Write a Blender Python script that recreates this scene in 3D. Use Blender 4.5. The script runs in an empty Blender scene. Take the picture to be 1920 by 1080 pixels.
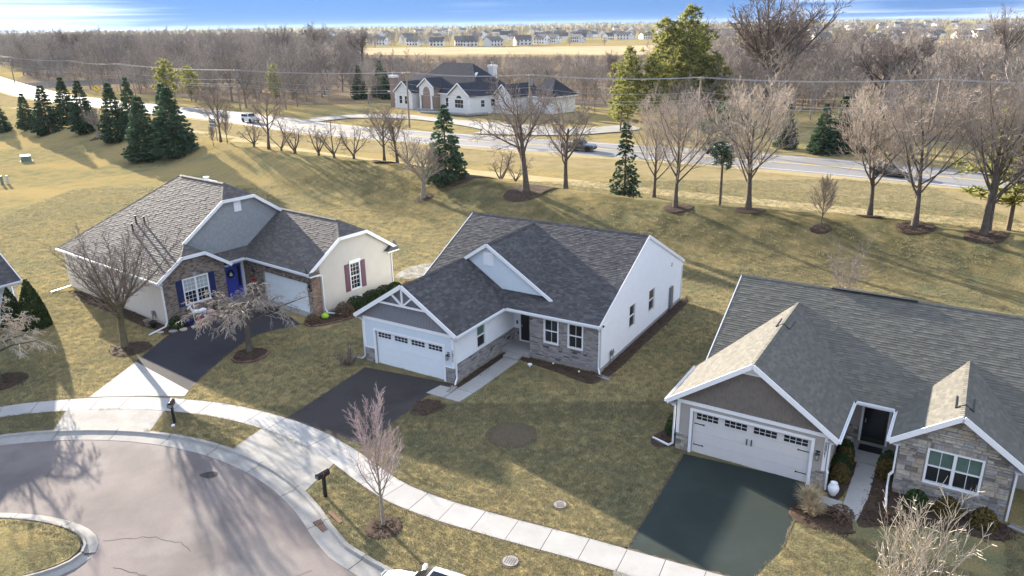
import bpy, math, random
import numpy as np
from mathutils import Vector, Matrix

# ------------------------------------------------------------------ camera, light, sky, exposure
scene = bpy.context.scene
COL = scene.collection
cam_d = bpy.data.cameras.new("camera")
cam_d.sensor_width = 36.0
cam_d.lens = 36.0 * 1422.0 / 1920.0
cam_d.clip_start = 0.5
cam_d.clip_end = 12000.0
cam = bpy.data.objects.new("camera", cam_d)
COL.objects.link(cam)
cam.matrix_world = (Matrix.Translation((0, 0, 19.0)) @ Matrix.Rotation(math.pi / 2 - 0.335, 4, 'X')
                    @ Matrix.Rotation(-0.014, 4, 'Z'))
scene.camera = cam

SUN_EL = math.radians(14.0)
SHADOW_AZ = math.radians(-52.0)            # direction the shadows run on the ground
sun_d = bpy.data.lights.new("sun", 'SUN')
sun_d.energy = 5.0
sun_d.angle = math.radians(0.55)
sun_d.color = (1.0, 0.89, 0.74)
sun = bpy.data.objects.new("sun", sun_d)
COL.objects.link(sun)
_dir = Vector((math.cos(SHADOW_AZ) * math.cos(SUN_EL), math.sin(SHADOW_AZ) * math.cos(SUN_EL), -math.sin(SUN_EL)))
sun.rotation_euler = _dir.to_track_quat('-Z', 'Y').to_euler()
sun.location = (-60, 80, 60)

world = bpy.data.worlds.new("World")
scene.world = world
world.use_nodes = True
wn, wl = world.node_tree.nodes, world.node_tree.links
wn.clear()
w_out = wn.new("ShaderNodeOutputWorld")
w_bg = wn.new("ShaderNodeBackground")
w_sky = wn.new("ShaderNodeTexSky")
w_sky.sky_type = 'NISHITA'
w_sky.sun_disc = False
w_sky.sun_elevation = SUN_EL
w_sky.sun_rotation = -math.atan2(-_dir.x, -_dir.y) * -1.0
w_sky.altitude = 200
w_sky.air_density = 1.0
w_sky.dust_density = 0.3
w_sky.ozone_density = 3.5
w_tc = wn.new("ShaderNodeTexCoord")
w_map = wn.new("ShaderNodeVectorMath"); w_map.operation = 'MULTIPLY_ADD'
w_map.inputs[1].default_value = (1, 1, 2.0)
w_map.inputs[2].default_value = (0, 0, 1.7)
wl.new(w_tc.outputs["Generated"], w_map.inputs[0])
w_nrm = wn.new("ShaderNodeVectorMath"); w_nrm.operation = 'NORMALIZE'
wl.new(w_map.outputs[0], w_nrm.inputs[0])
wl.new(w_nrm.outputs[0], w_sky.inputs["Vector"])
FILL_CLOUD_OFF = (2.18, 0.0, 6.0)
# high cloud: thin streaks, plus bright banks added as fill light, mostly out of view
def w_noise(mul, off, scale, det, rough, dist):
    m = wn.new("ShaderNodeVectorMath"); m.operation = 'MULTIPLY_ADD'; m.inputs[1].default_value = mul; m.inputs[2].default_value = off
    wl.new(w_tc.outputs["Generated"], m.inputs[0])
    n = wn.new("ShaderNodeTexNoise"); n.inputs["Scale"].default_value = scale; n.inputs["Detail"].default_value = det
    n.inputs["Roughness"].default_value = rough; n.inputs["Distortion"].default_value = dist
    wl.new(m.outputs[0], n.inputs["Vector"]); return n.outputs["Fac"]
def w_math(op, a, b):
    m = wn.new("ShaderNodeMath"); m.operation = op
    for k, v in enumerate((a, b)):
        if isinstance(v, float): m.inputs[k].default_value = v
        else: wl.new(v, m.inputs[k])
    return m.outputs[0]
bank = w_noise((1.0, 1.0, 1.6), FILL_CLOUD_OFF, 1.5, 2, 0.5, 0.0)
streak = w_noise((1.6, 1.6, 70.0), (3.1, 0.7, 0.0), 1.5, 7, 0.6, 0.5)
cov = w_math('ADD', w_math('MULTIPLY', bank, 1.25), w_math('MULTIPLY', streak, 0.55))
w_cr = wn.new("ShaderNodeMapRange"); w_cr.interpolation_type = 'SMOOTHSTEP'
w_cr.inputs["From Min"].default_value = 0.74
w_cr.inputs["From Max"].default_value = 1.16
w_cr.inputs["To Max"].default_value = 0.92
wl.new(cov, w_cr.inputs["Value"])
w_mix = wn.new("ShaderNodeMix"); w_mix.data_type = 'RGBA'
wl.new(w_cr.outputs[0], w_mix.inputs[0])
wl.new(w_sky.outputs[0], w_mix.inputs[6])
w_mix.inputs[7].default_value = (6.0, 6.5, 7.5, 1)
wl.new(w_mix.outputs[2], w_bg.inputs["Color"])
w_bg.inputs["Strength"].default_value = 0.10
wl.new(w_bg.outputs[0], w_out.inputs["Surface"])

scene.view_settings.view_transform = 'Standard'
scene.view_settings.look = 'None'
scene.view_settings.gamma = 1.0
scene.view_settings.use_curve_mapping = False
scene.view_settings.exposure = 2.18
scene.render.engine = 'CYCLES'
scene.cycles.use_denoising = True
scene.cycles.max_bounces = 6
scene.cycles.diffuse_bounces = 3
scene.cycles.glossy_bounces = 3
scene.cycles.transmission_bounces = 4
scene.cycles.transparent_max_bounces = 8
scene.cycles.caustics_reflective = False
scene.cycles.caustics_refractive = False

# ------------------------------------------------------------------ helpers
Z3 = Vector((0, 0, 1))

def tag(o, label=None, cat=None, group=None, kind=None):
    if label: o["label"] = label
    if cat: o["category"] = cat
    if group: o["group"] = group
    if kind: o["kind"] = kind
    return o

def empty(name, loc=(0, 0, 0), rz=0.0, label=None, cat=None, group=None, kind=None):
    o = bpy.data.objects.new(name, None)
    o.empty_display_size = 0.3
    COL.objects.link(o)
    o.location = loc
    o.rotation_euler = (0, 0, rz)
    return tag(o, label, cat, group, kind)

def link(name, mesh, parent=None, **kw):
    o = bpy.data.objects.new(name, mesh)
    COL.objects.link(o)
    if parent is not None: o.parent = parent
    return tag(o, **kw)

def copy_tree(o, parent=None):
    c = o.copy(); COL.objects.link(c); c.parent = parent
    for ch in o.children: copy_tree(ch, c)
    return c

class MB:
    """collects polygons, builds ONE mesh object"""
    def __init__(s): s.v = []; s.f = []
    def poly(s, pts):
        n = len(s.v); s.v.extend([tuple(p) for p in pts]); s.f.append(tuple(range(n, n + len(pts)))); return s
    def add(s, verts, faces):
        n = len(s.v); s.v.extend([tuple(p) for p in verts]); s.f.extend([tuple(i + n for i in f) for f in faces]); return s
    def box(s, a, b):
        x0, y0, z0 = a; x1, y1, z1 = b
        return s.add([(x0, y0, z0), (x1, y0, z0), (x1, y1, z0), (x0, y1, z0), (x0, y0, z1), (x1, y0, z1), (x1, y1, z1), (x0, y1, z1)],
                     [(0, 3, 2, 1), (4, 5, 6, 7), (0, 1, 5, 4), (1, 2, 6, 5), (2, 3, 7, 6), (3, 0, 4, 7)])
    def hexa(s, P):  # eight corners, bottom ring then top ring
        return s.add(P, [(0, 3, 2, 1), (4, 5, 6, 7), (0, 1, 5, 4), (1, 2, 6, 5), (2, 3, 7, 6), (3, 0, 4, 7)])
    def beam(s, p, q, w, h, up=None):
        p, q = Vector(p), Vector(q); d = (q - p).normalized()
        u = Vector(up) if up is not None else (Z3 if abs(d.z) < 0.95 else Vector((1, 0, 0)))
        a = d.cross(u).normalized(); b = a.cross(d).normalized()
        a *= w / 2; b *= h / 2
        return s.hexa([p - a - b, p + a - b, p + a + b, p - a + b, q - a - b, q + a - b, q + a + b, q - a + b])
    def tube(s, pts, radii, n=6, cap=False):
        base = len(s.v); m = len(pts)
        pts = [Vector(p) for p in pts]
        d0 = (pts[1] - pts[0]).normalized()
        u = d0.cross(Vector((0.31, 0.95, 0.1)) if abs(d0.y) < 0.9 else Vector((1, 0, 0))).normalized()
        for i, p in enumerate(pts):
            d = (pts[min(i + 1, m - 1)] - pts[max(i - 1, 0)]).normalized()
            u = (u - d * u.dot(d))
            u = u.normalized() if u.length > 1e-6 else d.orthogonal().normalized()
            w = d.cross(u); r = radii[i] if hasattr(radii, '__len__') else radii
            for k in range(n):
                a = 2 * math.pi * k / n
                q = p + u * (math.cos(a) * r) + w * (math.sin(a) * r)
                s.v.append((q.x, q.y, q.z))
        for i in range(m - 1):
            for k in range(n):
                k2 = (k + 1) % n
                s.f.append((base + i * n + k, base + i * n + k2, base + (i + 1) * n + k2, base + (i + 1) * n + k))
        if cap:
            s.f.append(tuple(base + k for k in range(n - 1, -1, -1)))
            s.f.append(tuple(base + (m - 1) * n + k for k in range(n)))
        return s
    def lathe(s, prof, n=16, c=(0, 0, 0)):
        base = len(s.v)
        for r, z in prof:
            for k in range(n):
                a = 2 * math.pi * k / n
                s.v.append((c[0] + r * math.cos(a), c[1] + r * math.sin(a), c[2] + z))
        for i in range(len(prof) - 1):
            for k in range(n):
                k2 = (k + 1) % n
                s.f.append((base + i * n + k, base + i * n + k2, base + (i + 1) * n + k2, base + (i + 1) * n + k))
        s.f.append(tuple(base + k for k in range(n - 1, -1, -1)))
        s.f.append(tuple(base + (len(prof) - 1) * n + k for k in range(n)))
        return s
    def prism(s, poly2, z0, z1):
        n = len(poly2); b = len(s.v)
        s.v.extend([(p[0], p[1], z0) for p in poly2]); s.v.extend([(p[0], p[1], z1) for p in poly2])
        s.f.append(tuple(b + i for i in range(n - 1, -1, -1))); s.f.append(tuple(b + n + i for i in range(n)))
        for i in range(n):
            j = (i + 1) % n; s.f.append((b + i, b + j, b + n + j, b + n + i))
        return s
    def mesh(s, name, mat, smooth=False):
        me = bpy.data.meshes.new(name)
        me.from_pydata(s.v, [], s.f)
        if mat is not None: me.materials.append(mat)
        if smooth: me.polygons.foreach_set("use_smooth", [True] * len(me.polygons))
        me.update()
        return me
    def build(s, name, mat, parent=None, smooth=False, **kw):
        return link(name, s.mesh(name, mat, smooth), parent, **kw)

# ------------------------------------------------------------------ materials
def mat(name, col, rough=0.85, spec=0.25, metal=0.0, col2=None, scale=2.0, detail=5, lo=0.35, hi=0.65, var=0.12, vscale=9.0,
        bump=0.0, bscale=60.0, bdist=0.02, island=0.0, ramp=None, objrand=0.0, trans=0.0, coat=0.0, objramp=None, stripes=0.0, attr=None, col3=None, scale3=0.3, lo3=.45, hi3=.6):
    m = bpy.data.materials.new(name); m.use_nodes = True
    N, L = m.node_tree.nodes, m.node_tree.links
    b = N["Principled BSDF"]
    b.inputs["Roughness"].default_value = rough
    b.inputs["Specular IOR Level"].default_value = spec
    b.inputs["Metallic"].default_value = metal
    if coat: b.inputs["Coat Weight"].default_value = coat
    tc = N.new("ShaderNodeTexCoord"); vec = tc.outputs["Object"]
    def noise(sc, det=5, rgh=0.6):
        n = N.new("ShaderNodeTexNoise"); n.inputs["Scale"].default_value = sc; n.inputs["Detail"].default_value = det
        n.inputs["Roughness"].default_value = rgh; L.new(vec, n.inputs["Vector"]); return n.outputs["Fac"]
    def rng(v, a, c, d=0.0, e=1.0):
        r = N.new("ShaderNodeMapRange"); r.inputs[1].default_value = a; r.inputs[2].default_value = c
        r.inputs[3].default_value = d; r.inputs[4].default_value = e; L.new(v, r.inputs[0]); return r.outputs[0]
    def mix(f, a, c, mode='MIX'):
        x = N.new("ShaderNodeMix"); x.data_type = 'RGBA'; x.blend_type = mode
        if isinstance(f, float): x.inputs[0].default_value = f
        else: L.new(f, x.inputs[0])
        for i, q in ((6, a), (7, c)):
            if isinstance(q, tuple): x.inputs[i].default_value = (*q, 1)
            else: L.new(q, x.inputs[i])
        return x.outputs[2]
    cur = tuple(col)
    if objramp:
        g = N.new("ShaderNodeObjectInfo"); cr = N.new("ShaderNodeValToRGB"); cr.color_ramp.interpolation = 'CONSTANT'
        els = cr.color_ramp.elements
        while len(els) < len(objramp): els.new(0.5)
        for e, (p, c) in zip(els, objramp): e.position = p; e.color = (*c, 1)
        L.new(g.outputs["Random"], cr.inputs[0]); cur = cr.outputs[0]
    if ramp:
        g = N.new("ShaderNodeNewGeometry"); cr = N.new("ShaderNodeValToRGB"); cr.color_ramp.interpolation = 'CONSTANT'
        els = cr.color_ramp.elements
        while len(els) < len(ramp): els.new(0.5)
        for e, (p, c) in zip(els, ramp): e.position = p; e.color = (*c, 1)
        L.new(g.outputs["Random Per Island"], cr.inputs[0]); cur = cr.outputs[0]
    if col2: cur = mix(rng(noise(scale, detail), lo, hi), cur, tuple(col2))
    if col3: cur = mix(rng(noise(scale3, 4), lo3, hi3), cur, tuple(col3))
    if attr:
        an = N.new("ShaderNodeAttribute"); an.attribute_name = attr[0]; nz = rng(noise(0.45, 8), .3, .62)
        am = N.new("ShaderNodeMath"); am.operation = 'MULTIPLY'; L.new(an.outputs["Fac"], am.inputs[0]); L.new(nz, am.inputs[1]); cur = mix(am.outputs[0], cur, tuple(attr[1]))
    fac = None
    if var: fac = rng(noise(vscale, 6), 0.25, 0.75, 1 - var, 1 + var)
    def mul(f, g):
        if f is None: return g
        x = N.new("ShaderNodeMath"); x.operation = 'MULTIPLY'; L.new(f, x.inputs[0]); L.new(g, x.inputs[1]); return x.outputs[0]
    if island:
        g = N.new("ShaderNodeNewGeometry"); fac = mul(fac, rng(g.outputs["Random Per Island"], 0, 1, 1 - island, 1 + island))
    if stripes:      # mown stripes
        mp = N.new("ShaderNodeMapping"); mp.inputs["Rotation"].default_value = (0, 0, 0.55); L.new(vec, mp.inputs[0])
        wv = N.new("ShaderNodeTexWave"); wv.inputs["Scale"].default_value = 0.28; wv.inputs["Distortion"].default_value = 7.0; wv.inputs["Detail"].default_value = 3; wv.inputs["Detail Scale"].default_value = 0.6; L.new(mp.outputs[0], wv.inputs[0])
        fac = mul(fac, rng(wv.outputs["Fac"], 0, 1, 1 - stripes, 1 + stripes))
    if objrand:
        oi = N.new("ShaderNodeObjectInfo"); fac = mul(fac, rng(oi.outputs["Random"], 0, 1, 1 - objrand, 1 + objrand))
    if fac is not None:
        cb = N.new("ShaderNodeCombineColor")
        for i in range(3): L.new(fac, cb.inputs[i])
        cur = mix(1.0, cur, cb.outputs[0], 'MULTIPLY')
    if isinstance(cur, tuple): b.inputs["Base Color"].default_value = (*cur, 1)
    else: L.new(cur, b.inputs["Base Color"])
    if bump:
        bp = N.new("ShaderNodeBump"); bp.inputs["Strength"].default_value = bump; bp.inputs["Distance"].default_value = bdist
        L.new(noise(bscale, 6, 0.7), bp.inputs["Height"]); L.new(bp.outputs[0], b.inputs["Normal"])
    if trans:
        t = N.new("ShaderNodeBsdfTranslucent"); ms = N.new("ShaderNodeMixShader"); ms.inputs[0].default_value = trans
        if isinstance(cur, tuple): t.inputs[0].default_value = (*cur, 1)
        else: L.new(cur, t.inputs[0])
        L.new(b.outputs[0], ms.inputs[1]); L.new(t.outputs[0], ms.inputs[2])
        L.new(ms.outputs[0], N["Material Output"].inputs["Surface"])
    return m

def glass_mat(name, col, rough=0.06):
    return mat(name, col, rough=rough, spec=0.6, var=0.25, vscale=1.5)

MT = {}
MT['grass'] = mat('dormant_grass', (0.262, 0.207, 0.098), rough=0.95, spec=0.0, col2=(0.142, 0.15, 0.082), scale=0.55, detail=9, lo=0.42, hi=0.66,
                  col3=(0.31, 0.235, 0.105), scale3=0.07, lo3=.42, hi3=.62, var=0.42, vscale=14.0, bump=1.0, bscale=7.0, bdist=0.10, stripes=0.035, attr=('berm_shade', (0.098, 0.088, 0.045)))  # attr colour: painted shade for the house side of the berm
MT['blade'] = mat('grass_blade', (0.325, 0.285, 0.178), rough=0.9, spec=0.0, col2=(0.158, 0.178, 0.112), scale=0.5, detail=8, lo=0.42, hi=0.66, var=0.3, vscale=5, objrand=0.2, trans=0.42, stripes=0.03)
MT['pale_grass'] = mat('pale_mown_grass', (0.43, 0.345, 0.195), rough=0.95, spec=0.0, col2=(0.36, 0.285, 0.15), scale=0.5, detail=8, var=0.25, vscale=11, bump=0.7, bscale=9, bdist=.08)
MT['field'] = mat('dry_field', (0.46, 0.36, 0.22), rough=0.95, spec=0.0, col2=(0.37, 0.28, 0.18), scale=0.03, detail=8, var=0.2, vscale=0.5)
MT['litter'] = mat('leaf_litter', (0.15, 0.11, 0.085), rough=0.95, spec=0.0, col2=(0.21, 0.165, 0.10), scale=0.08, detail=9, var=0.35, vscale=1.2)
MT['street'] = mat('street_asphalt', (0.178, 0.150, 0.142), rough=0.9, spec=0.2, col2=(0.13, 0.113, 0.107), scale=0.35, detail=9, lo=.4, hi=.65, var=0.22, vscale=38, bump=0.5, bscale=110, bdist=0.012,
                   col3=(0.20, 0.178, 0.165), scale3=0.16, lo3=.5, hi3=.62)
MT['road'] = mat('road_asphalt', (0.215, 0.207, 0.203), rough=0.85, spec=0.2, col2=(0.18, 0.172, 0.168), scale=0.12, detail=8, var=0.12, vscale=5)
MT['drive_dark'] = mat('sealed_asphalt', (0.045, 0.039, 0.038), rough=0.9, spec=0.12, col2=(0.066, 0.058, 0.055), scale=0.5, col3=(0.054, 0.047, 0.046), scale3=.25, detail=8, var=0.25, vscale=45, bump=0.4, bscale=120, bdist=0.01)
MT['drive_blue'] = mat('slate_asphalt', (0.034, 0.033, 0.039), rough=0.9, spec=0.12, col2=(0.05, 0.048, 0.053), scale=0.5, col3=(0.042, 0.04, 0.046), scale3=.25, detail=8, var=0.25, vscale=45, bump=0.4, bscale=120, bdist=0.01)
MT['drive_green'] = mat('greenish_asphalt', (0.025, 0.032, 0.028), rough=0.88, spec=0.15, col2=(0.034, 0.046, 0.042), scale=0.45, col3=(0.026, 0.036, 0.033), scale3=.25, detail=8, var=0.2, vscale=45, bump=0.4, bscale=120, bdist=0.01)
MT['concrete'] = mat('concrete', (0.36, 0.35, 0.335), rough=0.9, spec=0.2, col2=(0.31, 0.30, 0.285), scale=0.8, detail=8, var=0.08, vscale=30, bump=0.2, bscale=90, bdist=.008, objrand=0.05)
MT['concrete_old'] = mat('worn_concrete', (0.31, 0.30, 0.28), rough=0.9, spec=0.2, col2=(0.24, 0.225, 0.205), scale=0.9, detail=9, var=0.15, vscale=25, bump=0.3, bscale=70, bdist=.01, objrand=0.05)
MT['mulch'] = mat('bark_mulch', (0.052, 0.036, 0.027), rough=0.95, spec=0.1, col2=(0.095, 0.066, 0.048), scale=6, detail=9, var=0.4, vscale=30, bump=1.0, bscale=28, bdist=.06)
MT['soil'] = mat('bare_soil', (0.10, 0.075, 0.055), rough=0.95, spec=0.1, col2=(0.14, 0.11, 0.07), scale=5, detail=9, var=0.35, vscale=30, bump=1.0, bscale=24, bdist=.05)
MT['white'] = mat('white_trim', (0.82, 0.82, 0.82), rough=0.5, spec=0.35, var=0.03)
MT['white_metal'] = mat('white_gutter_metal', (0.76, 0.77, 0.78), rough=0.35, spec=0.5, var=0.04)
MT['siding_c'] = mat('pale_blue_siding', (0.60, 0.66, 0.70), rough=0.6, spec=0.3, var=0.04, vscale=2)
MT['siding_white'] = mat('white_siding', (0.75, 0.77, 0.79), rough=0.55, spec=0.3, var=0.04, vscale=2)
MT['batten'] = mat('slate_board', (0.22, 0.225, 0.245), rough=0.65, var=0.06, vscale=3)
MT['siding_beige'] = mat('beige_siding', (0.54, 0.495, 0.43), rough=0.6, spec=0.3, var=0.05, vscale=2)
MT['siding_sage'] = mat('grey_shake', (0.30, 0.315, 0.315), rough=0.7, var=0.06, vscale=3, island=0.07)
MT['siding_taupe'] = mat('taupe_siding', (0.36, 0.325, 0.29), rough=0.65, var=0.05, vscale=3)
MT['shake_taupe'] = mat('dark_taupe_shake', (0.175, 0.15, 0.128), rough=0.75, var=0.06, vscale=3, island=0.10)
MT['roof_c'] = mat('charcoal_shingle', (0.1, 0.1, 0.1), rough=0.8, spec=0.32, ramp=[(0, (0.0504, 0.0479, 0.0499)), (.3, (0.0638, 0.0605, 0.0628)), (.62, (0.0773, 0.0739, 0.0757)), (.86, (0.0966, 0.0924, 0.0929))], var=0.25, vscale=60)
MT['roof_a'] = mat('weathered_shingle', (0.1, 0.1, 0.1), rough=0.8, spec=0.32, ramp=[(0, (0.0802, 0.0712, 0.0682)), (.3, (0.0936, 0.0838, 0.0792)), (.62, (0.1093, 0.0974, 0.0901)), (.86, (0.1289, 0.1149, 0.1048))], var=0.25, vscale=60)
MT['roof_r'] = mat('greenish_shingle', (0.1, 0.1, 0.1), rough=0.8, spec=0.32, ramp=[(0, (0.1024, 0.0984, 0.0829)), (.3, (0.1143, 0.1087, 0.0922)), (.62, (0.1257, 0.1190, 0.1004)), (.86, (0.1401, 0.1314, 0.1098))], var=0.25, vscale=60)
MT['roof_dark'] = mat('dark_blue_shingle', (0.030, 0.034, 0.048), rough=0.95, spec=0.08, col2=(0.05, 0.05, 0.06), scale=1.5, var=0.2, vscale=12)
MT['brick_a'] = mat('tan_brick', (0.2, 0.15, 0.1), rough=0.9, spec=0.15, ramp=[(0, (0.1472, 0.1127, 0.0915)), (.25, (0.2208, 0.1744, 0.1404)), (.55, (0.2760, 0.2234, 0.1820)), (.9, (0.0920, 0.0735, 0.0686))], var=0.2, vscale=40)
MT['brick_red'] = mat('orange_brick', (0.3, 0.18, 0.1), rough=0.9, spec=0.15, ramp=[(0, (0.2160, 0.1400, 0.1026)), (.3, (0.2880, 0.1900, 0.1350)), (.7, (0.3330, 0.2350, 0.1782)), (.93, (0.1350, 0.1000, 0.0864))], var=0.2, vscale=40)
MT['brick_c'] = mat('grey_brick', (0.2, 0.2, 0.2), rough=0.9, spec=0.15, ramp=[(0, (0.075, 0.075, 0.082)), (.05, (0.235, 0.22, 0.215)), (.35, (0.29, 0.272, 0.262)), (.7, (0.345, 0.322, 0.30)), (.95, (0.13, 0.128, 0.134))], var=0.2, vscale=25)
MT['mortar'] = mat('mortar', (0.33, 0.31, 0.285), rough=0.95, var=0.1, vscale=20)
MT['stone'] = mat('veneer_stone', (0.36, 0.335, 0.30), rough=0.9, spec=0.15, objramp=[(0, (.42, .37, .30)), (.16, (.33, .31, .285)), (.34, (.46, .42, .36)), (.5, (.27, .25, .235)), (.62, (.38, .32, .25)), (.76, (.36, .345, .33)), (.9, (.20, .175, .155))], var=0.28, vscale=9, bump=0.6, bscale=18, bdist=.03)
MT['stone_mortar'] = mat('stone_joint', (0.30, 0.285, 0.26), rough=0.95, var=0.12, vscale=20)
MT['glass'] = glass_mat('dark_window_glass', (0.018, 0.021, 0.026))
MT['glass_green'] = glass_mat('greenish_window_glass', (0.10, 0.155, 0.135), 0.15)
MT['glass_blind'] = glass_mat('window_with_blind', (0.36, 0.40, 0.38), 0.3)
MT['black'] = mat('black_metal', (0.012, 0.012, 0.013), rough=0.45, spec=0.4, var=0.1)
MT['rubber'] = mat('tyre_rubber', (0.02, 0.02, 0.021), rough=0.8, var=0.15)
MT['grey_metal'] = mat('grey_metal', (0.22, 0.225, 0.23), rough=0.5, spec=0.5, metal=0.3, var=0.1)
MT['steel'] = mat('bright_steel', (0.45, 0.46, 0.47), rough=0.35, metal=0.8, var=0.08)
MT['door_c'] = mat('white_garage_door', (0.76, 0.81, 0.83), rough=0.5, spec=0.35, var=0.03, vscale=3)
MT['door_r'] = mat('warm_white_garage_door', (0.66, 0.63, 0.60), rough=0.5, spec=0.35, var=0.03, vscale=3)
MT['door_blue'] = mat('royal_blue_paint', (0.045, 0.07, 0.42), rough=0.45, spec=0.4, var=0.05)
MT['navy'] = mat('navy_shutter', (0.022, 0.03, 0.105), rough=0.55, var=0.08)
MT['plum'] = mat('plum_shutter', (0.15, 0.075, 0.10), rough=0.6, var=0.08)
MT['door_black'] = mat('dark_front_door', (0.022, 0.018, 0.018), rough=0.3, spec=0.5, var=0.2)
MT['door_olive'] = mat('dark_olive_door', (0.025, 0.028, 0.016), rough=0.4, spec=0.4, var=0.2)
MT['bark'] = mat('grey_bark', (0.135, 0.112, 0.092), rough=0.95, spec=0.1, col2=(0.085, 0.07, 0.06), scale=4, detail=8, var=0.25, vscale=25, bump=0.8, bscale=30, bdist=.03)
MT['bark_pale'] = mat('pale_bark', (0.30, 0.265, 0.22), rough=0.9, spec=0.1, col2=(0.20, 0.17, 0.14), scale=5, detail=8, var=0.2, vscale=25)
MT['bark_olive'] = mat('olive_bark', (0.17, 0.15, 0.085), rough=0.95, spec=0.1, col2=(0.11, 0.095, 0.06), scale=4, detail=8, var=0.25, vscale=25, bump=.8, bscale=30, bdist=.03)
MT['twig'] = mat('brown_twigs', (0.21, 0.168, 0.142), rough=0.9, spec=0.1, var=0.15, vscale=1, island=0.3)
MT['twig_tan'] = mat('tan_twigs', (0.325, 0.275, 0.228), rough=0.85, spec=0.15, var=0.15, vscale=1, island=0.3)
MT['twig_pink'] = mat('pink_twigs', (0.40, 0.315, 0.305), rough=0.8, spec=0.2, var=0.15, vscale=1, island=0.3)
MT['twig_pale'] = mat('straw_twigs', (0.46, 0.40, 0.31), rough=0.8, spec=0.15, var=0.15, vscale=1, island=0.25)
MT['wood_twig'] = mat('woodland_twigs', (0.275, 0.238, 0.205), rough=0.95, spec=0.05, var=0.15, vscale=.4, island=0.35, objrand=0.32)
MT['needle'] = mat('spruce_needles', (0.066, 0.112, 0.062), rough=0.85, spec=0.15, var=0.2, vscale=1.5, island=0.45, objrand=0.15, trans=0.2)
MT['needle_pine'] = mat('pine_needles', (0.235, 0.24, 0.07), rough=0.8, spec=0.15, var=0.2, vscale=.7, island=0.45, objrand=0.1, trans=0.45)
MT['arbor'] = mat('arborvitae_leaves', (0.028, 0.045, 0.016), rough=0.9, spec=0.1, var=0.2, vscale=3, island=0.5, trans=0.15)
MT['shrub'] = mat('evergreen_shrub', (0.040, 0.062, 0.022), rough=0.85, spec=0.15, var=0.2, vscale=3, island=0.5, trans=0.2)
MT['shrub_rust'] = mat('rusty_shrub', (0.115, 0.085, 0.03), rough=0.9, spec=0.1, var=0.2, vscale=3, island=0.5, trans=0.2)
MT['shrub_brown'] = mat('brown_shrub', (0.13, 0.085, 0.055), rough=0.95, spec=0.1, var=0.2, vscale=3, island=0.4, trans=0.15)
MT['straw'] = mat('straw_grass', (0.48, 0.38, 0.24), rough=0.9, spec=0.1, var=0.2, vscale=3, island=0.3, trans=0.3)
MT['water'] = mat('pond_water', (0.10, 0.12, 0.13), rough=0.08, spec=0.9, var=0.1, bump=0.1, bscale=2, bdist=.02)
MT['pole'] = mat('weathered_pole', (0.24, 0.20, 0.165), rough=0.9, var=0.2, vscale=3)
MT['wire'] = mat('aluminium_wire', (0.42, 0.42, 0.43), rough=0.7, spec=0.3, var=0.0)
MT['yellow'] = mat('yellow_sign', (0.75, 0.52, 0.02), rough=0.5, var=0.05)
MT['red_brick_edge'] = mat('edging_brick', (0.17, 0.095, 0.07), rough=0.9, var=0.3, vscale=8, objrand=0.25)
MT['rust'] = mat('rusty_iron', (0.16, 0.085, 0.055), rough=0.85, var=0.35, vscale=12)
MT['far_wall'] = mat('far_house_siding', (0.74, 0.73, 0.71), rough=0.7, var=0.05, objrand=0.22)
MT['far_roof'] = mat('far_house_roof', (0.105, 0.10, 0.105), rough=0.9, var=0.1, objrand=0.3)
MT['far_white'] = mat('stucco_white', (0.74, 0.73, 0.71), rough=0.8, var=0.05, vscale=1)
MT['far_brick'] = mat('far_brick', (0.30, 0.215, 0.17), rough=0.9, var=0.2, vscale=12)
# ------------------------------------------------------------------ terrain
CREST = np.array([(-120, 182), (-95, 158), (-75.8, 141.3), (-41.6, 113), (-23.7, 100), (-15.9, 95), (-5.3, 85), (4, 77), (15.4, 69.5), (21.5, 67),
                  (31.4, 63), (37.5, 58.5), (60, 44), (90, 26)], float)
def seg_dist(P, line, closed=False):
    d = np.full(len(P), 1e9)
    n = len(line)
    for i in range(n if closed else n - 1):
        a, b = line[i], line[(i + 1) % n]; ab = b - a
        t = np.clip(((P - a) @ ab) / (ab @ ab), 0, 1)
        d = np.minimum(d, np.hypot(*(a + t[:, None] * ab - P).T))
    return d
def inside(P, poly):
    r = np.zeros(len(P), bool); n = len(poly)
    for i in range(n):
        (x0, y0), (x1, y1) = poly[i], poly[(i + 1) % n]
        c = ((y0 > P[:, 1]) != (y1 > P[:, 1]))
        xi = (x1 - x0) * (P[:, 1] - y0) / (y1 - y0 + 1e-12) + x0
        r ^= c & (P[:, 0] < xi)
    return r
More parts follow.
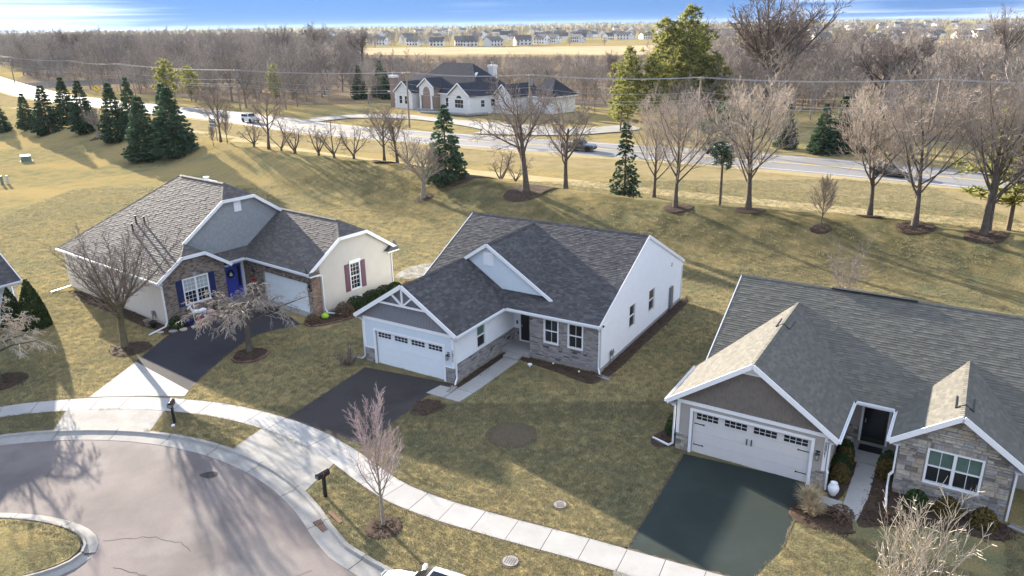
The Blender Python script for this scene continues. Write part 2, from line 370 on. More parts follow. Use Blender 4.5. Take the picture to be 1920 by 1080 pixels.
# outline of the back of the kerb (bulb of the cul-de-sac and the street leaving to the right)
BC = np.array((-21.5, 17.56)); BR = 16.35
_k = [BC + BR * np.array((math.cos(math.radians(a)), math.sin(math.radians(a)))) for a in range(200, 29, -5)]
_k += [np.array(p) for p in ((-6.5, 24.6), (-5.4, 23.7), (-4.2, 22.85), (-2.6, 21.95), (-0.5, 20.9), (4, 18.75), (12, 14.95), (30, 6.4), (60, -7.9))]
_k += [np.array(p) for p in ((56, -16.4), (26, -2.1), (2, 9.3), (-4, 11.5), (-6.2, 10.8), (-8.5, 7.6))]
_k += [BC + BR * np.array((math.cos(math.radians(a)), math.sin(math.radians(a)))) for a in range(-38, -160, -6)]
KERB = np.array(_k)
def terr(P):
    P = np.asarray(P, float)
    h = 2.9 * np.exp(-(seg_dist(P, CREST) / 6.0) ** 2)
    r = np.hypot(P[:, 0], P[:, 1] - 40)
    h = h + 0.12 * np.sin(P[:, 0] * .11 + 1) * np.sin(P[:, 1] * .09) * np.clip((r - 35) / 30, 0, 1) * np.clip((220 - r) / 60, 0, 1)
    # far ground: very gentle rise to wooded hills on the skyline
    h = h + np.clip((r - 1100) / 2500, 0, 1) ** 2 * (7 + 2.5 * np.sin(P[:, 0] * .0021 + .5) + 2 * np.sin(P[:, 0] * .0053))
    near = (np.abs(P[:, 0]) < 75) & (P[:, 1] < 60)
    if near.any():
        Q = P[near]; d = seg_dist(Q, KERB, True); ins = inside(Q, KERB)
        h[near] -= np.where(ins, np.clip(d / 0.5, 0, 1) * 0.2, 0)
    return h
def gz(x, y): return float(terr([(x, y)])[0])

def axis(lo, hi, nlo, nhi, fine, grow=1.13):
    a = list(np.arange(nlo, nhi + 1e-6, fine)); s = fine
    while a[-1] < hi: s *= grow; a.append(a[-1] + s)
    s = fine; pre = []
    c = nlo
    while c > lo: s *= grow; c -= s; pre.append(c)
    return np.array(pre[::-1] + a)
gx = axis(-5200, 5200, -32, 16, 0.45); gy = axis(-60, 6500, 16, 40, 0.45, 1.06)
XX, YY = np.meshgrid(gx, gy)
PP = np.stack([XX.ravel(), YY.ravel()], 1)
ZZ = terr(PP)
nx, ny = len(gx), len(gy)
ii = (np.arange(ny - 1)[:, None] * nx + np.arange(nx - 1)[None, :]).ravel()
gm = bpy.data.meshes.new("ground")
gm.from_pydata(np.column_stack([PP, ZZ]).tolist(), [], np.stack([ii, ii + 1, ii + nx + 1, ii + nx], 1).tolist())
gm.polygons.foreach_set("use_smooth", [True] * len(gm.polygons))
# shade on the berm's house side, painted into the grass colour by a weight
dcr = seg_dist(PP, CREST[5:13]); ta = gm.attributes.new("berm_shade", 'FLOAT', 'POINT')
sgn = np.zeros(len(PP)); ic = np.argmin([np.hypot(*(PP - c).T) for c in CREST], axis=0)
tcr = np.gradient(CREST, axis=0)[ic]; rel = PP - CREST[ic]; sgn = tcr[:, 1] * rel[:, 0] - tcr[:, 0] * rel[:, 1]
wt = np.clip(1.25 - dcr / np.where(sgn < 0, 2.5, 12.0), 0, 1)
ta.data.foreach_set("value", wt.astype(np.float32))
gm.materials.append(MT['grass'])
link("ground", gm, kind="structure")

def sheet(name, pts, m, dz=0.006, z=None, parent=None, step=None, **kw):
    """a flat or draped sheet from an outline; draped ones are filled on a grid so that they follow the terrain"""
    P = np.asarray(pts, float)
    mb = MB()
    if step is None:
        zz = (terr(P) + dz) if z is None else (np.zeros(len(P)) + z)
        mb.poly([(p[0], p[1], q) for p, q in zip(P, zz)])
    else:
        import bmesh
        bm = bmesh.new()
        f = bm.faces.new([bm.verts.new((p[0], p[1], 0)) for p in P])
        for ax in (0, 1):
            lo, hi = P[:, ax].min(), P[:, ax].max()
            n = Vector((1, 0, 0)) if ax == 0 else Vector((0, 1, 0))
            c = lo + step
            while c < hi:
                bmesh.ops.bisect_plane(bm, geom=bm.verts[:] + bm.edges[:] + bm.faces[:], plane_co=n * c, plane_no=n); c += step
        co = np.array([v.co[:2] for v in bm.verts]); zz = terr(co) + dz
        for v, q in zip(bm.verts, zz): v.co.z = q
        me = bpy.data.meshes.new(name); bm.to_mesh(me); bm.free(); me.materials.append(m)
        return link(name, me, parent, **kw)
    o = mb.build(name, m, parent, **kw)
    # make the normal point up
    if o.data.polygons[0].normal.z < 0: o.data.flip_normals()
    return o

def smooth_closed(pts, n=4):
    P = [Vector((*p, 0)) for p in pts]; out = []
    m = len(P)
    for i in range(m):
        p0, p1, p2, p3 = P[i - 1], P[i], P[(i + 1) % m], P[(i + 2) % m]
        for k in range(n):
            t = k / n
            q = 0.5 * ((2 * p1) + (p2 - p0) * t + (2 * p0 - 5 * p1 + 4 * p2 - p3) * t * t + (3 * p1 - p0 - 3 * p2 + p3) * t ** 3)
            out.append((q.x, q.y))
    return out
def smooth_open(pts, n=4):
    P = [Vector((*p, 0)) for p in pts]; P = [2 * P[0] - P[1]] + P + [2 * P[-1] - P[-2]]; out = []
    for i in range(1, len(P) - 2):
        p0, p1, p2, p3 = P[i - 1:i + 3]
        for k in range(n):
            t = k / n
            q = 0.5 * ((2 * p1) + (p2 - p0) * t + (2 * p0 - 5 * p1 + 4 * p2 - p3) * t * t + (3 * p1 - p0 - 3 * p2 + p3) * t ** 3)
            out.append((q.x, q.y))
    out.append((P[-2].x, P[-2].y)); return out
def offset(path, d, closed=False):
    P = np.asarray(path, float); n = len(P); out = []
    for i in range(n):
        a = P[i - 1] if (i > 0 or closed) else P[i]; b = P[(i + 1) % n] if (i < n - 1 or closed) else P[i]
        t = (b - a) / np.hypot(*(b - a)); out.append(P[i] + d * np.array((t[1], -t[0])))
    return np.array(out)
def resample(path, step):
    P = np.asarray(path, float); s = np.r_[0, np.cumsum(np.hypot(*np.diff(P, axis=0).T))]
    n = max(2, int(round(s[-1] / step)) + 1); t = np.linspace(0, s[-1], n)
    return np.stack([np.interp(t, s, P[:, 0]), np.interp(t, s, P[:, 1])], 1)

# street surface inside the kerb (path runs so that its right side is the street)
st_in = offset(KERB, 0.86, True)
street = sheet("street", st_in, MT['street'], z=-0.118, kind="structure")
rnd = random.Random(7)
def crack(pts, w=0.03):
    mb = MB(); P = resample(pts, 0.25); P = P + np.array([(rnd.uniform(-.08, .08), rnd.uniform(-.08, .08)) for _ in P])
    Lh, Rh = offset(P, w / 2), offset(P, -w / 2)
    for i in range(len(P) - 1):
        mb.poly([(*Lh[i], -.113), (*Lh[i + 1], -.113), (*Rh[i + 1], -.113), (*Rh[i], -.113)])
    mb.build("crack", MT['drive_dark'], street)
crack([(-16.3, 25.2), (-14.6, 25.35), (-13.2, 25.0), (-12.6, 24.5)], .022)
crack([(-15.1, 23.6), (-13.4, 22.9), (-11.6, 22.8), (-9.8, 22.3), (-8.6, 22.5)], .024)
crack([(-7.6, 23.2), (-8.2, 22.9), (-8.5, 22.3), (-9.0, 22.0)], .018)
crack([(-21.8, 31.7), (-21.1, 29.7), (-20.3, 28.6)], .015)
sheet("oil_stain", smooth_closed([(-14.3, 29.75), (-13.9, 30.0), (-13.55, 29.95), (-13.45, 29.65), (-13.8, 29.45)]), MT['drive_dark'], z=-.112, parent=street)
sheet("patch", smooth_closed([(-15.8, 31.0), (-15.5, 31.25), (-15.2, 31.15), (-15.4, 30.9)]), MT['street'], z=-.112, parent=street)

# kerb: gutter pan, step and flat top, cut into pieces about 3 m long; lowered at the drive aprons
APRON = [np.array((-20.7, 33.95)), np.array((-11.2, 30.2)), np.array((6.5, 17.6))]
AP_R = [2.9, 2.35, 3.0]
def kerb_loop(name, outline, out_sign, aprons=True, step=3.0):
    root = empty(name, (0, 0, 0), kind="structure")
    P = resample(np.vstack([outline, outline[:1]]), 0.5)
    n = len(P) - 1
    prof = [(0.0, -.06), (0.0, .024), (0.17, .024), (0.235, -.075), (0.9, -.108), (0.9, -.2)]
    lines = []
    low = np.zeros(len(P))
    if aprons:
        for a, r in zip(APRON, AP_R): low = np.maximum(low, np.clip((r + .5 - np.hypot(*(P - a).T)) / .8, 0, 1))
    for d, z in prof:
        q = offset(P, d * out_sign, False)
        zz = np.where(z > 0, z - low * .012, z)
        lines.append(np.column_stack([q, zz]))
    per = int(step / .5); k = 0
    for i in range(0, n, per):
        j = min(i + per, n); mb = MB(); g = 0.012
        for a in range(i, j):
            for c in range(len(prof) - 1):
                A, B = lines[c], lines[c + 1]
                q = [A[a], A[a + 1], B[a + 1], B[a]]
                mb.poly(q)
        o = mb.build("kerb_stone", MT['concrete_old'], root)
        o.scale = (1, 1, 1)
        jt = MB()      # recessed joint between two pieces
        for c in range(1, len(prof) - 2):
            A, B = lines[c][i], lines[c + 1][i]
            t = lines[c][min(i + 1, n)] - lines[c][i]; t = t / np.linalg.norm(t) * .012
            up = np.array((0, 0, .004))
            jt.poly([A - t + up, A + t + up, B + t + up, B - t + up])
        jt.build("joint", MT['mulch'], root)
    return root
kerb_loop("kerb", KERB, 1.0)
ISL = np.array([(-21.6 + 4.85 * math.cos(a) * math.cos(-.06) - 2.0 * math.sin(a) * math.sin(-.06), 24.6 + 4.85 * math.cos(a) * math.sin(-.06) + 2.0 * math.sin(a) * math.cos(-.06))
                for a in np.linspace(0, 2 * math.pi, 40, endpoint=False)])
kerb_loop("island_kerb", ISL, 0.55, False, 2.5)
isl_in = offset(ISL, -0.02, True)
im = MB()
c0 = ISL.mean(0)
for rr0, rr1, za, zb in ((0, .5, .12, .09), (.5, .97, .09, .0)):
    for i in range(40):
        j = (i + 1) % 40
        q = lambda k, r, z: (*(c0 + (ISL[k] - c0) * r), z)
        im.poly([q(i, rr0 + 1e-3, za), q(i, rr1, zb), q(j, rr1, zb), q(j, rr0 + 1e-3, za)])
im.build("island_lawn", MT['grass'], smooth=True, kind="structure")

# public sidewalk: slabs with open joints on a dark bed
sw_s = [(-36, 30.0), (-33.2, 32.0), (-30.0, 33.8), (-26.73, 35.16), (-25.54, 35.52), (-23.81, 35.8), (-22.38, 35.93), (-20.85, 35.95), (-19.24, 35.80), (-17.59, 35.5), (-16.03, 35.12), (-14.6, 34.59),
        (-13.11, 33.9), (-11.74, 33.13), (-10.44, 32.25), (-9.2, 31.2), (-8.15, 30.15), (-6.94, 28.82), (-5.75, 27.65), (-4.64, 26.84), (-3.2, 26.0), (-1.9, 25.37), (-0.69, 24.8), (0.48, 24.27), (1.89, 23.65),
        (3.33, 22.97), (4.04, 22.62), (8, 20.75), (14, 17.9), (24, 13.15)]
SWP = resample(smooth_open(sw_s, 3), 0.1)
sw_root = empty("sidewalk", (0, 0, 0), kind="structure")
SWo = offset(SWP, -1.36)
per = 15
bed = MB()
for i in range(0, len(SWP) - 1, per):
    j = min(i + per, len(SWP) - 1)
    e = 0.012
    mb = MB(); dz = rnd.uniform(-.004, .004)
    ks = [i + e / .1] + list(range(i + 3, j - 1, 3)) + [j - e / .1]
    at = lambda A, t: A[int(t)] + (A[min(int(t) + 1, len(A) - 1)] - A[int(t)]) * (t - int(t))
    Ls = [at(SWP, t) for t in ks]; Rs = [at(SWo, t) for t in ks]
    zt = .026 + dz
    for a in range(len(ks) - 1):
        mb.poly([(*Ls[a + 1], zt), (*Ls[a], zt), (*Rs[a], zt), (*Rs[a + 1], zt)])
        mb.poly([(*Ls[a], zt), (*Ls[a + 1], zt), (*Ls[a + 1], -.05), (*Ls[a], -.05)])
        mb.poly([(*Rs[a + 1], zt), (*Rs[a], zt), (*Rs[a], -.05), (*Rs[a + 1], -.05)])
    mb.poly([(*Ls[0], zt), (*Rs[0], zt), (*Rs[0], -.05), (*Ls[0], -.05)][::-1]); mb.poly([(*Ls[-1], zt), (*Rs[-1], zt), (*Rs[-1], -.05), (*Ls[-1], -.05)])
    mb.build("slab", MT['concrete'], sw_root)
    for a in range(i, j, 5):
        b2 = min(a + 5, j); bed.poly([(*SWP[b2], .008), (*SWP[a], .008), (*SWo[a], .008), (*SWo[b2], .008)])
bed.build("bed", MT['mulch'], sw_root)

def slab_path(name, rects, m, z=.03, parent=None, th=.1):
    root = parent or empty(name, (0, 0, 0), kind="structure")
    for r in rects:
        c = np.mean(np.array(r), 0); q = [tuple(c + (np.array(p) - c) * .992) for p in r]
        a = sum(q[i][0] * q[(i + 1) % len(q)][1] - q[(i + 1) % len(q)][0] * q[i][1] for i in range(len(q)))
        if a < 0: q = q[::-1]
        MB().prism(q, z - th, z).build("slab", m, root)
    return root

# driveways
dA = smooth_open([(-22.82, 42.0), (-22.6, 46.2), (-22.1, 47.0)], 3) + [(-20.2, 49.6), (-18.2, 52.6), (-14.3, 47.75)] + smooth_open([(-14.66, 47.3), (-16.0, 46.5), (-17.0, 45.1), (-17.7, 41.5), (-18.02, 37.95)], 4)
sheet("driveway", dA, MT['drive_blue'], dz=.012, kind="structure")
slab_path("driveway_threshold", [[(-22.8, 41.95), (-18.0, 37.95), (-17.95, 37.28), (-20.4, 37.40), (-23.25, 37.33)]], MT['concrete'], z=.028)
sheet("driveway", [(-8.75, 40.75), (-9.15, 39.8), (-11.72, 34.56), (-9.9, 33.45), (-7.2, 31.82), (-5.6, 34.98), (-4.7, 36.95), (-3.95, 37.6), (-3.3, 38.35)], MT['drive_dark'], dz=.012, kind="structure")
sheet("driveway", [(7.9, 30.75), (4.22, 24.0), (6.0, 23.05), (8.2, 22.0), (10.2, 24.0), (12.72, 28.05), (12.95, 28.3)], MT['drive_green'], dz=.012, kind="structure")
def apron(name, q):   # q: two points by the walk, two by the kerb
    P = np.array(q, float); mb = MB(); n = 8
    g = [[P[0] + (P[1] - P[0]) * t for t in np.linspace(0, 1, n)], [P[3] + (P[2] - P[3]) * t for t in np.linspace(0, 1, n)]]
    out = [[], []]
    for k in range(n):      # follow the curve of the walk and of the kerb
        p = g[0][k]; i = np.argmin(np.hypot(*(SWP - p).T)); out[0].append((*(SWP[i]), .020))
        p = g[1][k]; i = np.argmin(np.hypot(*(KB5 - p).T)); out[1].append((*KB5[i], .010))
    for k in range(n - 1):
        mb.poly([out[0][k], out[1][k], out[1][k + 1], out[0][k + 1]])
        mb.poly([out[0][k][:2] + (-.2,), out[0][k + 1][:2] + (-.2,), out[1][k + 1][:2] + (-.2,), out[1][k][:2] + (-.2,)])
    o = mb.build(name, MT['concrete_old'], kind="structure")
    if o.data.polygons[0].normal.z < 0: o.data.flip_normals()
KB5 = resample(np.vstack([KERB, KERB[:1]]), .1)
apron("apron", [(-23.67, 35.5), (-18.36, 35.5), (-18.15, 33.8), (-23.24, 34.0)])
apron("apron", [(-12.72, 33.5), (-8.3, 30.3), (-9.0, 28.2), (-13.3, 32.0)])
apron("apron", [(3.5, 22.8), (8.5, 20.5), (8.9, 16.6), (3.0, 19.4)])

# arterial road behind the berm with painted edge and centre lines
def band(name, A, B, m, dz, parent=None, **kw):
    mb = MB(); zA, zB = terr(A) * 0 + dz, terr(B) * 0 + dz
    for i in range(len(A) - 1): mb.poly([(*A[i], zA[i]), (*A[i + 1], zA[i + 1]), (*B[i + 1], zB[i + 1]), (*B[i], zB[i])])
    o = mb.build(name, m, parent, **kw)
    if o.data.polygons[0].normal.z < 0: o.data.flip_normals()
    return o
rd_n = resample(smooth_open([(140, 25), (95, 57), (53.4, 87.4), (37, 99.5), (16, 112.5), (-7, 125), (-28.4, 137.5), (-41, 146), (-71, 173), (-133, 222), (-180, 273), (-260, 372), (-330, 470)], 5), 4)
rd_f = offset(rd_n, 12.6)
road = band("road", rd_n, rd_f, MT['road'], 0.14, kind="structure")
MT['paint'] = mat('road_paint', (0.70, 0.70, 0.68), rough=.7, var=.1)
MT['paint_y'] = mat('road_paint_yellow', (0.62, 0.44, 0.05), rough=.7, var=.1)
for d0, m in ((0.9, 'paint'), (11.6, 'paint'), (6.15, 'paint_y'), (6.45, 'paint_y')):
    band("lane_line", offset(rd_n, d0 - .07), offset(rd_n, d0 + .07), MT[m], 0.145, road)
for s in (-1, 1):   # gravel shoulders falling to the grass
    a = rd_n if s < 0 else rd_f
    b = offset(a, 2.2 * s)
    mb = MB()
    for i in range(len(a) - 1): mb.poly([(*a[i], .138), (*a[i + 1], .138), (*b[i + 1], -.2), (*b[i], -.2)])
    o = mb.build("shoulder", MT['pale_grass'], kind="structure")
    if o.data.polygons[0].normal.z < 0: o.data.flip_normals()
pth = resample(smooth_open([(90, 44), (66, 60), (48.9, 70.2), (31.6, 80.5), (20.1, 87), (12.7, 91.5), (-6.1, 103.3), (-24.2, 115), (-35.8, 125), (-58.2, 146.4), (-90, 172), (-130, 205)], 5), 3)
mb = MB()
pa, pb = offset(pth, 1.5), offset(pth, -2.0)
za, zb = terr(pa) + .02, terr(pb) + .02
for i in range(len(pth) - 1): mb.poly([(*pa[i], za[i]), (*pb[i], zb[i]), (*pb[i + 1], zb[i + 1]), (*pa[i + 1], za[i + 1])][::-1])
mb.build("path", MT['pale_grass'], kind="structure")

MT['verge'] = mat('dry_verge_grass', (0.285, 0.228, 0.122), rough=.95, spec=0.0, col2=(0.22, 0.178, 0.092), scale=.4, detail=8, var=.3, vscale=9, bump=.8, bscale=8, bdist=.08)
# field, woodland floor and ponds beyond the road
def far_sheet(name, pts, m, dz, n=3, **kw): return sheet(name, smooth_closed(pts, n), m, dz=dz, step=60, **kw)
far_sheet("woodland_floor", [(-700, 330), (-350, 520), (-190, 300), (-120, 248), (-70, 206), (-40, 202), (0, 205), (30, 175), (70, 125), (110, 95), (190, 140), (330, 330), (260, 470), (60, 480), (-60, 520), (-200, 700), (-500, 900)], MT['litter'], .05, kind="structure")
far_sheet("field", [(-200, 640), (-115, 560), (0, 520), (120, 470), (260, 430), (420, 440), (640, 560), (560, 690), (300, 700), (110, 680), (0, 690), (-110, 720)], MT['field'], .12, kind="structure")
far_sheet("pond", [(-48, 262), (-38, 280), (-22, 300), (-2, 305), (-10, 285), (-22, 268), (-36, 256)], MT['water'], .1, kind="structure")
far_sheet("pond", [(-170, 268), (-150, 285), (-128, 300), (-128, 322), (-160, 318), (-185, 300)], MT['water'], .1, kind="structure")
far_sheet("driveway", [(-43, 168), (-36, 174.5), (-24, 174), (-14, 165), (2, 152), (14, 146), (22, 150), (24, 143), (10, 137), (-6, 140.5), (-5, 145), (-12, 156), (-22, 166), (-34, 168.5), (-41, 162)], MT['concrete_old'], .16, kind="structure")
# patio arc behind the grey house, mown edge
sheet("patio", smooth_closed([(-9.2, 57.2), (-8.9, 59.5), (-7.4, 61.0), (-5.6, 61.0), (-4.6, 59.5), (-6.5, 57.5)]), MT['concrete_old'], dz=.03, kind="structure")

# mulch beds: shallow uneven mounds
BEDS = []
def mulch(pts, h=.07, m='mulch', name="mulch_bed", rim=None):
    P = np.array(smooth_closed(pts, 4)); c = P.mean(0); mb = MB(); n = len(P)
    if m == 'mulch': BEDS.append((P, h))
    rr = [1.0, .93, .8, .55, .25]; hs = [-.03, .6, 1, 1.05, 1]
    rings = []
    for r, k in zip(rr, hs):
        Q = c + (P - c) * r
        zz = terr(Q) + np.array([(h * k + (rnd.uniform(-.2, .2) * h if k > .5 else 0)) for _ in Q])
        rings.append(np.column_stack([Q, zz]))
    for a in range(len(rings) - 1):
        for i in range(n):
            j = (i + 1) % n; mb.poly([rings[a][i], rings[a][j], rings[a + 1][j], rings[a + 1][i]])
    mb.poly(rings[-1])
    o = mb.build(name, MT[m], smooth=True, kind="structure")
    if sum(p.normal.z for p in o.data.polygons) < 0: o.data.flip_normals()
    return o
def disc(x, y, r, n=9, sx=1.0): return [(x + r * sx * rnd.uniform(.88, 1.1) * math.cos(2 * math.pi * k / n), y + r * rnd.uniform(.88, 1.1) * math.sin(2 * math.pi * k / n)) for k in range(n)]

# worn soil edges along the walk and the drives
def worn(path, w=.10, z=.017):
    P = resample(path, .18); mb = MB(); a = offset(P, 0); rr = [w * rnd.uniform(.25, 1.6) for _ in P]
    t = [(P[min(i + 1, len(P) - 1)] - P[max(i - 1, 0)]) for i in range(len(P))]
    q = [P[i] + np.array((t[i][1], -t[i][0])) / np.hypot(*t[i]) * rr[i] for i in range(len(P))]
    for i in range(len(P) - 1): mb.poly([(*P[i], z), (*q[i], z), (*q[i + 1], z), (*P[i + 1], z)])
    o = mb.build("worn_edge", MT['soil'], kind="structure")
    if o.data.polygons[0].normal.z < 0: o.data.flip_normals()
worn(SWP, .10); worn(SWo[::-1], .10)
worn([(-11.72, 34.56), (-9.15, 39.8)][::-1], .09); worn([(-7.2, 31.82), (-5.6, 34.98)][::-1], .09); worn([(4.22, 24.0), (7.9, 30.75)][::-1], .09); worn([(10.2, 24.0), (12.72, 28.05)][::-1], .09)
worn([tuple(p) for p in dA[-22:]], .09)
# pale rough grass along the road verges
va, vb = offset(rd_n, -2.2), offset(rd_n, -11.5)
sel = [i for i in range(len(rd_n)) if -175 < rd_n[i][0] < 80]
vz = [terr(np.array([va[i] + (vb[i] - va[i]) * k for i in sel])) + .015 for k in (0, .33, .66, 1)]
mb = MB()
for j in range(3):
    for n_ in range(len(sel) - 1):
        f = lambda m, k: (*(va[sel[m]] + (vb[sel[m]] - va[sel[m]]) * k), vz[{0: 0, .33: 1, .66: 2, 1: 3}[k]][m])
        k0, k1 = (0, .33, .66, 1)[j], (0, .33, .66, 1)[j + 1]
        mb.poly([f(n_, k0), f(n_ + 1, k0), f(n_ + 1, k1), f(n_, k1)])
o = mb.build("road_verge", MT['verge'], smooth=True, kind="structure")
if sum(p.normal.z for p in o.data.polygons) < 0: o.data.flip_normals()

# ------------------------------------------------------------------ house building kit
class Plane:
    def __init__(s, o, d, n): s.o, s.d, s.n = Vector(o), Vector(d).normalized(), Vector(n).normalized()
    def P(s, a, z, d=0.0): return s.o + s.d * a + s.n * d + Z3 * z
def pbox(mb, pl, s0, s1, z0, z1, d0, d1):
    return mb.hexa([pl.P(s0, z0, d0), pl.P(s1, z0, d0), pl.P(s1, z0, d1), pl.P(s0, z0, d1), pl.P(s0, z1, d0), pl.P(s1, z1, d0), pl.P(s1, z1, d1), pl.P(s0, z1, d1)])
def scan(poly, z):
    xs = []; n = len(poly)
    for i in range(n):
        (a, za), (b, zb) = poly[i], poly[(i + 1) % n]
        if (za <= z) != (zb <= z): xs.append(a + (b - a) * (z - za) / (zb - za))
    xs.sort(); return [(xs[i], xs[i + 1]) for i in range(0, len(xs) - 1, 2)]
def strips(poly, holes, z0, z1):
    """trapezoids (a0,b0,a1,b1) of the polygon between two levels with the holes taken out"""
    e = (z1 - z0) * .002
    lo, hi = scan(poly, z0 + e), scan(poly, z1 - e)
    if len(lo) != len(hi):
        m = scan(poly, (z0 + z1) / 2); lo = hi = m
    out = [(a[0], a[1], b[0], b[1]) for a, b in zip(lo, hi)]
    zm = (z0 + z1) / 2
    for (h0, y0, h1, y1) in holes:
        if not (y0 <= zm <= y1): continue
        new = []
        for a0, b0, a1, b1 in out:
            if h1 <= max(a0, a1) or h0 >= min(b0, b1): new.append((a0, b0, a1, b1)); continue
            if h0 > min(a0, a1) + .005: new.append((min(a0, h0), h0, min(a1, h0), h0))
            if h1 < max(b0, b1) - .005: new.append((h1, max(b0, h1), h1, max(b1, h1)))
        out = new
    return out
def zlevels(poly, holes, e=None, z0=None):
    zs = [p[1] for p in poly]; lo, hi = min(zs), max(zs)
    L = set(round(z, 4) for z in zs)
    for h in holes:
        for z in (h[1], h[3]):
            if lo < z < hi: L.add(round(z, 4))
    if e:
        z = lo
        while z < hi: L.add(round(z, 4)); z += e
    L = sorted(L); out = [L[0]]
    for z in L[1:]:
        if z - out[-1] > .004: out.append(z)
    return out
def flat_wall(parent, name, pl, poly, holes, m, th=.12):
    mb = MB(); L = zlevels(poly, holes)
    for a, b in zip(L[:-1], L[1:]):
        for a0, b0, a1, b1 in strips(poly, holes, a, b):
            mb.poly([pl.P(a0, a, 0), pl.P(b0, a, 0), pl.P(b1, b, 0), pl.P(a1, b, 0)])
    for (h0, z0, h1, z1) in holes:         # reveals of the openings and a dark back
        c = [(h0, z0), (h1, z0), (h1, z1), (h0, z1)]
        for i in range(4):
            p, q = c[i], c[(i + 1) % 4]
            mb.poly([pl.P(*p, 0), pl.P(*q, 0), pl.P(*q, -th), pl.P(*p, -th)])
        mb.poly([pl.P(*p, -th) for p in c])
    return mb.build(name, m, parent)
def lap(wall, pl, poly, holes, m, e=.11, d=.024, name="siding"):
    mb = MB(); lo = min(p[1] for p in poly); L = zlevels(poly, holes, e)
    for a, b in zip(L[:-1], L[1:]):
        k = math.floor((a - lo) / e + 1e-3); zc = lo + k * e
        da = .004 + d * (1 - (a - zc) / e); db = .004 + d * max(0, 1 - (b - zc) / e)
        for a0, b0, a1, b1 in strips(poly, holes, a, b):
            mb.poly([pl.P(a0, a, da), pl.P(b0, a, da), pl.P(b1, b, db), pl.P(a1, b, db)])
            mb.poly([pl.P(a0, a, 0), pl.P(b0, a, 0), pl.P(b0, a, da), pl.P(a0, a, da)])
    return mb.build(name, m, wall, kind="stuff")
def bricks(wall, pl, poly, holes, m, bl=.215, bh=.075, joint=.011, d=.014, seed=1, name="brickwork", jitter=0):
    r = random.Random(seed); mb = MB(); lo = min(p[1] for p in poly); hi = max(p[1] for p in poly); z = lo; row = 0
    while z < hi - .02:
        h = bh * (r.choice((.7, 1, 1.3)) if jitter else 1)
        z1 = min(z + h, hi)
        for a0, b0, a1, b1 in strips(poly, holes, z, z1):
            a, b = max(a0, a1), min(b0, b1); s = a - (row % 2) * bl * .5 - (r.uniform(0, bl * .5) if jitter else 0)
            while s < b:
                w = bl * (r.uniform(.6, 1.7) if jitter else 1)
                s0, s1 = max(s, a) + joint / 2, min(s + w, b) - joint / 2
                if s1 - s0 > .02:
                    dd = d * r.uniform(.7, 1.25); t0, t1 = z + joint / 2, z1 - joint / 2
                    q = [pl.P(s0, t0, dd), pl.P(s1, t0, dd), pl.P(s1, t1, dd), pl.P(s0, t1, dd)]
                    k = [pl.P(s0, t0, 0), pl.P(s1, t0, 0), pl.P(s1, t1, 0), pl.P(s0, t1, 0)]
                    mb.add(q + k, [(0, 1, 2, 3), (3, 2, 6, 7), (4, 5, 1, 0), (4, 0, 3, 7), (1, 5, 6, 2)])
                s += w
        z = z1; row += 1
    return mb.build(name, m, wall, kind="stuff")
def shakes(wall, pl, poly, holes, m, e=.16, seed=3):
    r = random.Random(seed); mb = MB(); lo = min(p[1] for p in poly); hi = max(p[1] for p in poly); z = lo
    while z < hi - .02:
        z1 = min(z + e, hi)
        for a0, b0, a1, b1 in strips(poly, holes, z, z1):
            s = min(a0, a1)
            while s < max(b0, b1):
                w = r.uniform(.12, .24)
                cl = lambda x, lo_, hi_: min(max(x, lo_), hi_)
                p0, p1 = cl(s + .004, a0, b0), cl(s + w - .004, a0, b0); q0, q1 = cl(s + .004, a1, b1), cl(s + w - .004, a1, b1)
                if max(p1 - p0, q1 - q0) > .01:
                    d = r.uniform(.018, .028)
                    mb.add([pl.P(p0, z, d), pl.P(p1, z, d), pl.P(q1, z1, .004), pl.P(q0, z1, .004), pl.P(p0, z, 0), pl.P(p1, z, 0)], [(0, 1, 2, 3), (4, 5, 1, 0)])
                s += w
        z = z1
    return mb.build("shakes", m, wall, kind="stuff")
def stones(wall, pl, poly, holes, m, seed=5, wmin=.2, wmax=.52, skip=()):
    """every veneer stone its own piece: uneven outline, face proud of the joint"""
    r = random.Random(seed); lo = min(p[1] for p in poly); hi = max(p[1] for p in poly); z = lo
    while z < hi - .03:
        h = r.choice((.12, .16, .2, .24)); z1 = min(z + h, hi)
        for a0, b0, a1, b1 in strips(poly, holes, z, z1):
            s = min(a0, a1) - r.uniform(0, .1)
            while s < max(b0, b1) - .03:
                w = r.uniform(wmin, wmax); e = min(s + w, max(b0, b1))
                cl = lambda x, lo_, hi_: min(max(x, lo_), hi_)
                rows = [(z, z1)]
                if h > .19 and r.random() < .35: zm = z + h * r.uniform(.4, .6); rows = [(z, zm), (zm, z1)]
                for (ya, yb) in rows:
                    f = lambda y: ((a0 + (a1 - a0) * (y - z) / (z1 - z)), (b0 + (b1 - b0) * (y - z) / (z1 - z)))
                    g = .009; la, lb = f(ya), f(yb)
                    c = [(cl(s + g, *la), ya + g), (cl(e - g, *la), ya + g), (cl(e - g, *lb), yb - g), (cl(s + g, *lb), yb - g)]
                    if max(c[1][0] - c[0][0], c[2][0] - c[3][0]) < .035: continue
                    c = [(x + r.uniform(-.007, .007), y + r.uniform(-.006, .006)) for x, y in c]
                    dd = r.uniform(.022, .05); cx = sum(x for x, _ in c) / 4; cy = sum(y for _, y in c) / 4
                    q = [pl.P(cx + (x - cx) * .93, cy + (y - cy) * .86, dd * r.uniform(.85, 1.1)) for x, y in c]; k = [pl.P(x, y, 0) for x, y in c]
                    MB().add(q + k, [(0, 1, 2, 3), (3, 2, 6, 7), (4, 5, 1, 0), (4, 0, 3, 7), (1, 5, 6, 2)]).build("stone", m, wall)
                s = e
        z = z1
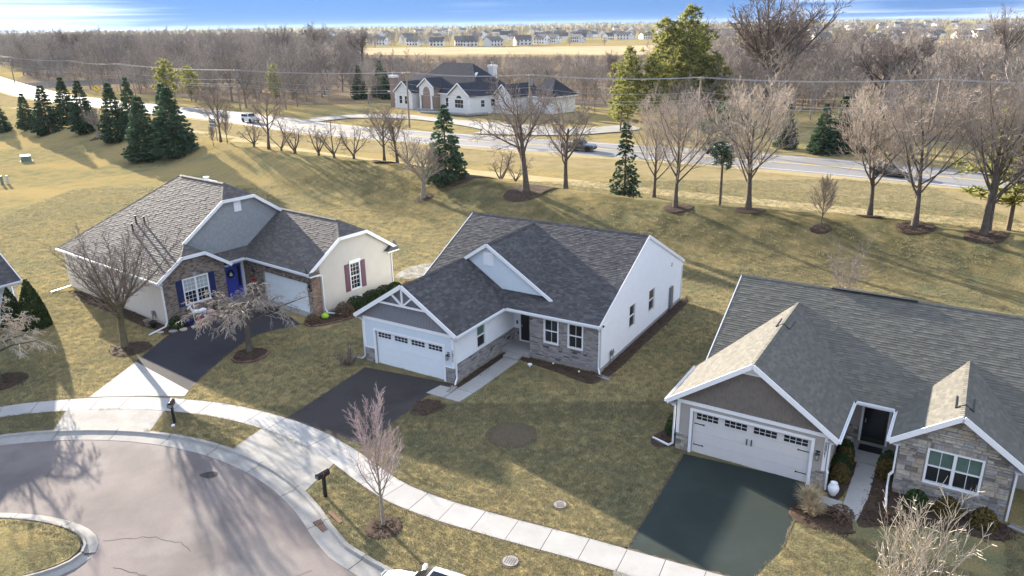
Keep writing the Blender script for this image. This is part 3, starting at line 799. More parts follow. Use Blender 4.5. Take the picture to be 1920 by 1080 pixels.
def slope(parent, pts, m, e=.145, tabs=(.17, .36), detail=True, th=.09, seed=11, under=None):
    P = [Vector(p) for p in pts]
    n = Vector((0, 0, 0))
    for i in range(len(P)): n += P[i].cross(P[(i + 1) % len(P)])
    n.normalize()
    if n.z < 0: n = -n; P = P[::-1]
    h = Z3.cross(n).normalized(); u = n.cross(h).normalized(); o = P[0]
    mb = MB(); N = len(P); B = [p - Z3 * th for p in P]
    mb.poly(P); mb.poly(B[::-1])
    for i in range(N): mb.poly([P[i], B[i], B[(i + 1) % N], P[(i + 1) % N]])
    roof = mb.build("roof_slope", m, parent)
    if not detail: return roof
    r = random.Random(seed + int(abs(o.x * 13 + o.y * 7)))
    poly = [((p - o).dot(h), (p - o).dot(u)) for p in P]
    lo = min(p[1] for p in poly); hi = max(p[1] for p in poly); z = lo - .02; sh = MB()
    pt = lambda a, b, d: o + h * a + u * b + n * d
    while z < hi - .01:
        z0, z1 = max(z, lo), min(z + e, hi)
        for a0, b0, a1, b1 in strips(poly, [], z0, z1):
            s = min(a0, a1) - r.uniform(0, .3)
            while s < max(b0, b1):
                w = r.uniform(*tabs); cl = lambda x, l_, h_: min(max(x, l_), h_)
                p0, p1, q0, q1 = cl(s, a0, b0), cl(s + w, a0, b0), cl(s, a1, b1), cl(s + w, a1, b1)
                if max(p1 - p0, q1 - q0) > .012:
                    d = r.choice((.011, .014, .021))
                    sh.add([pt(p0, z0, d), pt(p1, z0, d), pt(q1, z1, .004), pt(q0, z1, .004), pt(p0, z0, 0), pt(p1, z0, 0)], [(0, 1, 2, 3), (4, 5, 1, 0)])
                s += w
        z += e
    sh.build("shingles", m, roof, kind="stuff")
    return roof
def caps(parent, p, q, m, w=.15, drop=.07, name="ridge_cap"):
    p, q = Vector(p), Vector(q); L = (q - p).length; d = (q - p) / L; a = d.cross(Z3).normalized(); n = max(1, int(L / .2)); mb = MB()
    for i in range(n):
        t0, t1 = i * L / n, (i + 1.05) * L / n
        A, B = p + d * t0 + Z3 * .03, p + d * min(t1, L) + Z3 * .018
        for s in (-1, 1):
            dn = Z3 * -drop
            mb.poly([A, B, B + a * w * s + dn, A + a * w * s + dn])
        mb.poly([A, A + a * w + Z3 * -drop, A + a * w + Z3 * (-drop - .015), A - Z3 * .015]); mb.poly([A, A - Z3 * .015, A - a * w + Z3 * (-drop - .015), A - a * w + Z3 * -drop])
    return mb.build(name, m, parent, kind="stuff")
def boards(parent, name, segs, w, h, m, up=None):
    for p, q in segs: MB().beam(p, q, w, h, up).build(name, m, parent)
def window(parent, pl, s0, z0, s1, z1, cols=1, rows=1, glass='glass', halves=1, trim=.085, grid=True, gl2=None, th=-.045, mt='white'):
    mb = MB()
    pbox(mb, pl, s0, s1, z1 - trim, z1, -.09, .045); pbox(mb, pl, s0, s1, z0, z0 + trim, -.09, .055)
    pbox(mb, pl, s0, s0 + trim, z0 + trim, z1 - trim, -.09, .045); pbox(mb, pl, s1 - trim, s1, z0 + trim, z1 - trim, -.09, .045)
    a, b, c, d = s0 + trim, s1 - trim, z0 + trim, z1 - trim
    W = (b - a) / halves; zm = (c + d) / 2
    for k in range(1, halves): pbox(mb, pl, a + W * k - .06, a + W * k + .06, c, d, -.09, .04)
    for k in range(halves):
        x0, x1 = a + W * k + (.06 if k else 0), a + W * (k + 1) - (.06 if k < halves - 1 else 0)
        pbox(mb, pl, x0, x1, zm - .028, zm + .028, -.09, .0)
    fr = mb.build("window", MT[mt], parent)
    for k in range(halves):
        x0, x1 = a + W * k + (.06 if k else 0), a + W * (k + 1) - (.06 if k < halves - 1 else 0)
        for ix, (y0, y1) in enumerate(((c, zm - .028), (zm + .028, d))):
            g = gl2 if (gl2 and ix == 1) else glass
            for i in range(cols):
                for j in range(rows):
                    t = .011
                    p0, p1 = x0 + (x1 - x0) * i / cols + t, x0 + (x1 - x0) * (i + 1) / cols - t
                    r0, r1 = y0 + (y1 - y0) * j / rows + t, y0 + (y1 - y0) * (j + 1) / rows - t
                    pbox(MB(), pl, p0, p1, r0, r1, -.06, th).build("pane", MT[g], fr)
            if cols * rows > 1:
                mu = MB()
                for i in range(1, cols):
                    x = x0 + (x1 - x0) * i / cols; pbox(mu, pl, x - .011, x + .011, y0, y1, -.07, -.035)
                for j in range(1, rows):
                    y = y0 + (y1 - y0) * j / rows; pbox(mu, pl, x0, x1, y - .011, y + .011, -.07, -.032)
                mu.build("muntin", MT[mt], fr)
    return fr
def garage_door(parent, pl, s0, s1, z1, m, wins=4, hardware=False, panels=4, d=-.07):
    mb = MB(); pbox(mb, pl, s0, s1, 0, z1, d - .04, d - .012)
    dr = mb.build("garage_door", MT[m], parent)
    h = z1 / panels
    for k in range(panels):      # sections of the door, thin joints between them
        n = 8 if wins == 0 else 1
        pbox(MB(), pl, s0 + .004, s1 - .004, k * h + .004, (k + 1) * h - .004, d - .012, d).build("panel", MT[m], dr)
    if wins == 0:
        for k in range(panels):
            for i in range(8):
                w = (s1 - s0) / 8; pbox(MB(), pl, s0 + w * i + .06, s0 + w * (i + 1) - .06, k * h + .1, (k + 1) * h - .1, d, d + .008).build("raised_panel", MT[m], dr)
    W = (s1 - s0) / max(wins, 1)
    for i in range(wins):
        a, b = s0 + W * i + W * .11, s0 + W * (i + 1) - W * .11; y0, y1 = z1 - h * .80, z1 - h * .20
        f = MB()
        for q in ((a - .04, b + .04, y0 - .04, y0), (a - .04, b + .04, y1, y1 + .04), (a - .04, a, y0, y1), (b, b + .04, y0, y1)): pbox(f, pl, *q, d, d + .02)
        for x in range(1, 4): pbox(f, pl, a + (b - a) * x / 4 - .012, a + (b - a) * x / 4 + .012, y0, y1, d, d + .016)
        pbox(f, pl, a, b, (y0 + y1) / 2 - .012, (y0 + y1) / 2 + .012, d, d + .014)
        f.build("window_frame", MT[m], dr)
        for x in range(4):
            for y in range(2):
                w, hh = (b - a) / 4, (y1 - y0) / 2
                pbox(MB(), pl, a + w * x + .012, a + w * (x + 1) - .012, y0 + hh * y + .012, y0 + hh * (y + 1) - .012, d, d + .006).build("pane", MT['glass'], dr)
    if hardware:
        for s, sg in ((s0 + .06, 1), (s1 - .06, -1)):
            for z in (.42, z1 - h - .12):
                hb = MB(); pbox(hb, pl, *sorted((s, s + sg * .42)), z - .018, z + .018, d, d + .02); pbox(hb, pl, *sorted((s + sg * .42, s + sg * .48)), z - .035, z + .035, d, d + .02)
                hb.build("hinge_strap", MT['black'], dr)
        mid = (s0 + s1) / 2
        for x in (mid - .1, mid + .1): pbox(MB(), pl, x - .018, x + .018, 1.08, 1.38, d, d + .05).build("handle", MT['black'], dr)
    return dr
def downspout(parent, pts, w=.075):
    mb = MB()
    for p, q in zip(pts[:-1], pts[1:]): mb.beam(p, Vector(q) + (Vector(q) - Vector(p)).normalized() * w * .3, w, w)
    return mb.build("downspout", MT['white_metal'], parent)
def gutter(parent, p, q, out):
    p, q, out = Vector(p), Vector(q), Vector(out); mb = MB(); a, b = p + out * .0, q + out * .0
    mb.beam(a + out * .02 + Z3 * -.06, b + out * .02 + Z3 * -.06, .02, .13); mb.beam(a + out * .12 + Z3 * -.05, b + out * .12 + Z3 * -.05, .02, .11); mb.beam(a + out * .07 + Z3 * -.105, b + out * .07 + Z3 * -.105, .12, .015)
    return mb.build("gutter", MT['white_metal'], parent)
def number(parent, text, pl, s, z_top, h=.17, d=.03):
    mb = MB()
    SEG = {'2': [(0, 4, 0, 5), (0, 5, 1, 6), (1, 6, 2, 6), (2, 6, 3, 5), (3, 5, 3, 4), (3, 4, 0, 1), (0, 1, 0, 0), (0, 0, 3, 0)],
           '8': [(1, 3, 0, 4), (0, 4, 0, 5), (0, 5, 1, 6), (1, 6, 2, 6), (2, 6, 3, 5), (3, 5, 3, 4), (3, 4, 2, 3), (1, 3, 2, 3), (1, 3, 0, 2), (0, 2, 0, 1), (0, 1, 1, 0), (1, 0, 2, 0), (2, 0, 3, 1), (3, 1, 3, 2), (3, 2, 2, 3)],
           '1': [(.6, 4.8, 1.6, 6), (1.6, 6, 1.6, 0)]}
    u = h / 6
    for k, ch in enumerate(text):
        z0 = z_top - (k + 1) * h * 1.22
        for x0, y0, x1, y1 in SEG[ch]:
            p = pl.P(s + (x0 - 1.5) * u, z0 + y0 * u, d); q = pl.P(s + (x1 - 1.5) * u, z0 + y1 * u, d); e = (q - p).normalized() * u * .3
            mb.beam(p - e, q + e, u * .75, .012, up=pl.n)
    return mb.build("house_number", MT['black'], parent)
def lantern(parent, pl, s, z):
    f = MB(); pbox(f, pl, s - .09, s + .09, z + .02, z + .3, .0, .02); f.beam(pl.P(s, z + .2, .02), pl.P(s, z + .22, .16), .03, .03)
    c = pl.P(s, z - .12, .16); f.lathe([(.03, .36), (.1, .27), (.085, .25)], 8, c); f.lathe([(.06, 0), (.075, .015), (.06, .03)], 8, c)
    for k in range(4):
        a = math.pi / 4 + k * math.pi / 2; f.beam(c + Vector((.07 * math.cos(a), .07 * math.sin(a), .02)), c + Vector((.085 * math.cos(a), .085 * math.sin(a), .26)), .012, .012)
    o = f.build("wall_lantern", MT['black'], parent)
    MB().lathe([(.05, .03), (.07, .25)], 8, c).build("lamp_glass", MT['glass_blind'], o)
    return o
def splash(parent, c, d):
    c, d = Vector(c), Vector(d).normalized(); a = Vector((-d.y, d.x, 0)); mb = MB()
    mb.beam(c, c + d * .75, .3, .03); mb.beam(c + a * .13 + Z3 * .03, c + d * .75 + a * .13 + Z3 * .03, .04, .05); mb.beam(c - a * .13 + Z3 * .03, c + d * .75 - a * .13 + Z3 * .03, .04, .05)
    mb.build("splash_block", MT['concrete_old'], parent)

# ------------------------------------------------------------------ house 2811 (pale blue siding, charcoal roof)
HC = empty("house", (-8.814, 41.737, 0), -.541, "pale blue ranch house numbered 2811 with charcoal shingle roof and grey brick front", "house")
Wg, W, Dg, Dm, ze, zr, oh = 6.49, 12.94, 5.22, 13.81, 2.98, 6.53, .35
km = (zr - ze) / (Dm / 2 + oh); kg = (5.32 - ze) / (Wg / 2 + oh)
gw = lambda u: ze + kg * (min(u, Wg - u) + oh) - .13            # top of the garage front wall
mw = lambda v: ze + km * (min(v - Dg, Dg + Dm - v) + oh) - .13
fC = Plane((0, 0, 0), (1, 0, 0), (0, -1, 0))
DL, DR, DH = .88, 5.76, 2.13
opening = [(DL, -.01, DR, DH)]
wl_ = flat_wall(HC, "wall", fC, [(0, 0), (Wg, 0), (Wg, gw(0)), (Wg / 2, gw(Wg / 2)), (0, gw(0))], opening, MT['mortar'], .3)
lap(wl_, fC, [(0, .95), (Wg, .95), (Wg, 2.75), (0, 2.75)], opening, MT['siding_c'], .115)
bricks(wl_, fC, [(0, 0), (Wg, 0), (Wg, .92), (0, .92)], [(DL - .14, -.1, DR + .14, 3)], MT['brick_c'], .3, .085, seed=2, jitter=1, d=.03)
pbox(MB(), fC, 0, DL - .12, .92, .99, 0, .05).build("ledge", MT['white'], HC); pbox(MB(), fC, DR + .12, Wg, .92, .99, 0, .05).build("ledge", MT['white'], HC)
gb = MB().poly([fC.P(s, z, .012) for s, z in ((0, 2.9), (Wg, 2.9), (Wg, gw(0)), (Wg / 2, gw(Wg / 2)), (0, gw(0)))]).build("gable_panel", MT['batten'], HC)
s = .15
while s < Wg:
    pbox(MB(), fC, s - .03, s + .03, 2.9, gw(s) - .02, .014, .036).build("batten", MT['batten'], gb); s += .215
pbox(MB(), fC, -.02, Wg + .02, 2.74, 2.92, 0, .055).build("trim_board", MT['white'], HC)
for s0 in (-.012, Wg - .13): pbox(MB(), fC, s0, s0 + .14, .95, 2.75, 0, .045).build("corner_board", MT['white'], HC)
for a in ((DL - .13, DL, 0, DH + .13), (DR, DR + .13, 0, DH + .13)): pbox(MB(), fC, *a, -.1, .05).build("door_casing", MT['white'], HC)
pbox(MB(), fC, DL, DR, DH, DH + .13, -.1, .048).build("door_casing", MT['white'], HC)
garage_door(HC, fC, DL, DR, DH, 'door_c', d=-.1)
# truss ornament in the gable
gy_ = -.26
zc = 4.12
cu = (zc - (ze + .06)) / kg - oh + .1
boards(HC, "truss_beam", [((cu, gy_, zc), (Wg - cu, gy_, zc)), ((Wg / 2, gy_, zc), (Wg / 2, gy_, 5.1)), ((Wg / 2, gy_ + .01, zc), (Wg / 2 - .72, gy_ + .01, zc + .6)), ((Wg / 2, gy_ + .01, zc), (Wg / 2 + .72, gy_ + .01, zc + .6))], .1, .09, MT['white'], None)
lantern(HC, fC, 6.12, 1.55); number(HC, "2811", fC, Wg - .065, 2.05, .15, .055)
# side wall of the garage and the porch recess behind it
sC = Plane((Wg, 0, 0), (0, 1, 0), (1, 0, 0))
wn_ = [(2.2, 1.2, 3.2, 2.71)]
w2 = flat_wall(HC, "wall", sC, [(0, 0), (6.5, 0), (6.5, 2.95), (0, 2.95)], wn_, MT['mortar'])
lap(w2, sC, [(0.05, 1.12), (6.5, 1.12), (6.5, 2.95), (0.05, 2.95)], wn_, MT['siding_white'], .115)
bricks(w2, sC, [(0, .12), (6.5, .12), (6.5, 1.08), (0, 1.08)], wn_, MT['brick_c'], .3, .085, seed=4, jitter=1, d=.03)
pbox(MB(), sC, 0, 6.5, 1.08, 1.13, 0, .05).build("ledge", MT['batten'], HC)
pbox(MB(), sC, 0, 5.2, -.05, .13, 0, .012).build("foundation", MT['concrete_old'], HC)
window(HC, sC, 2.2, 1.2, 3.2, 2.71, gl2='glass_green')
pbox(MB(), sC, -.03, .12, .95, 2.85, 0, .04).build("corner_board", MT['white'], HC)
# porch back wall with the front door
pC = Plane((Wg, 6.5, 0), (1, 0, 0), (0, -1, 0))
w3 = flat_wall(HC, "wall", pC, [(0, 0), (1.85, 0), (1.85, 2.95), (0, 2.95)], [(.5, .3, 1.5, 2.42)], MT['mortar'])
lap(w3, pC, [(0, 1.12), (1.85, 1.12), (1.85, 2.95), (0, 2.95)], [(.42, .3, 1.58, 2.5)], MT['siding_white'], .115)
bricks(w3, pC, [(0, .3), (1.85, .3), (1.85, 1.1), (0, 1.1)], [(.42, .2, 1.58, 2.5)], MT['brick_c'], .3, .085, seed=5, jitter=1)
fd = pbox(MB(), pC, .5, 1.5, .32, 2.42, -.08, -.03).build("front_door", MT['door_black'], HC)
for q in ((.56, .96, .45, 1.2), (1.04, 1.44, .45, 1.2), (.56, .96, 1.32, 2.3), (1.04, 1.44, 1.32, 2.3)): pbox(MB(), pC, *q, -.03, -.018).build("panel", MT['door_black'], fd)
pbox(MB(), pC, .56, .6, 1.25, 1.42, -.03, .03).build("handle", MT['steel'], fd)
dc = MB()
for q in ((.4, .5, .3, 2.5), (1.5, 1.6, .3, 2.5), (.5, 1.5, 2.42, 2.5), (.5, 1.5, .3, .36)): pbox(dc, pC, *q, -.06, .04)
dc.build("door_casing", MT['white'], HC)
pbox(MB(), pC, .2, .3, 1.4, 1.62, .02, .06).build("door_phone", MT['black'], HC)
MB().box((Wg + .02, 4.95, -.05), (8.42, 6.5, .30)).build("porch_slab", MT['concrete'], HC)
MB().box((Wg + .5, 4.3, -.05), (8.0, 4.93, .16)).build("step", MT['concrete'], HC)
# main front, brick
mC = Plane((8.34, Dg, 0), (1, 0, 0), (0, -1, 0)); ml = W - 8.34
ww = [(.96, 1.16, 1.95, 2.72), (2.54, 1.15, 3.53, 2.72)]
w4 = flat_wall(HC, "wall", mC, [(0, 0), (ml, 0), (ml, 2.95), (0, 2.95)], ww, MT['mortar'])
bricks(w4, mC, [(0, .15), (ml, .15), (ml, 2.95), (0, 2.95)], ww, MT['brick_c'], .3, .085, seed=6, jitter=1, d=.03)
pbox(MB(), mC, 0, ml, -.05, .15, 0, .015).build("foundation", MT['concrete_old'], HC)
for a in ww:
    window(HC, mC, a[0], a[1], a[2], a[3], cols=2)
    pbox(MB(), mC, a[0] - .05, a[2] + .05, a[1] - .07, a[1], 0, .07).build("sill", MT['brick_c'], HC)
rj = Plane((8.34, 6.5, 0), (0, -1, 0), (-1, 0, 0))
w5 = flat_wall(HC, "wall", rj, [(0, 0), (1.28, 0), (1.28, 2.95), (0, 2.95)], [], MT['mortar'])
bricks(w5, rj, [(0, .3), (1.28, .3), (1.28, 2.95), (0, 2.95)], [], MT['brick_c'], .3, .085, seed=7, jitter=1)
# right gable wall in white lap siding
gC = Plane((W, Dg, 0), (0, 1, 0), (1, 0, 0)); pk = mw(Dg + Dm / 2)
wr = [(4.1, 1.17, 5.1, 2.72), (7.35, 1.15, 8.45, 2.72)]
gp = [(0, 0), (Dm, 0), (Dm, mw(Dg)), (Dm / 2, pk), (0, mw(Dg))]
w6 = flat_wall(HC, "wall", gC, gp, wr, MT['siding_white'])
lap(w6, gC, [(0, .28), (Dm, .28), (Dm, mw(Dg)), (Dm / 2, pk), (0, mw(Dg))], wr, MT['siding_white'], .18, .055)
pbox(MB(), gC, 0, Dm, -.05, .27, 0, .012).build("foundation", MT['concrete'], HC)
for a in wr: window(HC, gC, *a, trim=.06, cols=1)
for s0 in (0, Dm - .12): pbox(MB(), gC, s0, s0 + .12, .28, 2.95, 0, .05).build("corner_board", MT['white'], HC)
pbox(MB(), gC, 11.3, 11.75, .15, 1.75, .03, .2).build("electric_meter", MT['grey_metal'], HC)
gm_ = MB(); gm_.tube([gC.P(1.2, .05, .12), gC.P(1.2, .5, .12), gC.P(1.35, .62, .12), gC.P(1.75, .62, .12), gC.P(1.75, .85, .05)], .03, 6); pbox(gm_, gC, 1.25, 1.5, .62, .88, .06, .2); gm_.tube([gC.P(1.6, .62, .12), gC.P(1.6, .3, .12), gC.P(1.4, .3, .12)], .025, 6)
gm_.build("gas_meter", MT['grey_metal'], HC)
pbox(MB(), gC, 11.45, 11.68, 3.2, 3.45, .02, .07).build("vent_hood", MT['siding_beige'], HC)
MB().lathe([(.05, -.05), (.06, .05)], 8, gC.P(.1, 2.85, .12)).build("floodlight", MT['black'], HC)
# unseen back and left walls close the body
bC = Plane((W, Dg + Dm, 0), (-1, 0, 0), (0, 1, 0)); wb = flat_wall(HC, "wall", bC, [(0, 0), (W, 0), (W, 2.95), (0, 2.95)], [], MT['siding_white'])
lap(wb, bC, [(0, .2), (W, .2), (W, 2.95), (0, 2.95)], [], MT['siding_white'], .115)
lC = Plane((0, Dg + Dm, 0), (0, -1, 0), (-1, 0, 0)); T = Dg + Dm
wv = flat_wall(HC, "wall", lC, [(0, 0), (T, 0), (T, 2.95), (Dm, 2.95), (Dm / 2, pk), (0, 2.95)], [], MT['siding_c'])
lap(wv, lC, [(0, .2), (T, .2), (T, 2.95), (Dm, 2.95), (Dm / 2, pk), (0, 2.95)], [], MT['siding_c'], .115)
# roofs
RC = MT['roof_c']; ev = Dg - oh; rv = Dg + Dm / 2; U0, U1 = -.10, W + .08
vg = ev + (5.32 - ze) / km
slope(HC, [(U0, ev, ze), (U1, ev, ze), (U1, rv, zr), (U0, rv, zr)], RC)
slope(HC, [(U1, Dg + Dm + oh, ze), (U0, Dg + Dm + oh, ze), (U0, rv, zr), (U1, rv, zr)], RC, detail=False)
slope(HC, [(Wg / 2, -.3, 5.32), (Wg / 2, vg, 5.34), (Wg + oh, ev, ze + .02), (Wg + oh, -.3, ze)], RC, seed=21)
uz = ze + kg * (4.93 + oh) + .0; vu = ev + (uz - ze) / km; ur = 4.93 + (uz - (ze + km * (5.95 - ev))) / kg
vfar = ev + .05 / km
slope(HC, [(-oh, -.3, ze), (Wg / 2, -.3, 5.32), (Wg / 2, 5.95, 5.32), (4.93, 5.95, uz), (4.93, vu, uz), (-oh, ev, ze)], RC, seed=22)
slope(HC, [(4.93, 5.95, uz), (4.93, vu, uz), (ur, 5.95, uz - kg * (ur - 4.93))], RC, seed=23)
uC = Plane((4.93, 6.2, 0), (1, 0, 0), (0, -1, 0)); hw = ur - 4.93
ug = flat_wall(HC, "gable_wall", uC, [(-2.4, 3.4), (hw - .2, 3.4), (hw - .2, 3.55), (0, uz - .12), (-2.4, uz - .12 - kg * 2.4)], [], MT['siding_c'])
lap(ug, uC, [(-2.4, 3.45), (hw - .25, 3.45), (hw - .25, 3.6), (0, uz - .12), (-2.4, uz - .12 - kg * 2.4)], [], MT['siding_c'], .115)
lv = MB(); pbox(lv, uC, -.38, .38, 4.98, 5.85, .02, .06); lvo = lv.build("gable_vent", MT['white'], HC)
for k in range(7): pbox(MB(), uC, -.3, .3, 5.05 + k * .105, 5.12 + k * .105, .06, .085).build("louvre", MT['white'], lvo)
flat_ = lambda u, v: (u, v, ze + km * (v - ev))
boards(HC, "rake_board", [((-oh - .02, -.32, ze - .02), (Wg / 2, -.32, 5.30)), ((Wg + oh + .02, -.32, ze - .02), (Wg / 2, -.32, 5.30))], .05, .24, MT['white'])
boards(HC, "rake_board", [((4.93, 5.93, uz - .06), (ur + .05, 5.93, uz - kg * (ur - 4.93) - .02)), ((4.93, 5.93, uz - .06), (Wg / 2 + .05, 5.93, uz - .06 - kg * (4.93 - Wg / 2)))], .05, .2, MT['white'])
boards(HC, "rake_board", [((U1, ev, ze - .09), (U1, rv, zr - .09)), ((U1, T + oh, ze - .09), (U1, rv, zr - .09)), ((U0, ev, ze - .09), (U0, rv, zr - .09)), ((U0, T + oh, ze - .09), (U0, rv, zr - .09))], .05, .2, MT['white'])
boards(HC, "fascia", [((Wg + oh - .02, -.3, ze - .1), (Wg + oh - .02, ev, ze - .1)), ((Wg + oh, ev + .02, ze - .1), (U1, ev + .02, ze - .1)), ((-oh + .02, -.3, ze - .1), (-oh + .02, ev, ze - .1))], .03, .17, MT['white'])
sf = MB(); sf.poly([(Wg - .02, -.3, ze - .15), (Wg + oh, -.3, ze - .15), (Wg + oh, Dg + 1.3, ze - .15), (Wg - .02, Dg + 1.3, ze - .15)]); sf.poly([(Wg, ev, ze - .151), (U1, ev, ze - .151), (U1, Dg + 1.3, ze - .151), (Wg, Dg + 1.3, ze - .151)]); sf.poly([(-oh, -.3, ze - .15), (.02, -.3, ze - .15), (.02, ev, ze - .15), (-oh, ev, ze - .15)])
sf.build("soffit", MT['white'], HC)
gutter(HC, (Wg + oh, -.3, ze + .03), (Wg + oh, ev - .1, ze + .03), (1, 0, 0)); gutter(HC, (Wg + oh + .12, ev, ze + .03), (U1, ev, ze + .03), (0, -1, 0)); gutter(HC, (-oh, -.3, ze + .03), (-oh, ev, ze + .03), (-1, 0, 0))
caps(HC, (U0, rv, zr), (U1, rv, zr), RC); caps(HC, (Wg / 2, -.3, 5.32), (Wg / 2, 5.9, 5.32), RC); caps(HC, (4.93, 5.95, uz), (4.93, vu, uz), RC)
downspout(HC, [(Wg + oh + .08, -.15, ze - .1), (Wg + .12, .0, ze - .38), (Wg + .12, .0, .35), (Wg + .2, -.3, .12)]); splash(HC, (Wg + .2, -.35, .03), (.2, -1, 0))
downspout(HC, [(-oh - .08, -.15, ze - .1), (-.1, .05, ze - .38), (-.1, .05, .3), (-.3, .0, .1)]); splash(HC, (-.25, .05, .03), (-1, -.1, 0))
downspout(HC, [(U1 - .05, ev - .1, ze - .1), (W - .04, Dg - .09, ze - .38), (W - .04, Dg - .09, .3), (W + .15, Dg - .35, .1)]); splash(HC, (W + .15, Dg - .45, .03), (1, -.25, 0))
downspout(HC, [(W + .06, T + .1, ze - .2), (W + .06, T - .06, ze - .4), (W + .06, T - .06, .15)])

# ------------------------------------------------------------------ house 2821 (stone front, greenish roof)
HR = empty("house", (7.595, 31.31, 0), -.555, "taupe house numbered 2821 with stone gable, greenish shingle roof and dark green driveway", "house")
rW, rdl, rdr, rdh, rze, rzg, rD, rM, rzr = 6.57, .745, 5.92, 2.17, 2.60, 5.167, 4.18, 11.17, 5.807
oR = .4; k1 = (rzr - rze) / (rM / 2 + oR); k2 = (rzg - rze) / (rW / 2 + oR); RR = MT['roof_r']
fR = Plane((0, 0, 0), (1, 0, 0), (0, -1, 0)); gr = lambda u: rze + k2 * (min(u, rW - u) + oR) - .14
op = [(rdl, -.01, rdr, rdh)]
a1 = flat_wall(HR, "wall", fR, [(0, 0), (rW, 0), (rW, gr(0)), (rW / 2, gr(rW / 2)), (0, gr(0))], op, MT['stone_mortar'], .3)
lap(a1, fR, [(0, .86), (rW, .86), (rW, 2.5), (0, 2.5)], op, MT['siding_taupe'], .13)
shakes(a1, fR, [(0, 2.62), (rW, 2.62), (rW, gr(0)), (rW / 2 + .75, gr(rW / 2 + .75)), (rW / 2 - .75, gr(rW / 2 - .75)), (0, gr(0))], [], MT['shake_taupe'])
vt = MB(); vt.poly([fR.P(rW / 2 - .72, gr(rW / 2 - .72) + .02, .04), fR.P(rW / 2 + .72, gr(rW / 2 - .72) + .02, .04), fR.P(rW / 2, gr(rW / 2) + .03, .04)]); vo = vt.build("gable_vent", MT['white'], HR)
for k in range(3):
    z = gr(rW / 2 - .72) + .04 + k * .15; w_ = .62 - k * .2; pbox(MB(), fR, rW / 2 - w_, rW / 2 + w_, z, z + .09, .045, .075).build("louvre", MT['white'], vo)
stones(a1, fR, [(0, 0), (rdl - .15, 0), (rdl - .15, .82), (0, .82)], [], MT['stone'], 31, .14, .34); stones(a1, fR, [(rdr + .15, 0), (rW, 0), (rW, .82), (rdr + .15, .82)], [], MT['stone'], 32, .14, .34)
for q in ((0, rdl - .13), (rdr + .13, rW)): pbox(MB(), fR, *q, .82, .88, 0, .06).build("ledge", MT['concrete'], HR)
pbox(MB(), fR, -.02, rW + .02, 2.46, 2.63, 0, .06).build("trim_board", MT['white'], HR)
for s0 in (-.012, rW - .14): pbox(MB(), fR, s0, s0 + .15, .88, 2.46, 0, .05).build("corner_board", MT['white'], HR)
for a in ((rdl - .13, rdl, 0, rdh + .13), (rdr, rdr + .13, 0, rdh + .13)): pbox(MB(), fR, *a, -.1, .055).build("door_casing", MT['white'], HR)
pbox(MB(), fR, rdl, rdr, rdh, rdh + .13, -.1, .05).build("door_casing", MT['white'], HR)
garage_door(HR, fR, rdl, rdr, rdh, 'door_r', hardware=True, d=-.1)
lantern(HR, fR, 6.22, 1.5); number(HR, "2821", fR, rW - .07, 2.28, .15, .06)
sR = Plane((rW, 0, 0), (0, 1, 0), (1, 0, 0))
a2 = flat_wall(HR, "wall", sR, [(0, 0), (4.8, 0), (4.8, 2.5), (0, 2.5)], [], MT['siding_taupe']); lap(a2, sR, [(0, .86), (4.8, .86), (4.8, 2.5), (0, 2.5)], [], MT['siding_taupe'], .13)
stones(a2, sR, [(0, 0), (4.8, 0), (4.8, .82), (0, .82)], [], MT['stone'], 33)
dR = Plane((rW, 4.8, 0), (1, 0, 0), (0, -1, 0))
a3 = flat_wall(HR, "wall", dR, [(0, 0), (2.6, 0), (2.6, 2.5), (0, 2.5)], [(.8, .15, 1.85, 2.3)], MT['siding_taupe']); lap(a3, dR, [(0, .9), (2.6, .9), (2.6, 2.5), (0, 2.5)], [(.7, .1, 1.95, 2.4)], MT['siding_taupe'], .13)
stones(a3, dR, [(0, 0), (.68, 0), (.68, .88), (0, .88)], [], MT['stone'], 34)
d2 = pbox(MB(), dR, .8, 1.85, .15, 2.3, -.06, -.02).build("front_door", MT['door_olive'], HR)
pbox(MB(), dR, .86, 1.79, .4, 2.2, -.02, -.008).build("storm_glass", MT['glass'], d2); pbox(MB(), dR, .9, .94, 1.15, 1.35, -.008, .05).build("handle", MT['steel'], d2)
dc = MB()
for q in ((.7, .8, .1, 2.4), (1.85, 1.95, .1, 2.4), (.8, 1.85, 2.3, 2.4)): pbox(dc, dR, *q, -.06, .04)
dc.build("door_casing", MT['white'], HR)
MB().box((rW + .02, 2.9, -.05), (9.15, 4.8, .14)).build("porch_slab", MT['concrete'], HR)
# stone gable
u2, u3, sd, szp = 9.17, 13.17, 1.22, 4.28; us = (u2 + u3) / 2; k3 = (szp - rze) / (us - u2 + oR)
qR = Plane((u2, sd, 0), (1, 0, 0), (0, -1, 0)); gs = lambda s: rze + k3 * (min(s, 4 - s) + oR) - .14
wR = [(1.0, .88, 3.02, 2.48)]
a4 = flat_wall(HR, "wall", qR, [(0, 0), (4, 0), (4, gs(0)), (2, gs(2)), (0, gs(0))], wR, MT['stone_mortar'])
stones(a4, qR, [(0, 0), (4, 0), (4, gs(0)), (2, gs(2)), (0, gs(0))], [(.95, .80, 3.07, 2.70)], MT['stone'], 35, .24, .62)
for k in range(17): pbox(MB(), qR, .96 + k * .124, 1.07 + k * .124, 2.5, 2.7, 0, .045).build("lintel_stone", MT['stone'], a4)
pbox(MB(), qR, .93, 3.09, .80, .875, 0, .09).build("sill", MT['concrete'], HR)
window(HR, qR, *wR[0], halves=2, cols=2, glass='glass', gl2='glass_green')
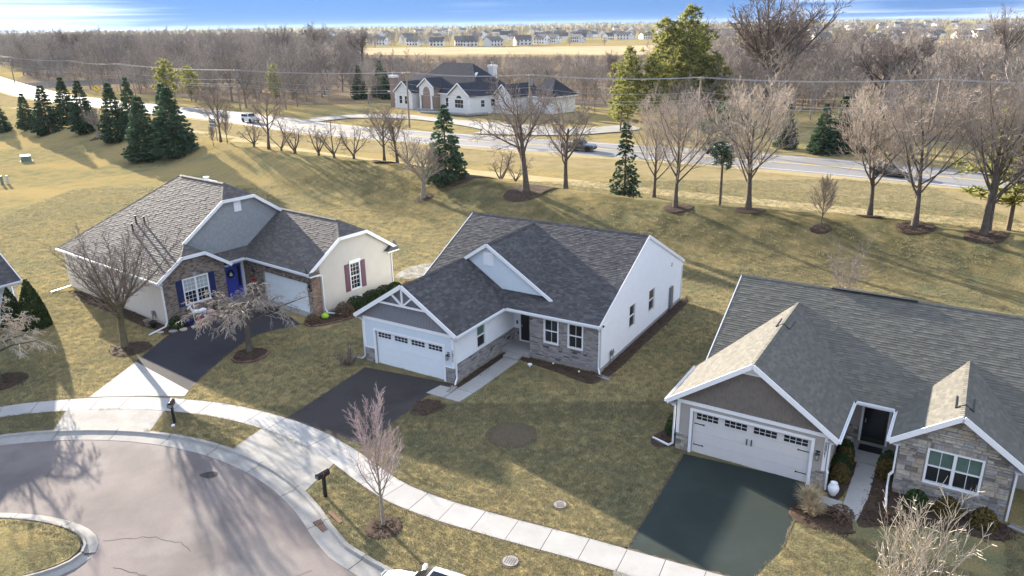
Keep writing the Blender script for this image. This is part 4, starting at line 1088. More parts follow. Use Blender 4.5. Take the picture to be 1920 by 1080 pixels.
j1 = Plane((u2, 4.8, 0), (0, -1, 0), (-1, 0, 0)); a5 = flat_wall(HR, "wall", j1, [(0, 0), (3.58, 0), (3.58, 2.5), (0, 2.5)], [], MT['siding_taupe']); stones(a5, j1, [(0, 0), (3.58, 0), (3.58, 2.4), (0, 2.4)], [], MT['stone'], 36, .3, .6)
j2 = Plane((u3, sd, 0), (0, 1, 0), (1, 0, 0)); a6 = flat_wall(HR, "wall", j2, [(0, 0), (2.96, 0), (2.96, 2.5), (0, 2.5)], [], MT['siding_taupe']); lap(a6, j2, [(0, .1), (2.96, .1), (2.96, 2.5), (0, 2.5)], [], MT['siding_taupe'], .13)
j3 = Plane((u3, 4.18, 0), (1, 0, 0), (0, -1, 0)); a7 = flat_wall(HR, "wall", j3, [(0, 0), (3, 0), (3, 2.5), (0, 2.5)], [], MT['siding_taupe']); lap(a7, j3, [(0, .1), (3, .1), (3, 2.5), (0, 2.5)], [], MT['siding_taupe'], .13)
RT = rD + rM; U3 = 16.2; rpk = rze + k1 * (rM / 2 + oR) - .15
for pl_, L_ in ((Plane((0, RT, 0), (0, -1, 0), (-1, 0, 0)), 1), (Plane((U3, rD, 0), (0, 1, 0), (1, 0, 0)), 0)):
    pg = [(0, 0), (rM, 0), (rM, 2.5), (rM / 2, rpk), (0, 2.5)] if not L_ else [(0, 0), (RT, 0), (RT, 2.5), (rM, 2.5), (rM / 2, rpk), (0, 2.5)]
    o_ = flat_wall(HR, "wall", pl_, pg, [], MT['siding_taupe']); lap(o_, pl_, [(a, max(b, .1)) for a, b in pg], [], MT['siding_taupe'], .13)
flat_wall(HR, "wall", Plane((U3, RT, 0), (-1, 0, 0), (0, 1, 0)), [(0, 0), (U3, 0), (U3, 2.5), (0, 2.5)], [], MT['siding_taupe'])
ev = rD - oR; rv = rD + rM / 2; v1 = ev + (rzg - rze) / k1; v2 = ev + (szp - rze) / k1; X0, X1 = -.07, U3 + .1
# front slope of the main roof, open over the porch recess
slope(HR, [(X0, ev, rze), (X1, ev, rze), (X1, rv, rzr), (X0, rv, rzr)], RR, .15, (.2, .34))
slope(HR, [(X1, RT + oR, rze), (X0, RT + oR, rze), (X0, rv, rzr), (X1, rv, rzr)], RR, detail=False)
slope(HR, [(-oR, -.4, rze), (rW / 2, -.4, rzg), (rW / 2, v1, rzg + .015), (-oR, ev, rze + .015)], RR, .15, (.2, .34), seed=41)
slope(HR, [(rW + oR, -.4, rze), (rW / 2, -.4, rzg), (rW / 2, v1, rzg + .015), (rW + oR, ev, rze + .015)], RR, .15, (.2, .34), seed=42)
slope(HR, [(u2 - oR, sd - .4, rze), (us, sd - .4, szp), (us, v2, szp + .015), (u2 - oR, ev, rze + .015)], RR, .15, (.2, .34), seed=43)
slope(HR, [(u3 + oR, sd - .4, rze), (us, sd - .4, szp), (us, v2, szp + .015), (u3 + oR, ev, rze + .015)], RR, .15, (.2, .34), seed=44)
caps(HR, (X0, rv, rzr), (X1, rv, rzr), RR); caps(HR, (rW / 2, -.4, rzg), (rW / 2, v1, rzg), RR); caps(HR, (us, sd - .4, szp), (us, v2, szp), RR)
rvt = MB(); rvt.beam((4.6, rv - .05, rzr + .045), (8.6, rv - .05, rzr + .045), .26, .05); rvt.build("ridge_vent", MT['black'], HR)
for (cx, vv, zz, kk) in ((rW / 2, 5.6, rzg, k2), (us, 2.6, szp, k3)):
    sn = MB()
    for s_ in (-1, 1): sn.beam((cx + s_ * .32, vv - .6, zz - kk * .32 + .05), (cx + s_ * .32, vv + .6, zz - kk * .32 + .05), .05, .05)
    sn.beam((cx - .32, vv - .6, zz - kk * .32 + .05), (cx, vv - .6, zz + .05), .04, .04); sn.beam((cx, vv - .6, zz + .05), (cx + .32, vv - .6, zz - kk * .32 + .05), .04, .04)
    sn.build("vent_frame", MT['black'], HR)
boards(HR, "rake_board", [((-oR - .02, -.42, rze - .03), (rW / 2, -.42, rzg - .02)), ((rW + oR + .02, -.42, rze - .03), (rW / 2, -.42, rzg - .02)), ((u2 - oR - .02, sd - .42, rze - .03), (us, sd - .42, szp - .02)), ((u3 + oR + .02, sd - .42, rze - .03), (us, sd - .42, szp - .02))], .05, .22, MT['white'])
boards(HR, "rake_board", [((X0, ev, rze - .08), (X0, rv, rzr - .08)), ((X1, ev, rze - .08), (X1, rv, rzr - .08))], .05, .18, MT['white'])
boards(HR, "fascia", [((-oR + .02, -.4, rze - .1), (-oR + .02, ev, rze - .1)), ((rW + oR - .02, -.4, rze - .1), (rW + oR - .02, ev, rze - .1)), ((rW + oR, ev + .02, rze - .1), (u2 - oR, ev + .02, rze - .1)), ((u2 - oR + .02, sd - .4, rze - .1), (u2 - oR + .02, ev, rze - .1)), ((u3 + oR - .02, sd - .4, rze - .1), (u3 + oR - .02, ev, rze - .1)), ((u3 + oR, ev + .02, rze - .1), (X1, ev + .02, rze - .1))], .03, .17, MT['white'])
for q in ((-oR, .02, -.4, ev), (rW - .02, rW + oR, -.4, 4.8), (u2 - oR, u2 + .02, sd - .4, 4.8), (u3 - .02, u3 + oR, sd - .4, ev), (rW + oR, u2 - oR, ev, 4.8)):
    MB().poly([(q[0], q[2], rze - .15), (q[1], q[2], rze - .15), (q[1], q[3], rze - .15), (q[0], q[3], rze - .15)][::-1]).build("soffit", MT['white'], HR)
for x in (-oR, u2 - oR, u3 + oR - .0, rW + oR):     # boxed eave returns at the gable feet
    pass
for a, b, c in (((-oR, -.4, rze + .02), (-oR, ev, rze + .02), (-1, 0, 0)), ((rW + oR, -.4, rze + .02), (rW + oR, ev - .1, rze + .02), (1, 0, 0)), ((rW + oR + .12, ev, rze + .02), (u2 - oR - .12, ev, rze + .02), (0, -1, 0)), ((u2 - oR, sd - .4, rze + .02), (u2 - oR, ev - .1, rze + .02), (-1, 0, 0)), ((u3 + oR, sd - .4, rze + .02), (u3 + oR, ev, rze + .02), (1, 0, 0))):
    gutter(HR, a, b, c)
downspout(HR, [(-oR - .06, -.2, rze - .1), (-.1, -.1, rze - .35), (-.1, -.1, .3), (-.3, -.1, .12), (-1.2, .25, .07)])
downspout(HR, [(rW + oR + .06, -.2, rze - .1), (rW + .1, -.1, rze - .35), (rW + .1, -.1, 1.0), (rW + .14, -.14, .9), (rW + .14, -.14, .1)])
downspout(HR, [(u2 - oR - .06, sd - .2, rze - .1), (u2 - .1, sd - .05, rze - .35), (u2 - .1, sd - .05, 1.0), (u2 - .22, sd - .12, .85), (u2 - .22, sd - .12, .3), (u2 - .1, sd - 1.6, .12)])
downspout(HR, [(u3 + oR + .06, sd - .2, rze - .1), (u3 + .1, sd - .05, rze - .35), (u3 + .1, sd - .05, .12)]); splash(HR, (u3 + .2, sd - .2, .03), (1, -.4, 0))
pbox(MB(), j2, .25, .45, 1.3, 1.55, .02, .12).build("meter_box", MT['grey_metal'], HR)
# ------------------------------------------------------------------ brick-fronted house with the blue door
HA = empty("house", (-23.235, 47.698, 0), .918, "beige house with tan brick front, royal blue door and weathered clipped-gable roof", "house")
RA = MT['roof_a']; zA = lambda x: 3.2 + .7 * (x + .4)
bA = Plane((0, 0, 0), (1, 0, 0), (0, -1, 0)); bt = lambda s: 3.2 + .7 * (min(s, 4.67 - s) + .4) - .13
bp = [(0, 0), (4.67, 0), (4.67, bt(0)), (3.12, 4.43), (1.55, 4.43), (0, bt(0))]; bh = [(1.4, 1.04, 3.33, 2.93)]
x1 = flat_wall(HA, "wall", bA, bp, bh, MT['mortar']); bricks(x1, bA, bp, bh, MT['brick_a'], seed=51)
fr = window(HA, bA, *bh[0], halves=2, cols=3, rows=3, glass='glass', gl2='glass_blind')
for q in ((.93, 1.37), (3.36, 3.80)):
    so = pbox(MB(), bA, *q, 1.04, 2.93, .02, .06).build("shutter", MT['navy'], HA)
    for k in range(2): pbox(MB(), bA, q[0] + .07, q[1] - .07, 1.12 + k * .92, 1.93 + k * .9, .06, .072).build("panel", MT['navy'], so)
MB().hexa([bA.P(2.26, 2.95, 0), bA.P(2.46, 2.95, 0), bA.P(2.46, 2.95, .06), bA.P(2.26, 2.95, .06), bA.P(2.2, 3.22, 0), bA.P(2.52, 3.22, 0), bA.P(2.52, 3.22, .06), bA.P(2.2, 3.22, .06)]).build("keystone", MT['concrete'], HA)
pbox(MB(), bA, 1.35, 3.38, .96, 1.03, 0, .07).build("sill", MT['brick_a'], HA)
bR = Plane((4.67, 0, 0), (0, 1, 0), (1, 0, 0)); x2 = flat_wall(HA, "wall", bR, [(0, 0), (1.1, 0), (1.1, 3.05), (0, 3.05)], [], MT['mortar']); bricks(x2, bR, [(0, 0), (1.1, 0), (1.1, 3.05), (0, 3.05)], [], MT['brick_a'], seed=52)
dA_ = Plane((4.67, 1.1, 0), (1, 0, 0), (0, -1, 0)); x3 = flat_wall(HA, "wall", dA_, [(0, 0), (2.25, 0), (2.25, 3.05), (0, 3.05)], [(.62, .12, 2.0, 2.75)], MT['white'])
fd = pbox(MB(), dA_, .62, 1.55, .12, 2.62, -.08, -.02).build("front_door", MT['door_blue'], HA)
for q in ((.70, 1.04, .3, 1.1), (1.13, 1.47, .3, 1.1), (.70, 1.04, 1.25, 1.6), (1.13, 1.47, 1.25, 1.6)): pbox(MB(), dA_, *q, -.02, -.008).build("panel", MT['door_blue'], fd)
pbox(MB(), dA_, 1.58, 1.98, .12, 2.62, -.08, -.03).build("sidelight_frame", MT['door_blue'], HA); pbox(MB(), dA_, 1.66, 1.88, .9, 2.45, -.03, -.015).build("sidelight_glass", MT['glass'], HA)
wr_ = MB(); cc = dA_.P(1.08, 1.98, .05)
wr_.tube([cc + dA_.d * (.24 * math.cos(a)) + Z3 * (.24 * math.sin(a)) for a in np.linspace(0, 2 * math.pi, 15)], .075, 6)
wreath = wr_.build("wreath", MT['arbor'], label="dark green wreath with white bow on the royal blue front door", cat="wreath"); wreath.location = HA.location; wreath.rotation_euler = HA.rotation_euler
bw = MB(); bw.beam(cc + Z3 * -.1, cc + Z3 * .08, .08, .1); bw.beam(cc + dA_.d * -.12 + Z3 * -.12, cc + dA_.d * .12 + Z3 * -.1, .06, .08); bw.build("bow", MT['white'], wreath)
for q in ((.5, .62, .05, 2.75), (2.0, 2.14, .05, 2.75)): pbox(MB(), dA_, *q, -.02, .06).build("door_casing", MT['white'], HA)
pbox(MB(), dA_, .62, 2.0, 2.64, 2.75, -.02, .06).build("door_casing", MT['white'], HA)
MB().box((4.7, -.15, -.05), (6.9, 1.1, .13)).build("porch_slab", MT['concrete_old'], HA)
fA = Plane((6.92, 1.1, 0), (0, -1, 0), (-1, 0, 0)); gd = [(2.31, -.01, 7.34, 2.36)]; gL = 7.83
x4 = flat_wall(HA, "wall", fA, [(0, 0), (gL, 0), (gL, 3.05), (0, 3.05)], gd, MT['mortar'], .3); bricks(x4, fA, [(0, 0), (gL, 0), (gL, 3.05), (0, 3.05)], gd, MT['brick_a'], seed=53)
garage_door(HA, fA, 2.31, 7.34, 2.36, 'door_c', wins=0, d=-.14)
pbox(MB(), fA, 2.25, 7.4, -.04, .1, -.2, .45).build("threshold", MT['concrete_old'], HA)
MB().hexa([fA.P(4.75, 2.4, 0), fA.P(4.9, 2.4, 0), fA.P(4.9, 2.4, .05), fA.P(4.75, 2.4, .05), fA.P(4.7, 2.65, 0), fA.P(4.95, 2.65, 0), fA.P(4.95, 2.65, .05), fA.P(4.7, 2.65, .05)]).build("keystone", MT['concrete'], HA)
lantern(HA, fA, 7.58, 2.0); lantern(HA, fA, 1.2, 2.0)
hp = MB(); hp.lathe([(.02, 0), (.13, .16), (.15, .24), (.05, .27)], 8, fA.P(1.2, 1.35, .12)); tag(hp.build("hanging_ornament", mat('red_paint', (.5, .03, .03), rough=.5)), "red heart-shaped ornament hanging below the porch lantern by blue door", "ornament").matrix_world = Matrix.Translation(HA.location) @ Matrix.Rotation(.918, 4, 'Z')
kw = (5.97 - 3.2) / (10.66 - 6.52)
sA = Plane((6.92, -6.73, 0), (1, 0, 0), (0, -1, 0)); sw = lambda s: 5.97 - kw * abs(s - 3.74) - .13
sp = [(0, 0), (7.55, 0), (7.55, sw(7.55)), (5.0, 5.03), (2.48, 5.03), (0, sw(0))]; sh_ = [(3.37, .95, 4.37, 3.0)]
x5 = flat_wall(HA, "wall", sA, sp, sh_, MT['mortar']); bricks(x5, sA, [(0, 0), (.72, 0), (.72, 3.2), (0, 3.2)], [], MT['brick_red'], seed=54)
lap(x5, sA, [(.74, .15), (7.55, .15), (7.55, sw(7.55)), (5.0, 5.03), (2.48, 5.03), (.74, sw(.74))], sh_, MT['siding_beige'], .17, .045)
window(HA, sA, *sh_[0], cols=3, rows=3); pbox(MB(), sA, 3.32, 4.42, 2.98, 3.2, .0, .09).build("window_head", MT['white'], HA)
for q in ((2.9, 3.35), (4.4, 4.84)):
    so = pbox(MB(), sA, *q, .95, 2.98, .02, .06).build("shutter", MT['plum'], HA)
    for k in range(2): pbox(MB(), sA, q[0] + .07, q[1] - .07, 1.05 + k * .98, 1.95 + k * .95, .06, .072).build("panel", MT['plum'], so)
pbox(MB(), sA, 3.6, 4.3, .25, .42, .02, .06).build("foundation_vent", MT['white'], HA)
lA = Plane((0, 14.0, 0), (0, -1, 0), (-1, 0, 0)); lh = [(4.0, 1.1, 5.0, 2.7), (8.3, 1.1, 9.3, 2.7)]
x6 = flat_wall(HA, "wall", lA, [(0, 0), (14, 0), (14, 3.1), (0, 3.1)], lh, MT['siding_beige']); lap(x6, lA, [(0, .2), (14, .2), (14, 3.1), (0, 3.1)], lh, MT['siding_beige'], .17, .045)
for h in lh: window(HA, lA, *h, cols=2, rows=2)
pbox(MB(), lA, 13.86, 14.02, .1, 3.1, 0, .05).build("corner_board", MT['white'], HA)
gmm = MB(); gmm.tube([lA.P(12.2, .1, .1), lA.P(12.2, .6, .1), lA.P(12.6, .6, .1), lA.P(12.6, .3, .1)], .03, 6); pbox(gmm, lA, 12.3, 12.55, .5, .8, .05, .2); gmm.build("gas_meter", MT['grey_metal'], HA)
for pl_, pg in ((Plane((14.0, 1.03, 0), (0, 1, 0), (1, 0, 0)), [(0, 0), (13, 0), (13, 3.1), (0, 3.1)]), (Plane((14.47, -6.73, 0), (0, 1, 0), (1, 0, 0)), [(0, 0), (7.76, 0), (7.76, 3.15), (0, 3.15)]), (Plane((14.0, 14.0, 0), (-1, 0, 0), (0, 1, 0)), [(0, 0), (14, 0), (14, 3.1), (0, 3.1)])):
    flat_wall(HA, "wall", pl_, pg, [], MT['siding_beige'])
mA = Plane((0, 1.03, 0), (1, 0, 0), (0, -1, 0)); mt_ = lambda x: 8.37 - .7 * abs(x - 6.98) - .13
mp = [(2.3, 3.2), (11.7, 3.2), (11.7, mt_(11.7)), (8.3, 7.36), (5.66, 7.36), (2.3, mt_(2.3))]
x7 = flat_wall(HA, "gable_wall", mA, mp, [], MT['siding_sage']); shakes(x7, mA, mp, [], MT['siding_sage'], .17)
gv = pbox(MB(), mA, 6.7, 7.26, 6.45, 7.36, .02, .07).build("gable_vent", MT['white'], HA)
for k in range(7): pbox(MB(), mA, 6.76, 7.2, 6.52 + k * .115, 6.6 + k * .115, .07, .09).build("louvre", MT['white'], gv)
br = zA(2.335)
E_ = .16; TB = (.2, .34)
slope(HA, [(-.4, -.3, 3.2), (1.46, -.3, 4.503), (2.335, .6, br), (2.335, .73, br), (5.69, .73, zA(5.69)), (6.98, 2.33, 8.37), (6.98, 8.04, 8.37), (-.4, 14.37, 3.2)], RA, E_, TB)
slope(HA, [(1.46, -.3, 4.503), (3.21, -.3, 4.503), (2.335, .6, br)], RA, E_, TB)
slope(HA, [(3.21, -.3, 4.503), (5.07, -.3, 3.2), (5.07, .18, 3.2), (4.22, 1.03, 3.795), (2.335, 1.03, br), (2.335, .6, br)], RA, E_, TB)
slope(HA, [(5.07, .18, 3.2), (6.52, .18, 3.2), (7.41, 1.03, 3.795), (4.22, 1.03, 3.795)], RA, E_, TB)
slope(HA, [(6.52, -7.03, 3.2), (6.52, .18, 3.2), (7.41, 1.03, 3.795), (10.66, 1.03, 5.97), (10.66, -5.43, 5.97), (9.39, -7.03, 5.119)], RA, E_, TB)
slope(HA, [(9.39, -7.03, 5.119), (11.93, -7.03, 5.119), (10.66, -5.43, 5.97)], RA, E_, TB)
slope(HA, [(11.93, -7.03, 5.119), (10.66, -5.43, 5.97), (10.66, 1.03, 5.97), (14.8, 1.03, 3.2), (14.8, -7.03, 3.2)], RA, detail=False)
slope(HA, [(8.27, .73, 7.467), (6.98, 2.33, 8.37), (6.98, 8.04, 8.37), (14.36, 14.37, 3.2), (14.36, .73, 3.2)], RA, detail=False)
slope(HA, [(5.69, .73, zA(5.69)), (8.27, .73, zA(5.69)), (6.98, 2.33, 8.37)], RA, E_, TB)
slope(HA, [(6.98, 8.04, 8.37), (-.4, 14.37, 3.2), (14.36, 14.37, 3.2)], RA, detail=False)
def rake(parent, pts, w=.05, h=.22):
    for p, q in zip(pts[:-1], pts[1:]): MB().beam(p, q, w, h).build("rake_board", MT['white'], parent)
rake(HA, [(-.45, -.32, 3.14), (1.46, -.32, 4.44), (3.21, -.32, 4.44), (5.12, -.32, 3.14)]); rake(HA, [(2.3, .71, br - .06), (5.69, .71, 7.4), (8.27, .71, 7.4), (10.6, .71, 5.78)]); rake(HA, [(6.47, -7.05, 3.14), (9.39, -7.05, 5.06), (11.93, -7.05, 5.06), (14.85, -7.05, 3.14)])
boards(HA, "fascia", [((-.38, -.3, 3.09), (-.38, 14.3, 3.09)), ((5.05, -.3, 3.09), (5.05, .18, 3.09)), ((5.07, .2, 3.09), (6.52, .2, 3.09)), ((6.54, -7.03, 3.09), (6.54, .18, 3.09))], .03, .18, MT['white'])
for q in ((-.4, .02, -.3, 14.3), (4.6, 5.07, -.3, 1.1), (4.67, 6.95, .18, 1.12), (6.52, 6.95, -7.03, .3)):
    MB().poly([(q[0], q[2], 3.045), (q[1], q[2], 3.045), (q[1], q[3], 3.045), (q[0], q[3], 3.045)][::-1]).build("soffit", MT['white'], HA)
gutter(HA, (-.4, -.3, 3.23), (-.4, 14.3, 3.23), (-1, 0, 0)); gutter(HA, (6.52, -7.03, 3.23), (6.52, .05, 3.23), (-1, 0, 0)); gutter(HA, (5.15, .18, 3.23), (6.4, .18, 3.23), (0, -1, 0))
for xa, xb in ((6.5, 7.35), (13.7, 14.85)):    # little roofs returning round the gable feet
    er = MB().hexa([(xa, -7.22, 3.0), (xb, -7.22, 3.0), (xb, -6.73, 3.0), (xa, -6.73, 3.0), (xa, -7.22, 3.1), (xb, -7.22, 3.1), (xb, -6.73, 3.12), (xa, -6.73, 3.12)]).build("eave_return", MT['white'], HA)
    m_ = (xb if xa < 8 else xa); n_ = (xa if xa < 8 else xb)
    MB().add([(n_, -7.24, 3.11), (m_, -7.24, 3.11), (m_, -6.72, 3.11), (n_, -6.72, 3.11), (n_, -6.72, 3.75)], [(0, 1, 4), (1, 2, 4), (0, 4, 3), (0, 3, 2, 1), (2, 3, 4)]).build("return_roof", RA, er)
caps(HA, (6.98, 2.33, 8.37), (6.98, 8.04, 8.37), RA); caps(HA, (10.66, -5.43, 5.97), (10.66, 1.0, 5.97), RA)
for a, b in (((1.46, -.3, 4.503), (2.335, .6, br)), ((5.69, .73, 7.467), (6.98, 2.33, 8.37)), ((9.39, -7.03, 5.119), (10.66, -5.43, 5.97)), ((11.93, -7.03, 5.119), (10.66, -5.43, 5.97)), ((-.4, 14.37, 3.2), (6.98, 8.04, 8.37))): caps(HA, a, b, RA, .12, .07)
for x, y, hgt in ((2.8, 7.75, .55), (2.9, 6.7, .55), (2.15, 7.1, .65)):
    mb = MB().lathe([(.06, -.2), (.06, hgt)], 8, (x, y, zA(x))); mb.lathe([(.09, hgt), (.09, hgt + .06)], 8, (x, y, zA(x))); mb.build("vent_pipe", MT['black'], HA)
chm = MB().box((10.3, 10.4, 3), (11.4, 11.7, 6.9)); chm.lathe([(.18, 6.9), (.18, 7.2), (.26, 7.24), (.26, 7.3)], 10, (10.8, 11, 0)); chm.build("chimney", MT['siding_white'], HA)
downspout(HA, [(-.45, -.2, 3.05), (-.08, -.05, 2.75), (-.08, -.05, .35), (-.35, -.25, .15), (-1.7, -.6, .1)])
downspout(HA, [(6.47, -7.0, 3.05), (7.75, -6.83, 2.8), (7.75, -6.83, .35), (7.75, -7.1, .12), (8.2, -8.0, .1)]); downspout(HA, [(14.4, -7.0, 3.05), (14.4, -6.8, 2.8), (14.4, -6.8, .2)])
downspout(HA, [(-.45, 13.9, 3.05), (-.1, 13.9, 2.8), (-.1, 13.9, .2), (-1.6, 13.9, .1)])

# ------------------------------------------------------------------ plain neighbour house at the left edge, mostly outside the view
HL = empty("house", (-34.46, 49.5, 0), 1.0, "house corner with dark shingle roof and pale blue wall beside the arborvitae", "house")
lw = Plane((-12, 0, 0), (1, 0, 0), (0, -1, 0)); x8 = flat_wall(HL, "wall", lw, [(0, 0), (12, 0), (12, 2.7), (0, 2.7)], [(8, 1, 9.4, 2.4)], MT['siding_c']); lap(x8, lw, [(0, .15), (12, .15), (12, 2.7), (0, 2.7)], [(8, 1, 9.4, 2.4)], MT['siding_c'], .12); window(HL, lw, 8, 1, 9.4, 2.4, halves=2)
le = Plane((0, 0, 0), (0, 1, 0), (1, 0, 0)); x9 = flat_wall(HL, "wall", le, [(0, 0), (11, 0), (11, 2.7), (0, 2.7)], [], MT['siding_c']); lap(x9, le, [(0, .15), (11, .15), (11, 2.7), (0, 2.7)], [], MT['siding_c'], .12)
flat_wall(HL, "wall", Plane((0, 11, 0), (-1, 0, 0), (0, 1, 0)), [(0, 0), (12, 0), (12, 2.7), (0, 2.7)], [], MT['siding_c']); flat_wall(HL, "wall", Plane((-12, 11, 0), (0, -1, 0), (-1, 0, 0)), [(0, 0), (11, 0), (11, 2.7), (0, 2.7)], [], MT['siding_c'])
pbox(MB(), le, 0, .14, 0, 2.7, 0, .05).build("corner_board", MT['white'], HL)
hz = 7.2
slope(HL, [(-12.5, -.5, 2.75), (.5, -.5, 2.75), (.5, 5.9, hz), (-12.5, 5.9, hz)], MT['roof_c']); slope(HL, [(-12.5, 12.3, 2.75), (.5, 12.3, 2.75), (.5, 5.9, hz), (-12.5, 5.9, hz)], MT['roof_c'], detail=False)
for px_, sg_ in ((0, 1), (-12, -1)):
    gp_ = Plane((px_, 0 if sg_ > 0 else 11.8, 0), (0, sg_, 0), (sg_, 0, 0)); gw_ = flat_wall(HL, "gable_wall", gp_, [(0, 2.7), (11.8, 2.7), (5.9, hz - .15)], [], MT['siding_c']); lap(gw_, gp_, [(0, 2.7), (11.8, 2.7), (5.9, hz - .15)], [], MT['siding_c'], .12)
rake(HL, [(.52, -.5, 2.68), (.52, 5.9, hz - .07), (.52, 12.3, 2.68)])
caps(HL, (.5, 5.9, hz), (-12.5, 5.9, hz), MT['roof_c']); boards(HL, "fascia", [((-12.5, -.48, 2.64), (.5, -.48, 2.64))], .03, .18, MT['white']); gutter(HL, (-12, -.5, 2.78), (.5, -.5, 2.78), (0, -1, 0)); downspout(HL, [(.3, -.55, 2.6), (.1, -.08, 2.3), (.1, -.08, .2)])

# ------------------------------------------------------------------ the big house across the arterial road
HF = empty("house", (-27.15, 188.74, 0), -.785, "large white stucco house with dark hipped roof, arched porch and chimneys across the road", "house"); HF.scale = (1, 1, 1.14)
def block(parent, u0, u1, v0, v1, z, m='far_white', wins=()):
    mb = MB().box((u0, v0, -.1), (u1, v1, z)); return mb.build("wall", MT[m], parent)
def hip(parent, u0, u1, v0, v1, z, zr_, a, b, o=.5, m='roof_dark'):
    """hip roof: ridge from u=a to u=b at the middle depth"""
    vm = (v0 + v1) / 2; A = [(u0 - o, v0 - o, z), (u1 + o, v0 - o, z), (u1 + o, v1 + o, z), (u0 - o, v1 + o, z)]; r0, r1 = (a, vm, zr_), (b, vm, zr_)
    rf = MB().poly([A[0], A[1], r1, r0]).poly([A[1], A[2], r1]).poly([A[2], A[3], r0, r1]).poly([A[3], A[0], r0]).poly(A[::-1]).build("roof", MT[m], parent)
    fs = MB()
    for i in range(4): fs.beam(Vector(A[i]) - Z3 * .12, Vector(A[(i + 1) % 4]) - Z3 * .12, .06, .22)
    fs.build("fascia", MT['white'], rf); return rf
def gable_front(parent, u0, u1, v0, v1, z, pz, o=.4, wall='far_white', m='roof_dark'):
    um = (u0 + u1) / 2; k = (pz - z) / (um - u0 + o)
    MB().poly([(u0, v0, -.1), (u1, v0, -.1), (u1, v0, z), (um, v0, pz - k * o), (u0, v0, z)]).poly([(u0, v0, -.1), (u0, v0, z), (u0, v1, z), (u0, v1, -.1)]).poly([(u1, v0, -.1), (u1, v1, -.1), (u1, v1, z), (u1, v0, z)]).build("wall", MT[wall], parent)
    zz = z - .05
    rf = MB()
    for s in (-1, 1):
        e = um + s * (um - u0 + o); P = [(e, v0 - o, zz), (um, v0 - o, pz), (um, v1, pz), (e, v1, zz)]; rf.poly(P); rf.poly([(a, b, c - .12) for a, b, c in P]); rf.poly([P[0], P[3], (P[3][0], P[3][1], P[3][2] - .12), (P[0][0], P[0][1], P[0][2] - .12)])
    r = rf.build("roof", MT[m], parent); tb = MB()
    for s in (-1, 1): tb.beam((um + s * (um - u0 + o), v0 - o - .02, zz - .06), (um, v0 - o - .02, pz - .06), .06, .26)
    tb.build("rake_board", MT['white'], r)
def fwin(parent, pl, s0, z0, s1, z1, cols=2, rows=2):
    f = MB()
    pbox(f, pl, s0 - .12, s1 + .12, z0 - .12, z1 + .12, 0, .04); w = f.build("window", MT['white'], parent)
    for i in range(cols):
        for j in range(rows):
            a, b = s0 + (s1 - s0) * i / cols + .03, s0 + (s1 - s0) * (i + 1) / cols - .03; c, d = z0 + (z1 - z0) * j / rows + .03, z0 + (z1 - z0) * (j + 1) / rows - .03
            pbox(MB(), pl, a, b, c, d, .04, .05).build("pane", MT['glass'], w)
block(HF, .5, 25.4, 3, 15, 3.6); hip(HF, .5, 25.4, 3, 15, 3.6, 9.25, 7.2, 17.6)
block(HF, -5.5, 1.0, 2.2, 12, 3.3); hip(HF, -5.5, 4, 2.2, 12, 3.3, 6.6, -1, 3)
gable_front(HF, -.6, 5.6, 0, 7, 3.55, 5.7); gable_front(HF, 19.2, 25.9, 0, 9, 3.7, 6.0)
gable_front(HF, 7.2, 12.5, 1.2, 7, 4.75, 6.5, wall='far_brick')
fF = Plane((0, 0, 0), (1, 0, 0), (0, -1, 0)); vF = Plane((0, 3, 0), (1, 0, 0), (0, -1, 0)); pF = Plane((0, 1.2, 0), (1, 0, 0), (0, -1, 0)); sF = Plane((25.9, 0, 0), (0, 1, 0), (1, 0, 0))
for (a, b) in ((.9, 2.0), (3.0, 4.1)): fwin(HF, fF, a, 1.1, b, 2.7, 1, 2)
fwin(HF, fF, 21.2, 1.3, 24.0, 2.9, 3, 2)
ar = MB(); ar.poly([fF.P(22.6 + 1.0 * math.cos(t), 3.05 + .75 * math.sin(t), .04) for t in np.linspace(0, math.pi, 12)]); arw = ar.build("arched_window", MT['white'], HF); MB().poly([fF.P(22.6 + .85 * math.cos(t), 3.1 + .58 * math.sin(t), .05) for t in np.linspace(0, math.pi, 12)]).build("pane", MT['glass'], arw)
fwin(HF, vF, 14.6, 1.0, 16.4, 2.7, 2, 2); fwin(HF, vF, 5.9, 1.0, 7.0, 2.7, 1, 2); fwin(HF, sF, 3.5, 1.4, 4.6, 2.7, 1, 2); fwin(HF, sF, 6.6, 1.4, 7.7, 2.7, 1, 2)
# porch: arched white front on two columns, brick behind
pw = MB(); cx_ = 9.85
arc = [(cx_ + 1.25 * math.cos(t), 3.55 + 1.25 * math.sin(t)) for t in np.linspace(math.pi, 0, 14)]
pw.poly([pF.P(s_, z_, .05) for s_, z_ in [(7.2, 3.0), (cx_ - 1.25, 3.0)] + arc + [(cx_ + 1.25, 3.0), (12.5, 3.0), (12.5, 4.75), (9.85, 6.25), (7.2, 4.75)]])
pw.build("porch_arch", MT['far_white'], HF)
for u in (7.9, 11.9):
    MB().lathe([(.34, 0), (.34, .25), (.24, .3), (.21, 2.7), (.3, 2.8), (.34, 3.0)], 10, (u, .9, .2)).build("column", MT['white'], HF)
fdo = pbox(MB(), vF, 10.6, 12.2, .5, 2.9, 0, .06).build("front_door", MT['siding_c'], HF); pbox(MB(), vF, 11.1, 11.7, 1.0, 2.6, .06, .075).build("pane", MT['glass'], fdo)
MB().box((7, -.8, -.1), (13, 3, .42)).build("porch_slab", MT['concrete_old'], HF)
for k in range(3): MB().box((8.2, -1.1 - k * .35, -.1), (11.8, -.8 - k * .35 + .02, .3 - k * .12)).build("step", MT['concrete_old'], HF)
qn = MB()
